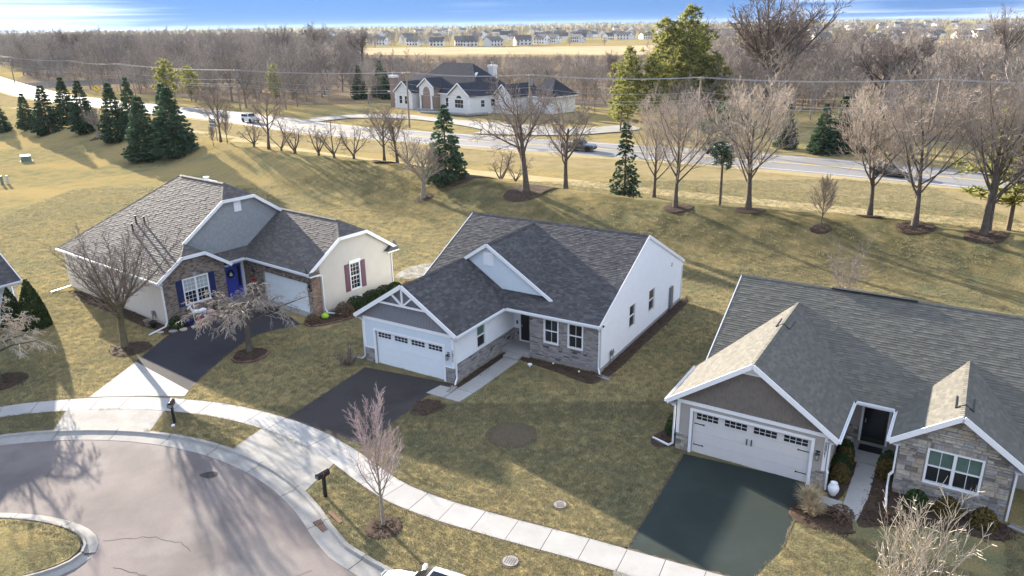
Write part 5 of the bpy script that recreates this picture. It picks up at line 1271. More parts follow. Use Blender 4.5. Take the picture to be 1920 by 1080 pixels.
for (u, v) in ((0 - .6, 0), (5.6, 0), (19.2, 0), (25.9, 0)):
    for k in range(7): w_ = .38 if k % 2 else .55; qn.box((u - w_ / 2, v - .07, .05 + k * .5), (u + w_ / 2, v + w_ / 2, .45 + k * .5))
qn.build("quoins", MT['white'], HF, kind="stuff")
for (u, v, b, t, w_) in ((-2.6, 1.2, 0, 6.2, 1.8), (19.5, 13.5, 4, 8.3, 1.7)):
    ch = MB().box((u - w_ / 2, v - .6, b), (u + w_ / 2, v + .6, t)).build("chimney", MT['far_brick'] if b == 0 else MT['far_white'], HF)
    MB().box((u - w_ / 2 - .15, v - .75, t), (u + w_ / 2 + .15, v + .75, t + .5)).build("chimney_cap", MT['far_white'], ch); MB().lathe([(.22, t + .5), (.22, t + 1.0), (.4, t + 1.05), (.4, t + 1.15)], 8, (u, v, 0)).build("flue", MT['grey_metal'], ch)
sk = MB().beam((20.9, 6.2, 6.65), (20.9, 7.2, 7.6), .8, .08).build("skylight", MT['glass_blind'], HF)
gable_front(HF, 26.2, 31.5, 7.5, 17, 3.4, 5.6); block(HF, 25, 31.5, 10, 16.5, 3.4); block(HF, 31.5, 38.5, 13, 21, 3.3); hip(HF, 31.2, 38.5, 13, 21, 3.3, 6.4, 34, 36)
gF = Plane((0, 13, 0), (1, 0, 0), (0, -1, 0))
for a in (31.9, 35.2): pbox(MB(), gF, a, a + 2.7, 0, 2.5, 0, .03).build("garage_door", MT['door_c'], HF)
rw = MB(); rw.tube([(13, -3.2, .15), (17, -2.4, .3), (21, -2.2, .4), (27, -1.5, .4), (28.5, 3, .4)], .35, 6, True)
rw.build("retaining_wall", MT['concrete_old'], label="low curved stone retaining wall below the white stucco house", cat="wall").matrix_world = Matrix.Translation((-27.15, 188.74, 0)) @ Matrix.Rotation(-.785, 4, 'Z')
# ------------------------------------------------------------------ trees and plants
def perp(d, az):
    a = d.orthogonal().normalized(); b = d.cross(a)
    return a * math.cos(az) + b * math.sin(az)
def bare_tree(seed, H, spec, tw_r=.008, split=2):
    """spec per level: (count, length ratio, angle deg, angle spread, up, wiggle, segments, start) ; returns two builders (wood, twigs)"""
    r = random.Random(seed); wood, twig = MB(), MB(); sides = [8, 6, 4, 3, 3, 3]
    rad0 = spec['r0']; top = spec['levels']
    def grow(p, d, L, rad, lv, az0):
        n = spec['segs'][lv]; pts = [p.copy()]; dirs = [d.copy()]; wig = spec['wig'][lv]; up = spec['up'][lv]
        for i in range(n):
            d = d + Vector((r.uniform(-1, 1), r.uniform(-1, 1), r.uniform(-1, 1))) * wig + Z3 * (up / n)
            d.normalize(); p = p + d * (L / n); pts.append(p.copy()); dirs.append(d.copy())
        tip = spec['tip'][lv]; rr = [rad * (1 - (1 - tip) * (i / n)) for i in range(n + 1)]
        if lv == 0 and spec.get('flare', 1) != 1: rr[0] *= spec['flare']
        mb = wood if lv < split else twig
        mb.tube(pts, rr, sides[min(lv, 5)])
        if lv >= top: return
        cnt, ratio, ang, spr, st = spec['kids'][lv]
        cnt = max(1, int(round(cnt * r.uniform(.8, 1.2)))); az = az0
        for j in range(cnt):
            t = st + (1 - st) * (j + r.uniform(.1, .9)) / cnt
            x = t * n; i = min(int(x), n - 1); q = pts[i].lerp(pts[i + 1], x - i); dd = dirs[min(i + 1, n)]
            az += 2.4 + r.uniform(-.5, .5); a = math.radians(ang + r.uniform(-spr, spr)) * (1.15 - .45 * t if spec.get('apical') else 1)
            cd = (dd * math.cos(a) + perp(dd, az) * math.sin(a)).normalized()
            cl = L * ratio * r.uniform(.7, 1.15) * ((1.15 - .65 * t) if lv == 0 and not spec.get('vase') else (1.1 - .45 * t))
            cr = max(tw_r, rr[i] * spec['rr'][lv] * r.uniform(.8, 1.1))
            grow(q, cd, cl, cr, lv + 1, r.uniform(0, 6.28))
    d0 = Vector((spec.get('lean', 0), 0, 1)).normalized()
    grow(Vector((0, 0, -.15)), d0, H * spec['trunk'], rad0, 0, r.uniform(0, 6))
    return wood, twig
S = dict
# upright dense street/berm tree
UPR = S(levels=4, trunk=.62, r0=.19, flare=1.35, segs=[6, 5, 4, 3, 2], wig=[.05, .10, .13, .16, .2], up=[.1, .55, .35, .25, .2], tip=[.22, .25, .3, .4, .6], rr=[.5, .55, .55, .6],
        kids=[(17, .9, 46, 14, .25), (9, .44, 36, 13, .2), (8, .5, 34, 14, .12), (4, .6, 34, 14, .15)])
OPEN = S(levels=4, trunk=.5, r0=.21, flare=1.4, segs=[5, 6, 4, 3, 2], wig=[.06, .14, .17, .2, .22], up=[.1, .5, .25, .15, .1], tip=[.4, .2, .3, .4, .6], rr=[.55, .55, .55, .6],
         kids=[(10, 1.05, 46, 14, .34), (8, .45, 38, 14, .2), (8, .5, 36, 14, .15), (4, .55, 36, 14, .2)])
MULTI = S(levels=4, trunk=.10, r0=.16, segs=[2, 6, 4, 3, 2], wig=[.03, .13, .18, .22, .25], up=[0, .45, .1, .05, 0], tip=[.9, .25, .3, .4, .6], rr=[.6, .5, .55, .6], vase=True,
          kids=[(5, 7.5, 38, 12, .4), (7, .42, 48, 14, .4), (6, .5, 44, 16, .15), (4, .5, 40, 16, .2)])
PEAR = S(levels=4, trunk=.34, r0=.17, flare=1.25, segs=[4, 7, 4, 3, 2], wig=[.04, .09, .12, .15, .18], up=[.05, .55, .45, .3, .2], tip=[.6, .2, .3, .4, .6], rr=[.5, .5, .5, .55], vase=True,
         kids=[(13, 1.95, 40, 14, .55), (10, .34, 34, 12, .12), (7, .48, 34, 14, .1), (4, .5, 32, 14, .2)])
YOUNG = S(levels=3, trunk=.80, r0=.075, flare=1.2, segs=[6, 6, 4, 3], wig=[.03, .08, .12, .16], up=[.1, .75, .5, .3], tip=[.2, .25, .35, .5], rr=[.5, .5, .55], apical=True,
          kids=[(24, .58, 50, 12, .28), (11, .36, 36, 12, .12), (7, .5, 36, 14, .15)])
WEEP = S(levels=4, trunk=.52, r0=.13, flare=1.25, segs=[4, 6, 5, 4, 3], wig=[.06, .14, .17, .2, .2], up=[.1, -.35, -.8, -.9, -.8], tip=[.6, .25, .35, .45, .6], rr=[.55, .5, .55, .6],
         kids=[(12, 1.15, 56, 16, .5), (8, .42, 40, 20, .2), (6, .5, 42, 20, .15), (4, .55, 40, 18, .2)])
WOODS = S(levels=3, trunk=.66, r0=.17, segs=[4, 4, 3, 2], wig=[.07, .13, .18, .22], up=[.1, .5, .3, .15], tip=[.25, .3, .4, .6], rr=[.5, .55, .6],
          kids=[(11, .75, 44, 14, .28), (8, .45, 38, 14, .15), (7, .55, 36, 16, .1)])
BUSH = S(levels=3, trunk=.06, r0=.05, segs=[1, 4, 3, 2], wig=[.03, .12, .18, .22], up=[0, .35, .2, .1], tip=[.9, .3, .4, .6], rr=[.5, .55, .6], vase=True,
         kids=[(11, 13, 36, 18, .1), (7, .42, 36, 14, .2), (5, .5, 36, 16, .15)])
def tree_meshes(name, seed, H, spec, wm, tm, tw_r=.008, split=2):
    a, b = bare_tree(seed, H, spec, tw_r, split)
    return a.mesh(name + "_trunk", MT[wm], True), b.mesh(name + "_crown", MT[tm], False), H
def put_tree(meshes, x, y, h, label, group=None, rz=0.0, wide=1.0, name="bare_tree", cat="tree", z=None):
    tm, cm, H = meshes; k = h / H
    e = empty(name, (x, y, (gz(x, y) if z is None else z)), rz, label, cat, group); e.scale = (k * wide, k * wide, k)
    link("trunk", tm, e); link("crown", cm, e); return e
def real_h(m):   # true height of the grown mesh, used to scale to the measured height
    v = np.empty(len(m[1].vertices) * 3); m[1].vertices.foreach_get("co", v); return float(v.reshape(-1, 3)[:, 2].max())
def TM(*a, **k):
    m = tree_meshes(*a, **k); return (m[0], m[1], real_h(m))

upr = [TM("upright%d" % i, 100 + i, 11, UPR, 'bark', 'twig_tan', tw_r=.0095) for i in range(4)]
opn = [TM("open%d" % i, 120 + i, 11, OPEN, 'bark', 'twig', tw_r=.012) for i in range(2)]
mul = [TM("multi%d" % i, 140 + i, 5, MULTI, 'bark', 'twig', tw_r=.010) for i in range(3)]
G1 = "bare upright trees along the top of the berm"
G2 = "low many-stemmed trees along the berm"
L1 = ["bare tan-twigged tree on the berm, just past the slender ragged spruce", "broad bare tree with a low side limb, beside the thin dark pine", "bare tan-twigged tree on the berm beside the slim young tree", "bare tan-twigged tree between two others near the end of the berm", "tallest tan-twigged bare tree of the berm, in front of a green pine", "bare tree standing close behind the tallest tan-twigged berm tree", "bare tree near the path, behind the one past the slender spruce"]
for i, (x, y, h, w, v) in enumerate([(15.2, 68.6, 11.3, .95, 0), (21.5, 67.1, 12.0, 1.12, 1), (31.4, 64.6, 11.2, 1.05, 2), (33.2, 60.5, 12.0, 1.05, 3), (37.2, 57.6, 13.8, .95, 0), (38.4, 59.0, 11.5, .8, 2), (16.4, 85.4, 11.6, .9, 3)]):
    put_tree(upr[v], x, y, h * 1.02, L1[i], G1, rz=i * 1.7, wide=w * 1.02)
for i, (x, y, h, w, v, lab) in enumerate([(1.6, 76.9, 11.8, 1.15, 0, "wide open-crowned bare tree in a mulch bed on the berm behind the grey roof"), (6.5, 88.3, 11.6, 1.0, 1, "bare tree behind the mulch bed, between open-crowned tree and slender spruce"),
                                          (-16.1, 97.1, 7.2, 1.0, 1, "bare tree in mulch with a low bush at its foot"), (-14.4, 96.8, 7.3, 1.0, 0, "bare tree standing close beside the one with a bush at its foot"),
                                          (-34.2, 108.2, 8.6, .95, 0, "lone bare tree rising above the low many-stemmed trees on the berm"), (-44.2, 117.1, 8.4, .85, 1, "bare tree on the berm beside the sign board and the large spruces")]):
    put_tree(opn[v], x, y, h * 1.0, lab, None, rz=2 + i * 2.1, wide=w * 1.0)
for i, (x, y, h, w) in enumerate([(-23.1, 99.8, 5.0, .9), (-20.5, 99.7, 4.9, .9), (-13.1, 97.1, 5.0, 1.0), (-1.3, 94.8, 4.6, 1.1), (-36.6, 109.3, 4.0, 1.0), (-31.8, 106.1, 4.3, .85), (-29.3, 103.8, 5.0, 1.05), (-25.6, 101.8, 4.6, .9), (.6, 94.0, 3.9, .9)]):
    put_tree(mul[i % 3], x, y, h, "low many-stemmed bare tree with a dark spreading crown on the berm", G2, rz=i * 1.3, wide=w)
yng = TM("young", 160, 5, YOUNG, 'bark', 'twig', tw_r=.009)
put_tree(yng, 26.2, 62.2, 4.8, "slim young bare tree in a small mulch ring on the berm", rz=1)
put_tree(yng, -42.5, 115.1, 5.0, "slim bare sapling beside the tree by the sign board", rz=2.5)
put_tree(yng, -43.8, 112.9, 3.0, "short bare sapling in front of the sign board", rz=.5)
sil = TM("spreading", 161, 7, OPEN, 'bark_pale', 'twig_tan', tw_r=.010)
put_tree(sil, -9.5, 81.4, 6.9, "pale spreading bare tree in front of the dark dense spruce", rz=.8, wide=1.15)
put_tree(sil, -70.1, 130.7, 5.6, "pale bare tree in front of a thin spruce, own mulch ring", rz=2.2)
# near trees
pear = TM("pear", 170, 8.2, PEAR, 'bark_olive', 'twig', tw_r=.009)
put_tree(pear, -24.55, 44.2, 8.5, "upright many-branched bare tree in mulch ring in front of beige side wall", rz=.6, wide=1.12)
weep = TM("weeping", 171, 5, WEEP, 'bark', 'twig_tan', tw_r=.011)
put_tree(weep, -16.3, 43.1, 4.9, "weeping bare tree in a brick-edged bed by the slate driveway", rz=.2, wide=1.28)
pink = TM("pinkyoung", 172, 6, YOUNG, 'bark_pale', 'twig_pink', tw_r=.0065)
put_tree(pink, -5.3, 25.7, 6.2, "young street tree with pinkish twigs in a mulch ring on the verge", rz=2.0, wide=.95)
weep2 = TM("weeping2", 173, 5, WEEP, 'bark', 'twig_pale', tw_r=.010)
put_tree(weep2, -29.6, 39.6, 5.2, "bare pale-twigged tree by the arborvitae at the house corner", rz=1.2, wide=1.15)
tall = TM("streettree", 174, 9, UPR, 'bark', 'twig_pale', tw_r=.010)
put_tree(tall, -8.6, 11.9, 8.6, "bare street tree whose top twigs rise over the cul-de-sac", rz=1.0, wide=.8)
clump = TM("clump", 175, 4.5, BUSH, 'bark_pale', 'twig_pale', tw_r=.012)
put_tree(clump, 13.9, 21.3, 4.7, "straw-coloured many-stemmed bare shrub in front of the stone gable", rz=.3, wide=.75, name="bare_shrub", cat="shrub")
put_tree(clump, 12.7, 20.6, 4.3, "straw-coloured bare shrub in front of the tan ornamental grasses", rz=2.3, wide=.6, name="bare_shrub", cat="shrub")
pinkb = TM("pinkbush", 176, 5, BUSH, 'bark_pale', 'twig_pink', tw_r=.012)
put_tree(pinkb, 24.0, 51.5, 5.1, "pinkish bare many-stemmed tree behind the greenish shingle roof", rz=.3, wide=.7, name="bare_tree", cat="tree")
brb = TM("brownbush", 177, 1.3, BUSH, 'bark', 'twig', tw_r=.006)
put_tree(brb, -9.75, 41.1, 1.3, "small bare brown bush at the left corner of the white garage", rz=.3, name="bare_shrub", cat="shrub")

# --- conifers
def spruce(seed, H, R, gaps=.0, droop=.35, dens=1.0, tiers=None):
    r = random.Random(seed); wood, leaf = MB(), MB()
    wood.tube([(0, 0, -.2), (0, 0, H * .5), (0, 0, H)], [H * .017, H * .011, .01], 6)
    n = int(tiers or H * 5.5)
    for i in range(n):
        t = (i + r.random()) / n; z = H * (.04 + .95 * t); Lr = R * (1 - t) ** .85 * (1 - .35 * max(0, .12 - t) / .12) + .12
        for k in range(int((7 + 5 * (1 - t)) * dens)):
            if r.random() < gaps: continue
            az = r.uniform(0, 6.283); L = Lr * r.uniform(.8, 1.15); hd = Vector((math.cos(az), math.sin(az), 0))
            p0 = Vector((0, 0, z)); el = .45 * t - .12
            m = max(3, int(L / .30))
            if L > .5: wood.tube([p0, p0 + hd * L * .9 + Z3 * (L * (el - droop * .5))], [.02, .006], 3)
            for j in range(m):
                s = (j + .6 + r.uniform(-.2, .2)) / m
                if s < .25 and L > .8: continue
                c = p0 + hd * (L * s) + Z3 * (L * (el * s - droop * s * s * .8 + .18 * s ** 4))
                for q in range(4):
                    a2 = az + r.uniform(-1.0, 1.0); d = Vector((math.cos(a2), math.sin(a2), r.uniform(-.55, .25))).normalized()
                    ln = r.uniform(.30, .55) * (1 - .3 * t); w = perp(d, r.uniform(0, 6.28)) * ln * .33
                    leaf.poly([c - w * .6, c + d * ln * .5 - w + Z3 * .02, c + d * ln, c + d * ln * .5 + w]); 
    return wood, leaf
def conifer_mesh(nm, fn, m='needle', **k):
    a, b = fn(**k); return a.mesh(nm + "_trunk", MT['bark']), b.mesh(nm + "_crown", MT[m]), k['H']
spA = [conifer_mesh("spruce%d" % i, spruce, seed=200 + i, H=9, R=2.55, dens=1.15) for i in range(2)]
spT = conifer_mesh("thinspruce", spruce, seed=210, H=8.5, R=1.75, gaps=.2, droop=.9, dens=.8, tiers=34)
spB = conifer_mesh("darkspruce", spruce, seed=211, H=8, R=2.4, gaps=.15, droop=.55, dens=.9)
GS = "dense blue-green spruces in a row on the bank by the road"
for i, (x, y, h, w) in enumerate([(-97.9, 148.5, 6.2, .9), (-92.5, 148.1, 6.8, .85), (-84.2, 140.7, 8.7, .95), (-82.0, 143.5, 8.6, .8), (-74.5, 135.3, 8.9, .85), (-64.8, 126.4, 9.4, .78), (-62.8, 128.5, 9.0, .7), (-54.1, 113.3, 9.4, .98), (-49.5, 112.8, 9.9, 1.05), (-53.1, 119.5, 8.9, .85)]):
    put_tree(spA[i % 2], x, y, h, "dense dark blue-green spruce on the shaded bank", GS, rz=i * 1.1, wide=w * 1.15, name="spruce_tree")
put_tree(spB, -7.2, 84.4, 8.2, "dark drooping spruce on the berm behind a pale bare tree", rz=.4, name="spruce_tree")
put_tree(spT, 12.5, 82.1, 8.7, "slender ragged dark spruce standing in mulch on the berm", rz=.4, wide=.95, name="spruce_tree")
def pine(seed, H, R, low=.15, n=60, clump=26, lw=.35):
    r = random.Random(seed); wood, leaf = MB(), MB()
    wood.tube([(0, 0, -.2), (r.uniform(-.2, .2), r.uniform(-.2, .2), H * .5), (0, 0, H * .98)], [H * .016, H * .011, .02], 7)
    for i in range(n):
        t = (i + r.random()) / n; z = H * (low + (1 - low) * t); env = math.sin(math.pi * min(1, (.18 + .82 * t)) ** 1.15) ** .8 if t < .98 else .15
        L = R * max(.12, env) * r.uniform(.5, 1.12); az = i * 2.4 + r.uniform(-.6, .6); hd = Vector((math.cos(az), math.sin(az), 0)); p0 = Vector((0, 0, z)); up = .15 + .5 * t
        p1 = p0 + hd * L + Z3 * L * up * .6; wood.tube([p0, p0 + hd * L * .5 + Z3 * L * up * .2, p1], [.05 + .004 * H * (1 - t), .04, .015], 4)
        for j in range(max(2, int(L / lw * 1.25))):
            s = r.uniform(.35, 1.05); c = p0 + hd * (L * s) + Z3 * (L * up * .6 * s * s) + Vector((r.uniform(-1, 1), r.uniform(-1, 1), r.uniform(-.25, .5))) * (lw * .9 + .10 * L)
            for q in range(clump):
                d = Vector((r.gauss(0, 1), r.gauss(0, 1), r.gauss(.35, .7))).normalized(); ln = lw * r.uniform(.6, 1.25); w = perp(d, r.uniform(0, 6.28)) * ln * .14
                b0 = c + d * ln * .1; leaf.poly([b0 - w, b0 + d * ln, b0 + w])
    return wood, leaf
pin = [conifer_mesh("whitepine%d" % i, pine, 'needle_pine', seed=230 + i, H=18, R=5.2, low=.10, n=85, clump=22, lw=.85) for i in range(2)]
pinS = conifer_mesh("smallpine", pine, 'needle_pine', seed=236, H=8, R=2.6, low=.2, n=45, clump=24, lw=.5)
pinH = conifer_mesh("highpine", pine, 'needle', seed=238, H=9, R=2.2, low=.42, n=40, clump=22, lw=.5)
GP = "tall olive-green pines behind the road"
for i, (x, y, h, w, v) in enumerate([(38.0, 166.9, 21.5, 1.0, 0), (33.2, 166.5, 19.5, .95, 1), (40.5, 171, 17.0, .95, 1), (24.5, 160, 14.0, .9, 0), (35, 160, 14, 1.1, 0), (29, 158, 13, 1.1, 1), (44, 166, 12, .9, 0)]):
    put_tree(pin[v], x, y, h, "tall olive-green pine in the clump beyond the road", GP, rz=i * 1.4, wide=w, name="pine_tree")
put_tree(pinS, 20.4, 141.5, 8.0, "short yellow-green pine by the road near the tall pines", rz=.5, wide=1.15, name="pine_tree")
put_tree(pinS, 46.8, 69.0, 11.5, "green pine behind the bare berm trees near the road bend", rz=1.5, wide=1.35, name="pine_tree")
put_tree(pinH, 22.6, 80.3, 10.4, "thin dark pine between the bare trees of the berm", rz=2.5, wide=.95, name="pine_tree")
put_tree(pinS, -90.9, 208.2, 11.0, "olive pine beyond the road by the utility poles", rz=3.5, name="pine_tree")
put_tree(pinS, -88, 216, 9, "smaller pine beside the olive pine beyond the road", rz=1, name="pine_tree")
put_tree(pinS, -59.5, 199, 10, "narrow pine at the wood edge beyond the lawn", rz=4.5, wide=.6, name="pine_tree")
GD = "dark green spruces across the road from the berm"
for i, (x, y, h) in enumerate([(46.4, 113.1, 7.5), (49.2, 113.6, 8.6), (52.4, 115, 7.2), (-41, 214, 9), (-36, 219, 10), (-33.5, 213, 7.5), (43, 119, 7), (57, 118, 6)]):
    put_tree(spA[i % 2], x, y, h, "dark green spruce beyond the road", GD, rz=i * 1.7, wide=.95, name="spruce_tree")
def foliage(seed, rx, ry, rz_, n, leaf=.09, shape='dome', rag=.12):
    r = random.Random(seed); mb = MB(); core = MB()
    for i in range(n):
        a = r.uniform(0, 6.283); u = r.random()
        if shape == 'cone':
            t = 1 - math.sqrt(1 - u * .999); k = (1 - t ** 1.6) * (1 - rag * r.random() ** 2 * 2.2) + .03; c = Vector((rx * k * math.cos(a), ry * k * math.sin(a), rz_ * t)); nrm = Vector((math.cos(a), math.sin(a), .35))
        else:
            ph = math.acos(1 - u); k = 1 - rag * r.random() ** 2 * 2.5; c = Vector((rx * k * math.sin(ph) * math.cos(a), ry * k * math.sin(ph) * math.sin(a), rz_ * k * math.cos(ph) + .05)); nrm = Vector((c.x / rx, c.y / ry, c.z / rz_ + .2))
        nrm = (nrm.normalized() + Vector((r.uniform(-1, 1), r.uniform(-1, 1), r.uniform(-1, 1))) * .75).normalized(); t1 = perp(nrm, r.uniform(0, 6.28)); t2 = nrm.cross(t1); s = leaf * r.uniform(.6, 1.4)
        mb.poly([c - t1 * s, c - t2 * s * .5, c + t1 * s, c + t2 * s * .5])
    return mb
def shrub(name, x, y, rx, ry, h, m, label, seed, shape='dome', n=900, leaf=.08, rz=0.0, group=None, cat="shrub"):
    e = empty(name, (x, y, gz(x, y)), rz, label, cat, group); r = random.Random(seed); st = MB()
    for k in range(7):
        a = r.uniform(0, 6.28); st.tube([(0, 0, -.1), (rx * .3 * math.cos(a), ry * .3 * math.sin(a), h * .5), (rx * .6 * math.cos(a), ry * .6 * math.sin(a), h * .75)] if shape != 'cone' else [(0, 0, -.1), (rx * .2 * math.cos(a), ry * .2 * math.sin(a), h * .4), (rx * .15 * math.cos(a), ry * .15 * math.sin(a), h * .8)], [.025, .015, .008], 4)
    st.build("stem", MT['bark'], e); foliage(seed, rx, ry, h, n, leaf, shape).build("foliage", MT[m], e); return e
shrub("arborvitae", -32.4, 48.0, .95, .95, 3.5, 'arbor', "taller dense conical arborvitae at the pale blue house corner", 301, 'cone', 3800, .10)
shrub("arborvitae", -34.0, 48.3, .75, .75, 2.8, 'arbor', "shorter dense conical arborvitae against the pale blue wall", 302, 'cone', 2600, .10)
toA = lambda x, y: (-23.235 + math.cos(.918) * x - math.sin(.918) * y, 47.698 + math.sin(.918) * x + math.cos(.918) * y)
toC = lambda u, v: (-8.814 + math.cos(-.541) * u - math.sin(-.541) * v, 41.737 + math.sin(-.541) * u + math.cos(-.541) * v)
toR = lambda u, v: (7.595 + math.cos(-.555) * u - math.sin(-.555) * v, 31.31 + math.sin(-.555) * u + math.cos(-.555) * v)
for i, (a, b, rx, ry, h) in enumerate([(9.6, -8.0, .85, .75, .95), (11.0, -8.05, .9, .75, 1.0), (12.4, -7.9, .9, .75, .95), (13.6, -7.8, .7, .65, .85)]):
    shrub("yew_shrub", *toA(a, b), rx, ry, h, 'arbor', "dark yew in the clipped hedge under the plum-shuttered window", 310 + i, n=1300, leaf=.07, rz=.918, group="yews along the beige gable wall")
shrub("brown_shrub", *toA(8.35, -8.2), .7, .7, .95, 'shrub_brown', "round brown shrub at the end of the dark yew hedge", 320, n=1300, leaf=.05)
shrub("brown_shrub", *toA(14.9, -7.9), .55, .5, .6, 'shrub_brown', "low rusty shrub at the far corner of the beige gable wall", 321, n=600, leaf=.06)
shrub("brown_shrub", *toA(6.1, -7.5), .55, .5, .55, 'shrub_brown', "low brown shrub in the brick-edged bed by the garage pier", 322, n=700, leaf=.05)
shrub("evergreen_shrub", *toA(.15, -.75), .55, .5, .85, 'shrub', "green conical shrub under the navy-shuttered window", 323, n=900, leaf=.06)
shrub("evergreen_shrub", *toA(3.3, -.8), .6, .55, .7, 'shrub', "green shrub behind the weeping tree at the brick bay", 324, n=800, leaf=.06)
for i, (u, v, rr, h, m) in enumerate([(7.0, 3.0, .42, .95, 'shrub'), (7.05, 2.35, .42, .9, 'shrub_rust'), (7.0, 1.7, .45, .95, 'shrub'), (7.1, 1.0, .42, .8, 'shrub_rust')]):
    shrub("foundation_shrub", *toR(u, v), rr, rr, h, m, ["deep green shrub beside the porch of the stone house", "rusty green shrub, second from that porch", "green shrub in the bed along the taupe garage side", "rusty shrub nearest the white urn"][i], 330 + i, n=1100, leaf=.06)
for i, (u, v, rr, h, m) in enumerate([(8.75, 3.0, .42, .9, 'shrub'), (8.75, 2.3, .42, .85, 'shrub_rust')]):
    shrub("foundation_shrub", *toR(u, v), rr, rr, h, m, ["green shrub between the front walk and the stone gable", "rusty shrub between the front walk and the stone gable"][i], 336 + i, n=1000, leaf=.06)
for i, (u, v) in enumerate([(10.1, .55), (11.25, .65), (12.5, .5)]):
    shrub("foundation_shrub", *toR(u, v), .52, .5, .75, ['shrub', 'shrub_rust', 'shrub_rust'][i], ["green shrub under the wide stone-gable window", "rusty shrub under the middle of the wide stone-gable window", "rusty shrub by the corner of the stone gable"][i], 340 + i, n=1000, leaf=.065)
shrub("foundation_shrub", *toR(-.55, 1.2), .4, .5, 1.0, 'shrub', "dark green shrub beside the left wall of the taupe garage", 345, n=900, leaf=.06)
def ornamental(x, y, h, R, seed, label, m='straw', n=420):
    r = random.Random(seed); mb = MB()
    for i in range(n):
        a = r.uniform(0, 6.283); d = Vector((math.cos(a), math.sin(a), 0)); L = h * r.uniform(.7, 1.15); b = d * r.uniform(0, .16); k = r.random() ** .7 * R; w = Vector((-d.y, d.x, 0)) * .012
        p1 = b + d * k * .35 + Z3 * L * .6; p2 = b + d * k + Z3 * L * r.uniform(.55, .95)
        mb.poly([b - w, b + w, p1 + w, p1 - w]); mb.poly([p1 - w, p1 + w, p2])
    o = mb.build("ornamental_grass", MT[m]); o.location = (x, y, gz(x, y)); return tag(o, label, "grass")
ornamental(*toR(6.35, -1.6), .95, .75, 351, "tan fountain grass by the corner of the dark green driveway")
ornamental(*toR(6.6, -2.2), .8, .65, 352, "tan fountain grass clump nearest the straw-coloured bare shrubs")
shrub("brown_shrub", *toR(7.6, -1.75), .55, .5, .5, 'shrub_brown', "low brown perennial clump at the foot of the front walk", 353, n=700, leaf=.05)
shrub("brown_shrub", *toR(9.4, -.9), .5, .5, .5, 'shrub_brown', "low brown perennial clump by the white downspout extension", 354, n=600, leaf=.05)
rg0 = np.random.default_rng(11)
# ------------------------------------------------------------------ woodland and far housing
def whole(mesh_a, mesh_b, name, m):
    mb = MB()
    a, b = mesh_a, mesh_b
    mb.v = a.v + b.v; n = len(a.v); mb.f = a.f + [tuple(i + n for i in f) for f in b.f]
    return mb.mesh(name, MT[m])
WV = []
for i in range(5):
    a, b = bare_tree(400 + i, [9, 11, 12, 8, 10][i], WOODS if i != 3 else MULTI | {'levels': 3}, .022, 2)
    me = whole(a, b, "woodland_tree", 'wood_twig'); v = np.empty(len(me.vertices) * 3); me.vertices.foreach_get("co", v); WV.append((me, float(v.reshape(-1, 3)[:, 2].max())))
rw_ = random.Random(99)
def poly_np(p): return np.array(p, float)
NO = [poly_np([(-62, 168), (-30, 150), (0, 132), (20, 122), (32, 140), (30, 165), (14, 185), (0, 205), (-20, 212), (-33, 203), (-45, 190), (-62, 187)]),   # lawn and house plot
      poly_np([(-55, 255), (-40, 285), (-20, 306), (5, 312), (-8, 282), (-25, 262), (-42, 250)]), poly_np([(-178, 262), (-150, 275), (-120, 292), (-120, 328), (-165, 325), (-192, 300)])]
road_far = np.vstack([offset(rd_n, 15.5), [(-900, 1200), (-900, 0), (200, -200)]])
def ok_tree(x, y, extra=()):
    P = np.array([(x, y)])
    for n_ in NO + list(extra):
        if inside(P, n_)[0]: return False
    return True
rd_c = offset(rd_n, 6.3)
def beyond_road(P): return seg_dist(P, rd_c) > 14
# nearest row of the woods: trees one can tell apart
wl_groups = "bare woodland trees along the far side of the road"
cand = []
for k in range(5200):
    y = 125 + rw_.random() ** 1.3 * 190; x = rw_.uniform(-1, 1) * (.72 * y + 8)
    cand.append((x, y))
cand = np.array(cand); cand = cand[beyond_road(cand)]
side = []   # keep only points on the far side of the road
for x, y in cand:
    i = np.argmin(np.hypot(*(rd_c - (x, y)).T)); t = rd_c[min(i + 1, len(rd_c) - 1)] - rd_c[max(i - 1, 0)]
    d = np.array((x, y)) - rd_c[i]; side.append(t[1] * d[0] - t[0] * d[1] > 0)
cand = cand[np.array(side)]
used = []
woodobj = []
for x, y in cand:
    if len(used) >= 300: break
    if not ok_tree(x, y): continue
    if 15 < x < 62 and 100 < y < 180 and rw_.random() < .45: continue
    if used and min(math.hypot(x - a, y - b) for a, b in used) < 5.2: continue
    if x > 150 and rw_.random() < .45: continue
    me, H = WV[rw_.randrange(5)]; h = rw_.choice((rw_.uniform(5.5, 9), rw_.uniform(8, 12.5), rw_.uniform(10, 15))) * (1.0 if y > 160 else .85)
    if -.19 * y < x < .2 * y: h = min(h, max(3.5, (18.6 - .036 * y) * rw_.uniform(.75, 1.15))) if y > 215 else h
    o = link("woodland_tree", me, None, label="bare grey-brown tree in the tangled woodland beyond the road", cat="tree", group=wl_groups)
    o.location = (x, y, gz(x, y) - .1); k = h / H; o.scale = (k * rw_.uniform(.9, 1.25),) * 2 + (k,); o.rotation_euler = (0, 0, rw_.uniform(0, 6.28)); used.append((x, y)); woodobj.append(o)
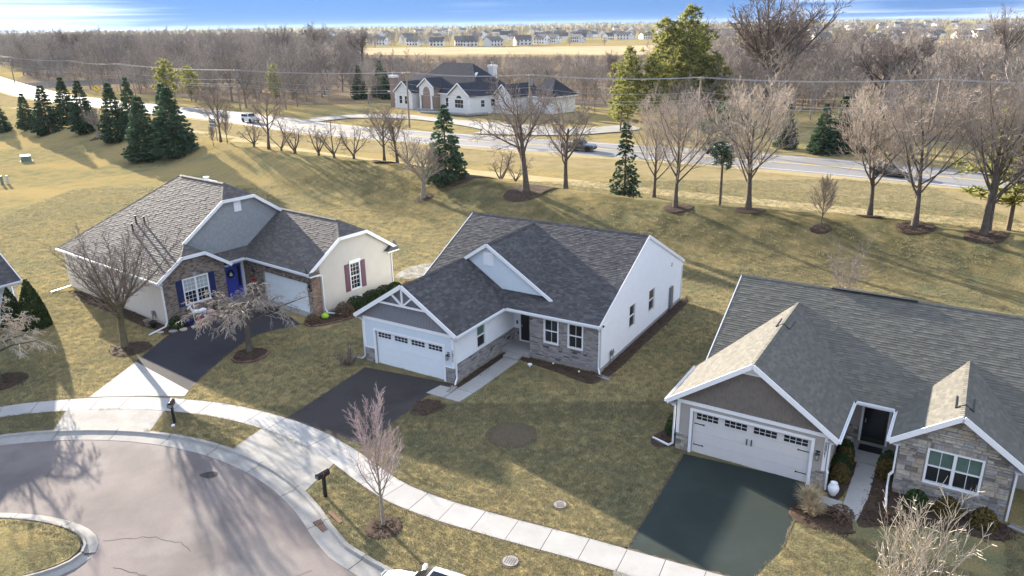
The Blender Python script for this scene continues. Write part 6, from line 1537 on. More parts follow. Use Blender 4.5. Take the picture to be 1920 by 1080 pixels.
# deeper woods and far belts as one mass, scattered with instances of the same trees
def scatter(name, pts, srcs, mat_kind="stuff"):
    me = bpy.data.meshes.new(name); me.from_pydata([p[:3] for p in pts], [], [])
    a = me.attributes.new("sc", 'FLOAT', 'POINT'); a.data.foreach_set("value", [p[3] for p in pts]); b = me.attributes.new("rz", 'FLOAT', 'POINT'); b.data.foreach_set("value", [p[4] for p in pts])
    o = link(name, me, kind=mat_kind)
    ng = bpy.data.node_groups.new(name, 'GeometryNodeTree'); ng.interface.new_socket("Geometry", in_out='INPUT', socket_type='NodeSocketGeometry'); ng.interface.new_socket("Geometry", in_out='OUTPUT', socket_type='NodeSocketGeometry')
    N, L = ng.nodes, ng.links; gi, go = N.new('NodeGroupInput'), N.new('NodeGroupOutput'); g2 = N.new('GeometryNodeGeometryToInstance')
    for s in srcs:
        oi = N.new('GeometryNodeObjectInfo'); oi.inputs[0].default_value = s; oi.transform_space = 'ORIGINAL'; L.new(oi.outputs['Geometry'], g2.inputs[0])
    ip = N.new('GeometryNodeInstanceOnPoints'); ip.inputs['Pick Instance'].default_value = True; rv_ = N.new('FunctionNodeRandomValue'); rv_.data_type = 'INT'
    rv_.inputs[4].default_value = 0; rv_.inputs[5].default_value = len(srcs) - 1
    L.new(gi.outputs[0], ip.inputs['Points']); L.new(g2.outputs[0], ip.inputs['Instance']); L.new(rv_.outputs[2], ip.inputs['Instance Index'])
    at1 = N.new('GeometryNodeInputNamedAttribute'); at1.data_type = 'FLOAT'; at1.inputs[0].default_value = "sc"; L.new(at1.outputs[0], ip.inputs['Scale'])
    at2 = N.new('GeometryNodeInputNamedAttribute'); at2.data_type = 'FLOAT'; at2.inputs[0].default_value = "rz"; cx = N.new('ShaderNodeCombineXYZ'); L.new(at2.outputs[0], cx.inputs[2])
    ri = N.new('GeometryNodeRotateInstances') if False else None
    er = N.new('FunctionNodeEulerToRotation'); L.new(cx.outputs[0], er.inputs[0]); L.new(er.outputs[0], ip.inputs['Rotation'])
    L.new(ip.outputs[0], go.inputs[0]); md = o.modifiers.new("scatter", 'NODES'); md.node_group = ng; return o
srcs = []
for me, H in WV:
    srcs.append(next((o for o in woodobj if o.data is me), woodobj[0]))
FLD = poly_np(smooth_closed([(-200, 640), (-115, 560), (0, 520), (120, 470), (260, 430), (420, 440), (640, 560), (560, 690), (300, 700), (110, 680), (0, 690), (-110, 720)], 3))
WOOD = poly_np([(-900, 420), (-420, 560), (-330, 475), (-195, 305), (-130, 250), (-75, 210), (-40, 206), (-5, 210), (40, 185), (75, 150), (120, 110), (200, 150), (330, 330), (420, 420), (250, 440), (110, 470), (0, 500), (-110, 540), (-190, 630), (-210, 760), (-700, 1000)])
P = np.array([(rw_.uniform(-900, 430), rw_.uniform(110, 1000)) for _ in range(32000)])
P = P[inside(P, WOOD) & ~inside(P, FLD) & (np.abs(P[:, 0]) < .75 * P[:, 1] + 60)]
for n_ in NO: P = P[~inside(P, n_)]
P = P[seg_dist(P, rd_c) > 16]
US = np.array(used)
keep = []
for p in P:
    if p[1] > 420 and -.16 * p[1] < p[0] < .45 * p[1]: continue
    dens = .9 if p[0] < .2 * p[1] else (.85 if p[0] < 170 else .45)
    if p[1] > 500: dens *= .7
    if rw_.random() < dens and np.min(np.hypot(*(US - p).T)) > 3.5: keep.append(p)
P = np.array(keep); zz = terr(P)
def lowscrub(p, k): return min(k, max(.35, (18.8 - .036 * p[1]) / 10.5 * rw_.uniform(.8, 1.15))) if (-.19 * p[1] < p[0] < .19 * p[1] and p[1] > 215) else k
pts = [(p[0], p[1], z - .2, lowscrub(p, rw_.choice((.6, .75, .9, 1.0, 1.15, 1.45)) * rw_.uniform(.9, 1.1) * (1.0 + .2 * (p[1] > 330))), rw_.uniform(0, 6.28)) for p, z in zip(P, zz)]
scatter("woodland", pts, srcs)
# belts of trees among and beyond the far houses up to the skyline
P = []
for k in range(6500):
    y = 680 + (rw_.random() ** 1.6) * 3300; x = rw_.uniform(-.78, .78) * y
    P.append((x, y))
P = np.array(P); P = P[~inside(P, FLD)]
P = P[~((P[:, 1] < 830) & (P[:, 0] > -.2 * P[:, 1]) & (P[:, 0] < .62 * P[:, 1]) & (rg0.random(len(P)) < .62))]
P = P[(np.sin(P[:, 0] * .013 + P[:, 1] * .004) + np.sin(P[:, 1] * .021 + 1.3 * np.sin(P[:, 0] * .006)) > -.25) | (P[:, 1] > 2000) | ((P[:, 0] < -.16 * P[:, 1]))]
zz = terr(P)
scatter("distant_trees", [(p[0], p[1], z - .3, rw_.uniform(.75, 1.3) * (1.0 + .3 * min(1, p[1] / 3000)), rw_.uniform(0, 6.28)) for p, z in zip(P, zz)], srcs)
# tall bare trees standing out of the woods
big = TM("tallbare", 450, 20, OPEN | {'r0': .5, 'trunk': .42}, 'bark', 'twig', tw_r=.035)
bigv = TM("tallvase", 451, 24, PEAR | {'r0': .55, 'trunk': .28, 'wig': [.04, .12, .16, .2, .22], 'up': [.05, .35, .3, .2, .2]}, 'bark', 'twig', tw_r=.035)
for i, (x, y, h, w, m, lab) in enumerate([(60.3, 180.7, 29.5, 1.1, bigv, "huge bare tree with fanning limbs behind the tall olive pines"), (66, 186, 24, .9, big, "great bare tree standing beside the fan-limbed tree behind the pines"),
        (96.5, 188.4, 16, 1.25, big, "leaning wide bare tree beyond the road past the dark spruces"), (84, 176, 15, 1.1, big, "wide bare tree with crooked limbs beyond the road"), (190, 302, 24, .95, bigv, "tall bare tree alone at the edge of the dry meadow"),
        (-232, 420, 21, 1.35, big, "spreading bare tree with dark limbs rising out of the left woods"), (-98, 405, 22, 1.0, big, "tall bare tree against the sky above the middle woods"), (-120, 420, 21, .9, bigv, "tall fan-shaped bare tree against the sky above the woods"),
        (-72, 390, 19.5, .9, big, "bare tree standing at the left end of the dry field"), (112, 520, 14, 1.1, big, "dark bare tree alone on the dry field"), (30, 225, 12, .9, big, "bare tree behind the garage of the stucco house")]):
    put_tree(m, x, y, h, lab, None, rz=i * 1.3, wide=w)
# far houses
def far_house(x, y, rz, L, Wd, h, pitch, wins=True, label=None, group=None, proto=None):
    e = empty("house", (x, y, gz(x, y) - .2), rz, label, "house", group)
    zr_ = h + pitch * Wd / 2
    w = MB().poly([(-L / 2, -Wd / 2, 0), (L / 2, -Wd / 2, 0), (L / 2, -Wd / 2, h), (-L / 2, -Wd / 2, h)]).poly([(L / 2, Wd / 2, 0), (-L / 2, Wd / 2, 0), (-L / 2, Wd / 2, h), (L / 2, Wd / 2, h)])
    w.poly([(L / 2, -Wd / 2, 0), (L / 2, Wd / 2, 0), (L / 2, Wd / 2, h), (L / 2, 0, zr_), (L / 2, -Wd / 2, h)]).poly([(-L / 2, Wd / 2, 0), (-L / 2, -Wd / 2, 0), (-L / 2, -Wd / 2, h), (-L / 2, 0, zr_), (-L / 2, Wd / 2, h)])
    w.build("wall", MT['far_wall'], e); o = .4; rf = MB()
    for s in (-1, 1):
        P_ = [(-L / 2 - o, s * (Wd / 2 + o), h - pitch * o), (L / 2 + o, s * (Wd / 2 + o), h - pitch * o), (L / 2 + o, 0, zr_ + .05), (-L / 2 - o, 0, zr_ + .05)]
        rf.poly(P_ if s < 0 else P_[::-1]); rf.poly([(a, b, c - .2) for a, b, c in (P_[::-1] if s < 0 else P_)]); rf.poly([P_[0], P_[1], (P_[1][0], P_[1][1], P_[1][2] - .2), (P_[0][0], P_[0][1], P_[0][2] - .2)])
    rf.build("roof", MT['far_roof'], e)
    if wins:
        pl = Plane((-L / 2, -Wd / 2, 0), (1, 0, 0), (0, -1, 0))
        for k in range(4):
            for z in ((.9, 3.6) if h > 4.5 else (.9,)): pbox(MB(), pl, L * (k + .5) / 4 - .75, L * (k + .5) / 4 + .75, z, z + 1.5, .02, .06).build("window", MT['glass'], e)
        ew = Plane((L / 2, -Wd / 2, 0), (0, 1, 0), (1, 0, 0))
        for k in range(2): pbox(MB(), ew, Wd * (k + .5) / 2 - .6, Wd * (k + .5) / 2 + .6, 3.6 if h > 4.5 else .9, 5.1 if h > 4.5 else 2.4, .02, .06).build("window", MT['glass'], e)
        pbox(MB(), pl, L * .3, L * .3 + 3.5, .0, .35, 0, 3.0).build("deck", MT['pole'], e)
    return e
GH = "pale two-storey houses in a row beyond the dry field"
for i, (x, y, rz, L) in enumerate([(-95, 800, .5, 13), (-63, 765, .2, 14), (-42, 760, -.9, 11), (-30, 752, .3, 12), (-8, 755, .15, 14), (8, 770, -.4, 15), (24, 790, .9, 12), (36, 812, .1, 14), (52, 830, -.2, 12), (68, 850, .5, 12), (86, 880, .2, 12), (140, 905, .1, 15), (160, 915, -.3, 14), (-130, 850, .4, 13), (-160, 900, .2, 13), (-190, 930, -.5, 13), (110, 900, .6, 12)]):
    far_house(x + rw_.uniform(-7, 7), y + rw_.uniform(-30, 45), rw_.uniform(-.9, .9), L * rw_.uniform(.8, 1.2), rw_.uniform(8.5, 11.5), rw_.uniform(5.0, 6.0), rw_.uniform(.55, .85), True, "pale two-storey house with dark roof beyond the dry field", GH)
GR = "pale houses of the estate beyond the meadow on the right"
for i, (x, y, rz, L) in enumerate([(293, 724, .4, 16), (304, 690, -.6, 15), (335, 735, .2, 14), (352, 700, .8, 14), (380, 745, -.3, 15), (400, 720, .5, 15), (428, 752, .1, 16), (455, 735, -.5, 15), (310, 780, .3, 15), (365, 800, -.2, 15), (420, 815, .4, 15), (470, 800, .1, 15), (500, 840, -.4, 15), (480, 950, .2, 15)]):
    far_house(x + rw_.uniform(-9, 9), y + rw_.uniform(-20, 30), rz + rw_.uniform(-.5, .5), L * rw_.uniform(.8, 1.2), rw_.uniform(9, 12), rw_.uniform(3.1, 5.2), rw_.uniform(.45, .7), True, "low pale house with grey roof in the estate beyond the meadow", GR)
proto = [far_house(-230, 1010, .3, 14, 10, 5.6, .7, False, "tiny pale house among trees near the skyline", "tiny houses scattered towards the skyline"), far_house(-205, 1060, 1.2, 15, 11, 3.4, .6, False, "tiny pale house among trees near the skyline", "tiny houses scattered towards the skyline")]
for k in range(170):
    y = rw_.uniform(880, 2100); f_ = rw_.uniform(-.22, .70)
    if .16 < f_ < .36 and rw_.random() < .5: continue
    c = copy_tree(proto[k % 2]); x = f_ * y; c.location = (x, y, gz(x, y) - .2); c.rotation_euler = (0, 0, rw_.uniform(0, 3.1)); kk = rw_.uniform(.9, 1.25); c.scale = (kk, kk, kk)
mast = MB()
for a in range(3):
    t = a * 2.094; mast.tube([(.6 * math.cos(t), .6 * math.sin(t), 0), (.3 * math.cos(t), .3 * math.sin(t), 29)], .08, 4)
for k in range(14): 
    z = k * 2
    for a in range(3):
        t, t2 = a * 2.094, (a + 1) * 2.094; mast.beam((.5 * math.cos(t), .5 * math.sin(t), z), (.48 * math.cos(t2), .48 * math.sin(t2), z + 2), .05, .05)
mo = mast.build("radio_mast", MT['steel'], label="thin lattice radio mast on the skyline", cat="mast"); mo.location = (535, 900, gz(535, 900))
# ------------------------------------------------------------------ beds, edging, walks
mulch(disc(-24.1, 43.9, 1.25), .08); mulch(disc(-5.28, 25.6, .78), .06); mulch(disc(-29.3, 39.4, 1.3), .08)
b2 = disc(-16.1, 42.6, 1.05, 12); mulch(b2, .1)
mulch(disc(-.1, 32.7, 1.25, 10, 1.1), .012, 'soil', "bare_patch")
mulch([toC(6.62, .1), toC(7.0, .0), toC(7.05, 2.5), toC(6.98, 4.3), toC(6.62, 4.7)], .05)
mulch([toC(8.1, 5.0), toC(8.05, 4.6), toC(9.0, 4.35), toC(11.0, 4.0), toC(12.8, 3.6), toC(13.4, 4.0), toC(13.35, 5.0), toC(12.9, 5.1)], .06)
mulch([toC(13.0, 5.5), toC(13.65, 5.3), toC(13.7, 10), toC(13.7, 15), toC(13.6, 19), toC(13.0, 19.1)], .05)
mulch([(-5.45, 35.1), (-4.75, 36.6), (-3.55, 35.85), (-3.95, 35.15), (-4.7, 34.7)], .05)
mulch([toA(6.85, -7.0), toA(5.7, -7.2), toA(5.6, -8.0), toA(7.0, -8.7), toA(9.5, -9.1), toA(12, -9.0), toA(14.5, -8.7), toA(15.2, -7.6), toA(15, -6.9)], .06)
mulch([toA(-.6, -.15), toA(-.9, -1.3), toA(.6, -1.7), toA(2.2, -1.6), toA(4.4, -1.4), toA(4.5, -.1)], .05)
mulch([toA(-.1, .3), toA(-1.0, .5), toA(-1.0, 6), toA(-1.1, 12), toA(-.1, 12)], .05)
mulch([toR(6.65, -.05), toR(6.7, .1), toR(6.68, 2.9), toR(7.55, 2.9), toR(7.5, .5), toR(7.2, -.7)], .06)
mulch([toR(8.35, 2.9), toR(9.1, 2.9), toR(9.1, 1.1), toR(13.3, 1.1), toR(13.2, -.2), toR(11, -.6), toR(9.5, -1.2), toR(8.3, -2.0), toR(8.2, 0)], .06)
mulch([toR(6.2, -1.0), toR(5.7, -2.5), toR(6.8, -3.1), toR(8.1, -2.7), toR(7.8, -1.5)], .06)
mulch([toR(-.1, .2), toR(-.9, -.4), toR(-1.3, .4), toR(-.8, 1.8), toR(-.1, 1.8)], .06)
for x, y, r_ in ((15.4, 68.4, 1.1), (21.6, 66.8, 1.1), (26.2, 62.1, .7), (31.4, 64.4, 1.0), (33.2, 60.3, 1.2), (37.3, 57.5, 1.3), (-16.0, 96.6, 1.4), (-9.4, 81.2, .9), (-70, 130.5, 1.1)):
    mulch(disc(x, y, r_, 9, 1.3), .05)
mulch([(-.8, 77.0), (.4, 75.2), (2.6, 75.0), (4.2, 77.4), (6.5, 79.6), (9.5, 80.4), (12.8, 80.2), (14.2, 81.6), (13, 83.4), (9, 83.2), (5.4, 81.8), (2.6, 80.0), (.5, 79.0)], .05)
mulch([(-14.0, 95.4), (-12.2, 93.0), (-9.6, 90.4), (-8.2, 91.2), (-10.2, 94.0), (-12.2, 96.2)], .05, 'soil')
mulch([(-9.0, 84.6), (-7.6, 82.4), (-5.2, 82.2), (-3.0, 84.2), (-.4, 85.6), (-1.2, 86.8), (-4.0, 86.0), (-7.0, 86.2)], .05)
# brick edging round the weeping tree and along the garage bed
eb = MB().box((-.11, -.05, 0), (.11, .05, .12)).mesh("edging_brick", MT['red_brick_edge'])
def edging(path, label):
    e = empty("brick_edging", (path[0][0], path[0][1], 0), 0, label, "edging")
    P = resample(path, .24)
    for i in range(len(P) - 1):
        c = (P[i] + P[i + 1]) / 2; t = P[i + 1] - P[i]; o = link("brick", eb, e); o.location = (c[0] - path[0][0], c[1] - path[0][1], rnd.uniform(-.02, .01)); o.rotation_euler = (rnd.uniform(-.06, .06), rnd.uniform(-.06, .06), math.atan2(t[1], t[0]) + rnd.uniform(-.08, .08))
sb = smooth_closed(b2, 4); edging(sb + sb[:1], "ring of edging bricks round the weeping tree bed")
edging(smooth_open([toA(5.6, -7.3), toA(5.55, -8.1), toA(7.0, -8.85), toA(9.5, -9.25), toA(12, -9.15)], 4), "curved row of edging bricks in front of the yew hedge")
# front walks
w0 = [toC(a, b) for a, b in ((6.9, 4.25), (8.05, 4.25))]
def strip_walk(f, pts, width):
    out = []
    for (a, b), (c, d) in zip(pts[:-1], pts[1:]): out.append([f(a - width / 2, b), f(a + width / 2, b), f(c + width / 2, d), f(c - width / 2, d)])
    return out
slab_path("front_walk", strip_walk(toC, [(7.55, 4.28), (7.55, 3.1), (7.55, 1.9), (7.55, .7), (7.5, -.5)], 1.05) + [[toC(6.98, -.52), toC(8.02, -.52), toC(7.95, -1.75), toC(6.95, -1.75)], [toC(6.92, -.55), toC(6.90, -1.75), toC(5.75, -1.72), toC(5.9, -.6)]], MT['concrete'], .035)
slab_path("front_walk", strip_walk(toR, [(7.95, 2.95), (7.95, 1.8), (7.95, .6), (7.95, -.6), (7.75, -1.8)], .82) + [[toR(7.5, -.62), toR(7.45, -1.75), toR(6.2, -1.35), toR(6.25, -.55)]], MT['concrete'], .035)

# ------------------------------------------------------------------ small things in the yards
def mailbox(x, y, rz, label, hgt=1.05):
    e = empty("mailbox", (x, y, 0), rz, label, "mailbox")
    MB().box((-.06, -.06, -.2), (.06, .06, hgt)).build("post", MT['black'], e); MB().box((-.05, -.3, hgt - .02), (.05, .22, hgt + .03)).build("arm", MT['black'], e)
    b = MB(); prof = [(-.12, 0), (-.12, .14)] + [(.12 * -math.cos(t), .14 + .11 * math.sin(t)) for t in np.linspace(.2, math.pi - .2, 7)] + [(.12, .14), (.12, 0)]
    n = len(prof); b.add([(p, -.34, hgt + .03 + q) for p, q in prof] + [(p, .26, hgt + .03 + q) for p, q in prof], [tuple(range(n)), tuple(range(2 * n - 1, n - 1, -1))] + [(i, i + n, (i + 1) % n + n, (i + 1) % n) for i in range(n)])
    bx_ = b.build("box", MT['black'], e); MB().box((-.11, -.355, hgt + .05), (.11, -.342, hgt + .2)).build("door", MT['grey_metal'], bx_); MB().box((.125, -.1, hgt + .1), (.135, -.06, hgt + .28)).build("flag", mat('red_flag', (.45, .03, .03)), bx_)
    return e
mailbox(-17.3, 34.35, math.radians(8), "black mailbox on a post beside the white concrete apron", 1.0)
mailbox(-8.1, 27.75, math.radians(-38), "black mailbox on a post beside the shaded concrete apron", 1.0)
MB().lathe([(.08, -.02), (.1, .03), (.08, .08), (.02, .1)], 10).build("landscape_stone", MT['white'], label="white round stone at the foot of the mailbox by the white apron", cat="stone").location = (-17.25, 34.05, 0)
# storm drain in the kerb
dr_ = empty("storm_drain", (-7.72, 26.0, -.085), math.radians(-50), "rusty storm drain grate set in the kerb near the street tree", "drain")
MB().box((-.42, -.36, -.05), (.42, .36, -.005)).build("pit", MT['black'], dr_)
for k in range(8): MB().box((-.4 + k * .107, -.33, -.01), (-.36 + k * .107, .33, .03)).build("bar", MT['rust'], dr_)
for y_ in (-.34, 0, .31): MB().box((-.42, y_, -.01), (.42, y_ + .045, .034)).build("cross_bar", MT['rust'], dr_)
MB().box((-.5, .36, -.02), (.5, .52, .13)).build("kerb_hood", MT['rust'], dr_)
def lid(x, y, r_, label):
    e = empty("manhole_cover", (x, y, gz(x, y)), rnd.uniform(0, 3), label, "manhole cover")
    MB().lathe([(r_ + .1, -.02), (r_ + .1, .02), (r_ + .02, .03), (r_, .03)], 20).build("ring", MT['soil'], e); MB().lathe([(r_, .0), (r_, .042)], 20).build("lid", MT['concrete_old'], e)
    for k in range(5): MB().box((-r_ * .6, -r_ * .6 + k * r_ * .3, .04), (r_ * .6, -r_ * .55 + k * r_ * .3, .05)).build("rib", MT['rust'], e)
lid(1.88, 26.92, .26, "round manhole cover in the lawn by the sidewalk"); lid(-.2, 23.44, .3, "round manhole cover in the verge between sidewalk and street")
p_ = toC(9.05, 3.95); MB().lathe([(.05, -.1), (.05, .12), (.13, .13), (.13, .2), (.06, .22)], 12).build("cleanout_cap", MT['white'], label="white pipe cleanout cap in front of the grey brick bed", cat="pipe").location = (*p_, 0)
# splashes of litter-like landscape lights
for (u, v) in ((10.2, 4.7), (12.0, 4.45)):
    x, y = toC(u, v); e = empty("landscape_light", (x, y, .04), 0, "small landscape light in the mulch below the grey brick wall", "lamp", "landscape lights in the brick bed"); MB().lathe([(.02, -.05), (.02, .12)], 6).build("stake", MT['black'], e); MB().lathe([(.06, .12), (.05, .18), (.02, .2)], 8).build("head", MT['white'], e)
# urn, parcel, doormat
MB().lathe([(.1, 0), (.12, .03), (.21, .22), (.23, .36), (.18, .5), (.12, .56), (.145, .61), (.12, .61), (.1, .56)], 18).build("garden_urn", MT['white'], smooth=True, label="white ceramic urn in the bed by the taupe garage", cat="urn").location = (*toR(7.05, -.35), .05)
bx2 = MB().box((-.2, -.16, 0), (.2, .16, .3)).build("parcel", MT['siding_taupe'], label="cardboard parcel left on the porch of the stone house", cat="parcel"); bx2.location = (*toR(6.95, 4.3), .14); bx2.rotation_euler = (0, 0, -.4); MB().box((-.1, -.1, .3), (.12, .08, .304)).build("label_paper", MT['white'], bx2)
dm = MB().box((-.5, -.3, 0), (.5, .3, .02)).build("doormat", MT['black'], label="dark doormat before the olive storm door", cat="doormat"); dm.location = (*toR(7.9, 4.2), .14); dm.rotation_euler = (0, 0, -.555)
# wire deer, pots and tyre-like coil by the brick bay
dx, dy = toA(1.75, -1.0); de = empty("lawn_deer", (dx, dy, .03), .918 + math.pi, "white wire deer ornament with pink and purple flowers under the window", "ornament")
bd = MB(); bd.tube([(-.5, 0, .72), (-.3, 0, .76), (0, 0, .74), (.3, 0, .78), (.48, 0, .8)], [.08, .15, .14, .17, .1], 8, True); bd.tube([(.4, 0, .82), (.55, 0, 1.05), (.6, 0, 1.22)], [.11, .08, .07], 8, True); bd.tube([(.56, 0, 1.25), (.7, 0, 1.2), (.82, 0, 1.12)], [.08, .075, .04], 8, True)
bd.build("body", MT['white'], de)
for x in (-.38, .36):
    for y in (-.09, .09): MB().tube([(x, y, .72), (x + .03, y, .38), (x - .02, y, .0)], [.05, .028, .022], 6, True).build("leg", MT['white'], de)
for s_ in (-1, 1): MB().tube([(.54, .03 * s_, 1.3), (.48, .16 * s_, 1.48), (.54, .2 * s_, 1.62)], [.015, .012, .008], 5).tube([(.49, .14 * s_, 1.46), (.42, .22 * s_, 1.52)], [.01, .006], 4).build("antler", MT['white'], de)
foliage(361, .24, .2, .2, 120, .07).build("flowers", mat('pink_flowers', (.5, .08, .28), rough=.7, island=.4), de); de.children[-1].location = (.0, 0, .82)
fl = foliage(362, .45, .35, .45, 420, .08).build("flower_clump", mat('violet_flowers', (.24, .10, .42), rough=.7, island=.5), label="purple silk flower clump beside the white deer ornament", cat="flowers"); fl.location = (*toA(2.6, -.95), .05)
for i, (a, b, m, lab) in enumerate([(.85, -1.15, 'navy', "dark blue flowerpot beside the white deer ornament"), (-.75, .55, 'black', "black flowerpot by the downspout of the brick bay"), (-.8, 1.2, 'pole', "brown clay pot at the corner of the beige side wall")]):
    po = empty("flowerpot", (*toA(a, b), .03), 0, lab, "pot"); MB().lathe([(.16, 0), (.24, .34), (.27, .36), (.27, .42), (.22, .42), (.2, .38)], 14).build("pot", MT[m], po); MB().lathe([(.2, .36), (.05, .385)], 12).build("soil", MT['mulch'], po)
gb_ = empty("garden_ornament", (*toA(7.1, -7.6), .05), .5, "lime green frog-like garden ornament in the brick-edged bed", "ornament"); MB().lathe([(.2, 0), (.27, .1), (.24, .24), (.12, .34), (.03, .36)], 12).build("body", mat('lime', (.35, .55, .06), rough=.5), gb_, True); MB().lathe([(.09, .3), (.11, .36), (.06, .42), (.01, .43)], 8, (.08, .0, 0)).build("head", mat('lime2', (.3, .5, .05), rough=.5), gb_, True)
hs = MB(); hp_ = [toA(-.6, 2.6 + .5 * k) for k in range(9)]
hs.tube([(a + .14 * math.sin(k * 1.7), b + .1 * math.cos(k * 1.3), .07) for k, (a, b) in enumerate(hp_)], .022, 6); hs.build("garden_hose", MT['shrub'], label="green garden hose lying along the beige side wall", cat="hose")
# pale stepping stones by the downspout
for i, (a, b, r_) in enumerate([(.2, -1.45, .28), (.9, -1.6, .25), (1.6, -1.75, .22), (-.4, -1.2, .3), (-1.0, -.7, .25)]):
    MB().prism([(r_ * rnd.uniform(.8, 1.15) * math.cos(t), r_ * rnd.uniform(.7, 1.0) * math.sin(t)) for t in np.linspace(0, 6.28, 9)[:-1]], 0, .09).build("landscape_stone", MT['stone'], label="flat pale stone along the edge of the slate driveway", cat="stone", group="pale stones by the slate driveway").location = (*toA(a, b), 0)
# green utility boxes in the back lawn
tb = empty("transformer_box", (-74.4, 116.9, 0), .6, "low green transformer box on the sunny lawn", "utility box"); MB().box((-.85, -.8, 0), (.85, .8, .12)).build("pad", MT['concrete_old'], tb); tx = MB().hexa([(-.7, -.65, .12), (.7, -.65, .12), (.7, .65, .12), (-.7, .65, .12), (-.66, -.6, .9), (.66, -.6, .9), (.66, .6, 1.0), (-.66, .6, 1.0)]).build("cabinet", mat('utility_green', (.14, .19, .15), rough=.5), tb); MB().box((-.6, -.69, .2), (-.02, -.64, .85)).build("door", bpy.data.materials['utility_green'], tx)
for i, (x, y, lab, c) in enumerate([(-66.6, 98.7, "green cable pedestal on the sunny lawn", 'utility_green'), (-66.0, 98.9, "pale cable pedestal beside a green one", None)]):
    pe = empty("cable_pedestal", (x, y, 0), .3, lab, "utility box"); m_ = bpy.data.materials[c] if c else MT['siding_beige']; MB().box((-.14, -.14, -.1), (.14, .14, 1.0)).build("post", m_, pe); MB().hexa([(-.17, -.17, .95), (.17, -.17, .95), (.17, .17, .95), (-.17, .17, .95), (-.1, -.1, 1.15), (.1, -.1, 1.15), (.1, .1, 1.15), (-.1, .1, 1.15)]).build("cap", m_, pe)

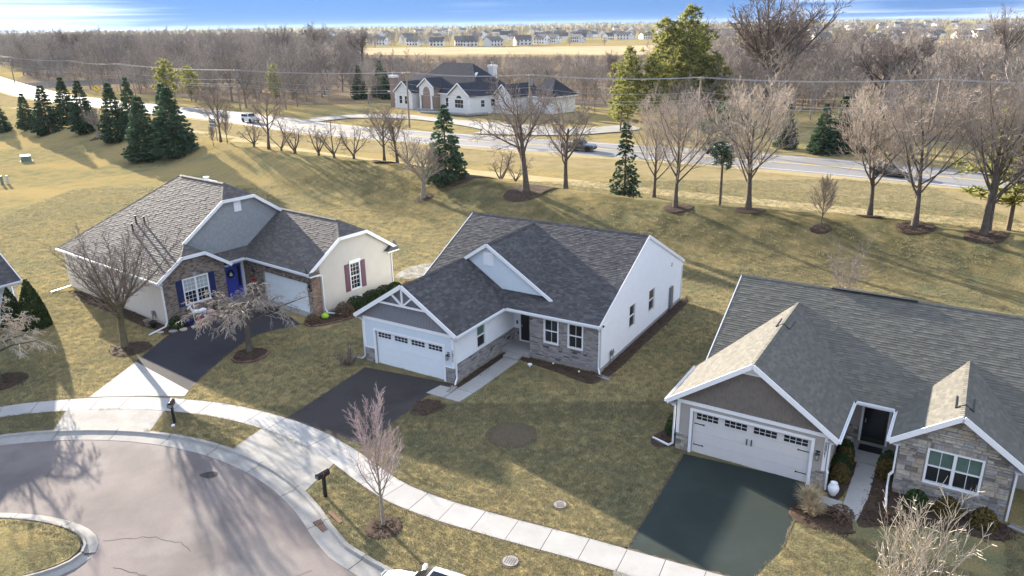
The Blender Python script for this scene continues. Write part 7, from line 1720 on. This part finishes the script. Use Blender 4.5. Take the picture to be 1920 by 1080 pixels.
# ------------------------------------------------------------------ vehicles
def car(x, y, rz, paint, label, kind='suv', L=4.6, Wd=1.85, H=1.65, z=0.0):
    e = empty("car", (x, y, z), rz, label, "car"); w = Wd / 2; clr = .28; belt = H * .60; hood = H * .56 if kind != 'jeep' else H * .60
    def loft(st, m, name, parent, sm=False):
        mb = MB(); n = len(st[0][1])
        for xx, sec in st: mb.v.extend([(xx, a, b) for a, b in sec])
        for i in range(len(st) - 1):
            for k in range(n):
                k2 = (k + 1) % n; mb.f.append((i * n + k, i * n + k2, (i + 1) * n + k2, (i + 1) * n + k))
        mb.f.append(tuple(range(n - 1, -1, -1))); mb.f.append(tuple((len(st) - 1) * n + k for k in range(n)))
        return mb.build(name, m, parent, sm)
    def low(zt, ww, zb=clr): return [(-ww, zb), (-ww * 1.0, zb + (zt - zb) * .55), (-ww * .96, zt - .05), (-ww * .86, zt), (ww * .86, zt), (ww * .96, zt - .05), (ww, zb + (zt - zb) * .55), (ww, zb)]
    f, b = L / 2, -L / 2
    if kind == 'pickup': st = [(b, low(belt - .02, w * .96, .45)), (b + .15, low(belt, w, .4)), (-.3, low(belt, w)), (.75, low(belt, w)), (1.1, low(hood + .05, w)), (f - .25, low(hood, w * .97)), (f, low(hood - .18, w * .92, .4))]
    elif kind == 'jeep': st = [(b, low(belt, w * .95, .5)), (b + .1, low(belt, w)), (.6, low(belt, w)), (.75, low(hood, w * .9)), (f - .15, low(hood - .04, w * .86)), (f, low(hood - .1, w * .84, .5))]
    else: st = [(b, low(belt - .12, w * .9, .42)), (b + .25, low(belt, w * .97)), (-.2, low(belt, w)), (.75, low(belt - .0, w)), (1.05, low(hood, w * .98)), (1.7, low(hood - .07, w * .95)), (f - .2, low(hood - .2, w * .88)), (f, low(hood - .42, w * .78, .4))]
    body = loft(st, paint, "body", e, False)
    cab = {'suv': (b + .08, b + .5, .05, .95), 'pickup': (-.75, -.6, .55, 1.05), 'jeep': (b + .02, b + .12, .42, .62)}[kind]
    def up(zr_, ww, zb=belt - .03): return [(-ww, zb), (-ww * .9, zb + (zr_ - zb) * .8), (-ww * .78, zr_), (ww * .78, zr_), (ww * .9, zb + (zr_ - zb) * .8), (ww, zb)]
    c_ = [(cab[0], up(belt + .02, w * .93)), (cab[1], up(H - .04, w * .93)), ((cab[1] + cab[2]) / 2, up(H, w * .95)), (cab[2], up(H - .03, w * .94)), (cab[3], up(belt + .02, w * .93))]
    cb = loft(c_, paint, "cabin", e)
    def pane(p, nm="window"): MB().poly(p).poly(p[::-1]).build(nm, MT['glass'], cb)
    for s_ in (-1, 1):   # side windows
        xs = np.linspace(cab[1] + .06, cab[2] - .02, 4 if kind != 'pickup' else 3); zl, zh = belt + .05, H - .2
        for a, b_ in zip(xs[:-1], xs[1:]):
            t = lambda zz_: w * (.935 - .10 * (zz_ - belt) / (H - belt)) + .012
            pane([(a + .04, s_ * t(zl), zl), (b_ - .04, s_ * t(zl), zl), (b_ - .06, s_ * t(zh), zh), (a + .06, s_ * t(zh), zh)])
    def slant(x0, x1, nm, k=.012):   # wind and rear screens lie on the sloping ends
        zl, zh = belt + .07, H - .08; q = lambda zz_: x0 + (x1 - x0) * (zz_ - belt) / (H - .04 - belt); sg = k if x0 > x1 else -k
        pane([(q(zl) + sg, -w * .80, zl + .012), (q(zl) + sg, w * .80, zl + .012), (q(zh) + sg, w * .70, zh + .012), (q(zh) + sg, -w * .70, zh + .012)], nm)
    slant(cab[3], cab[2], "windscreen"); slant(cab[0], cab[1], "rear_window")
    if kind == 'suv': MB().box((-.9, -.42, H - .012), (.0, .42, H + .006)).build("sunroof", MT['glass'], cb)
    wr = .36 if kind == 'suv' else .42
    tm = MB().lathe([(wr * .6, -.11), (wr, -.1), (wr, .1), (wr * .6, .11)], 18).mesh("tyre", MT['rubber']); rm = MB().lathe([(wr * .58, -.09), (wr * .62, .105), (.05, .08)], 12).mesh("rim", MT['steel'])
    for xx in (b + .85, f - .88):
        for s_ in (-1, 1):
            wh = empty("wheel", (0, 0, 0)); wh.parent = e; wh.location = (xx, s_ * (w - .06), wr); wh.rotation_euler = (-s_ * math.pi / 2, 0, 0); link("tyre", tm, wh); link("rim", rm, wh)
            MB().tube([(xx + (wr + .07) * math.cos(t), s_ * (w + .004), wr + (wr + .07) * math.sin(t)) for t in np.linspace(.05, math.pi - .05, 9)], .035, 5).build("wheel_arch", MT['rubber'], body)
    for s_ in (-1, 1):
        MB().box((f - .12, s_ * w * .62 - .16, hood - .36), (f + .01 if kind != 'suv' else f - .06, s_ * w * .62 + .16, hood - .2)).build("headlight", MT['glass_blind'], e)
        MB().box((b - .012, s_ * w * .78 - .1, belt - .32), (b + .1, s_ * w * .78 + .1, belt - .08)).build("tail_light", mat('tail_red', (.45, .02, .02), rough=.3), e)
        m_ = MB().box((cab[3] - .25, s_ * (w + .13) - .09, belt + .02), (cab[3] - .13, s_ * (w + .13) + .09, belt + .17)); m_.box((cab[3] - .2, min(s_ * w * .9, s_ * (w + .05)), belt + .04), (cab[3] - .16, max(s_ * w * .9, s_ * (w + .05)), belt + .08)); m_.build("mirror", paint, e)
    MB().box((f - .05, -w * .7, .38), (f + .03, w * .7, .58)).build("front_bumper", MT['rubber'], e); MB().box((b - .04, -w * .8, .42), (b + .05, w * .8, .6)).build("rear_bumper", MT['rubber'], e)
    if kind == 'jeep':
        sp_ = MB().lathe([(.2, -.1), (.37, -.1), (.37, .1), (.2, .1)], 14).build("spare_wheel", MT['rubber'], e); sp_.location = (b - .12, 0, 1.0); sp_.rotation_euler = (0, math.pi / 2, 0)
    if kind == 'pickup': MB().box((b + .1, -w * .82, belt - .02), (-.85, w * .82, belt + .008)).build("bed_floor", MT['rubber'], e)
    return e
white_p = mat('white_car_paint', (.72, .73, .74), rough=.25, spec=.5, coat=.6, var=0); dark_p = mat('dark_car_paint', (.025, .027, .03), rough=.25, spec=.5, coat=.6, var=0); silver_p = mat('silver_car_paint', (.62, .64, .67), rough=.3, spec=.5, coat=.5, var=0)
car(-2.98, 20.76, math.pi - .455, white_p, "white crossover parked at the kerb by the street tree", 'suv', z=-.115)
hd = lambda i: math.atan2(*(rd_n[i + 1] - rd_n[i])[::-1])
def on_road(x, y, off):
    i = np.argmin(np.hypot(*(rd_n - (x, y)).T)); p = offset(rd_n, off)[i]; return p[0], p[1], hd(i)
x, y, a = on_road(-54, 161.5, 3.2); car(x, y, a + math.pi, white_p, "white boxy off-road car driving on the main road", 'jeep', 4.5, 1.9, 1.9, .14)
x, y, a = on_road(10.5, 118, 3.4); car(x, y, a + math.pi, dark_p, "black pickup truck driving on the main road", 'pickup', 5.4, 1.95, 1.85, .14)
x, y, a = on_road(47, 95, 3.4); car(x, y, a + math.pi, dark_p, "dark car with red tail lights behind the bare berm trees", 'suv', 4.7, 1.85, 1.6, .14)
x, y, a = on_road(26.5, 106, 9.4); car(x, y, a, silver_p, "silver car on the far lane of the main road", 'suv', 4.6, 1.85, 1.55, .14)

# ------------------------------------------------------------------ poles, wires and signs by the main road
def upole(x, y, h, label, transformer=False, ang=None):
    e = empty("utility_pole", (x, y, 0), ang if ang is not None else .95, label, "pole", "wooden utility poles along the main road")
    MB().tube([(0, 0, -.3), (0, 0, h * .6), (0, 0, h)], [.2, .17, .13], 8, True).build("post", MT['pole'], e); MB().box((-1.2, -.06, h - .45), (1.2, .06, h - .3)).build("crossarm", MT['pole'], e)
    for xx in (-1.1, -.4, .4, 1.1): MB().lathe([(.05, 0), (.07, .05), (.04, .1), (.06, .15), (.02, .2)], 8, (xx, 0, h - .3)).build("insulator", MT['grey_metal'], e)
    if transformer: MB().lathe([(.26, 0), (.26, .85), (.2, .95)], 12, (.0, -.4, h - 1.9)).build("transformer", MT['grey_metal'], e)
    return e
POL = [(-260, 388, 10.5), (-188.3, 299.4, 9.8), (-148, 268, 9.4), (-118, 238, 9.4), (-65.5, 189, 9.6), (-19.8, 152, 10.6), (3.6, 136.5, 10.8), (29.5, 120.5, 11), (57, 103.5, 11.5), (88, 81.5, 11.8)]
for i, (x, y, h) in enumerate(POL): upole(x, y, h, "weathered wooden utility pole carrying wires along the main road", i in (1, 4, 6), .95)
for k, (xo, dz, rr) in enumerate([(-1.1, -.12, .014), (-.4, -.12, .014), (.4, -.12, .014), (1.1, -.12, .014), (.14, -2.3, .018), (.14, -3.4, .024), (.14, -3.9, .024)]):
    mb = MB(); pts = []
    for (x0, y0, h0), (x1, y1, h1) in zip(POL[:-1], POL[1:]):
        for t in np.linspace(0, 1, 9)[:-1]:
            c, s_ = math.cos(.95) * xo, math.sin(.95) * xo; sag = .5 + .3 * (dz < -1)
            pts.append((x0 + (x1 - x0) * t + c, y0 + (y1 - y0) * t + s_, h0 + (h1 - h0) * t + dz - 4 * sag * t * (1 - t)))
    mb.tube(pts, rr, 4); mb.build("power_line", MT['wire'], label="overhead wire strung between the utility poles" if dz > -1 else "thick lower cable strung between the utility poles", cat="wire", group="upper power wires" if dz > -1 else "lower cables on the poles")
ys = empty("warning_sign", (-122.5, 232.5, .05), math.radians(20), "yellow diamond curve warning sign beside the main road", "sign"); MB().box((-.04, -.04, -.2), (.04, .04, 2.0)).build("post", MT['grey_metal'], ys)
dia = MB().hexa([(-.95, -.05, 2.6), (0, -.05, 1.65), (0, -.02, 1.65), (-.95, -.02, 2.6), (0, -.05, 3.55), (.95, -.05, 2.6), (.95, -.02, 2.6), (0, -.02, 3.55)]).build("plate", MT['yellow'], ys)
ar_ = MB(); ar_.beam((.18, -.062, 2.15), (.18, -.062, 2.55), .16, .02, (0, 1, 0)); ar_.beam((.2, -.062, 2.52), (-.12, -.062, 2.75), .16, .02, (0, 1, 0)); ar_.poly([(-.05, -.075, 2.98), (-.42, -.075, 2.9), (-.22, -.075, 2.6)]); ar_.build("arrow", MT['black'], dia)
bs = empty("sign_board", (-49.9, 129.6, gz(-49.9, 129.6)), 2.4, "dark sign board on two posts seen from behind on the bank", "sign")
for x in (-.9, .9): MB().box((x - .06, -.06, -.2), (x + .06, .06, 4.2)).build("post", MT['pole'], bs)
pn = MB().box((-1.1, -.04, 2.6), (1.1, .04, 4.1)).build("panel", MT['grey_metal'], bs)
for z in (2.8, 3.35, 3.9): MB().box((-1.15, .04, z - .05), (1.15, .1, z + .05)).build("batten", MT['white'], pn)
mailbox(-5.2, 138.2, .6, "brick-red roadside mailbox by the drive of the stucco house", 1.1)

# ------------------------------------------------------------------ grass tufts on the near lawns (uncountable)
r8 = random.Random(5); tf = MB()
for i in range(15):
    a = r8.uniform(0, 6.28); b = Vector((r8.uniform(-.09, .09), r8.uniform(-.09, .09), -.01)); d = Vector((math.cos(a), math.sin(a), 0)); h = r8.uniform(.045, .085); w = Vector((-d.y, d.x, 0)) * .009
    tf.poly([b - w, b + w, b + d * r8.uniform(.01, .07) + Z3 * h])
src_t = tf.build("grass_tuft", MT['blade'], kind="stuff"); src_t.location = (-1.0, 30.0, 0)
def foot(f, u0, v0, u1, v1): return np.array([f(u0, v0), f(u1, v0), f(u1, v1), f(u0, v1)])
BLK = [KERB, np.vstack([SWP, SWo[::-1]]), np.array(dA), np.array([(-8.75, 40.75), (-9.15, 39.8), (-11.72, 34.56), (-9.9, 33.45), (-7.2, 31.82), (-5.6, 34.98), (-4.7, 36.95), (-3.95, 37.6), (-3.3, 38.35)]),
       np.array([(7.9, 30.75), (4.22, 24.0), (6.0, 23.05), (8.2, 22.0), (10.2, 24.0), (12.72, 28.05), (12.95, 28.3)]), np.array([(-22.8, 41.95), (-18.0, 37.95), (-17.95, 37.28), (-23.25, 37.33)]),
       np.array([(-23.67, 35.9), (-18.36, 35.9), (-18.15, 33.7), (-23.24, 33.7)]), np.array([(-12.75, 33.7), (-8.2, 30.5), (-8.9, 28.0), (-13.4, 31.9)]),
       foot(toC, 0, 0, 6.5, 19.1), foot(toC, 6.4, 4.9, 13.7, 19.1), foot(toC, 6.5, -1.75, 8.1, 5), foot(toC, 5.7, -1.75, 7, -.5), foot(toC, 8, 4.0, 13.4, 5.3), foot(toR, -.9, 0, 6.7, 16), foot(toR, 6.4, -2.8, 13.3, 16), foot(toR, 13, 1, 16.3, 16),
       foot(toA, -.9, -1.5, 14.8, 14.2), foot(toA, 5.6, -9.1, 15.1, 0), np.array(smooth_closed(b2, 2)), np.array(disc(-24.1, 43.9, 1.2)), np.array(disc(-5.28, 25.6, .76)), np.array(disc(-29.3, 39.4, 1.25)), np.array(disc(-.1, 32.7, 1.05)), np.array([(-5.45, 35.1), (-4.75, 36.6), (-3.55, 35.85), (-3.95, 35.15), (-4.7, 34.7)])]
rg = np.random.default_rng(3)
def lawn_pts(n, x0, x1, y0, y1, s0, s1):
    Q = np.column_stack([rg.uniform(x0, x1, n), rg.uniform(y0, y1, n)]); Q = Q[np.abs(Q[:, 0]) < .72 * Q[:, 1] + 3]
    ok = np.ones(len(Q), bool)
    for b in BLK: ok &= ~inside(Q, b)
    Q = Q[ok]; z = terr(Q); sc = rg.uniform(s0, s1, len(Q)); rz = rg.uniform(0, 6.28, len(Q)); return np.column_stack([Q, z, sc, rz]).tolist()
pts = lawn_pts(70000, -28, 22, 21, 36, .7, 1.25) + lawn_pts(60000, -36, 34, 34, 58, .9, 1.5) + [p for p in lawn_pts(60000, -55, 50, 54, 95, 1.3, 2.2) if rg.random() > 1.0 * max(0, 1.1 - float(seg_dist(np.array([p[:2]]), CREST[5:13])[0]) / 10)]
ia = rg.uniform(0, 6.28, 1600); ir = np.sqrt(rg.uniform(0, .93, 1600)); ip_ = c0 + np.column_stack([4.8 * ir * np.cos(ia), 1.95 * ir * np.sin(ia)]); pts += [(p[0], p[1], .02 + .08 * (1 - q), .9, a) for p, q, a in zip(ip_, ir, ia)]
scatter("lawn_grass", pts, [src_t])

# loose bark chips over the near mulch beds, some kicked out onto the lawn
cp = MB()
for i in range(6):
    a = r8.uniform(0, 6.28); c = Vector((r8.uniform(-.07, .07), r8.uniform(-.07, .07), r8.uniform(.0, .02))); d = Vector((math.cos(a), math.sin(a), r8.uniform(-.3, .5))) * r8.uniform(.02, .05); w = Vector((-d.y, d.x, .01)) * .35
    cp.hexa([c - d - w, c + d - w, c + d + w, c - d + w] + [q + Vector((0, 0, .012)) for q in (c - d - w, c + d - w, c + d + w, c - d + w)])
MT['chip'] = mat('bark_chip', (0.075, 0.052, 0.038), rough=.95, spec=.1, objrand=.5, island=.4)
src_c = cp.build("bark_chip", MT['chip'], kind="stuff"); src_c.location = (-5.2, 25.5, .06)
cpts = []
for P_, h_ in BEDS:
    c_ = P_.mean(0)
    if c_[1] > 62: continue
    lo_, hi_ = P_.min(0) - .15, P_.max(0) + .15; n_ = int((hi_ - lo_).prod() * 26)
    Q = rg.uniform(lo_, hi_, (n_, 2)); inn = inside(Q, P_); near = seg_dist(Q, P_, True) < .14
    keep_ = inn | (near & (rg.random(n_) < .3)); Q, inn = Q[keep_], inn[keep_]; z = terr(Q) + np.where(inn, h_ * np.clip(seg_dist(Q, P_, True) / .25, .2, 1), .01)
    cpts += np.column_stack([Q, z, rg.uniform(.6, 1.3, len(Q)), rg.uniform(0, 6.28, len(Q))]).tolist()
scatter("loose_mulch", cpts, [src_c])

# ------------------------------------------------------------------ haze in the air
hzm = bpy.data.materials.new("haze"); hzm.use_nodes = True
hn, hl = hzm.node_tree.nodes, hzm.node_tree.links
hn.clear(); ho = hn.new("ShaderNodeOutputMaterial"); pv = hn.new("ShaderNodeVolumePrincipled")
pv.inputs["Color"].default_value = (0.70, 0.84, 1.0, 1); pv.inputs["Density"].default_value = 0.000035; pv.inputs["Anisotropy"].default_value = 0.2
hl.new(pv.outputs[0], ho.inputs["Volume"])
MB().box((-7000, -300, -8), (7000, 7600, 34)).build("haze", hzm, kind="stuff")
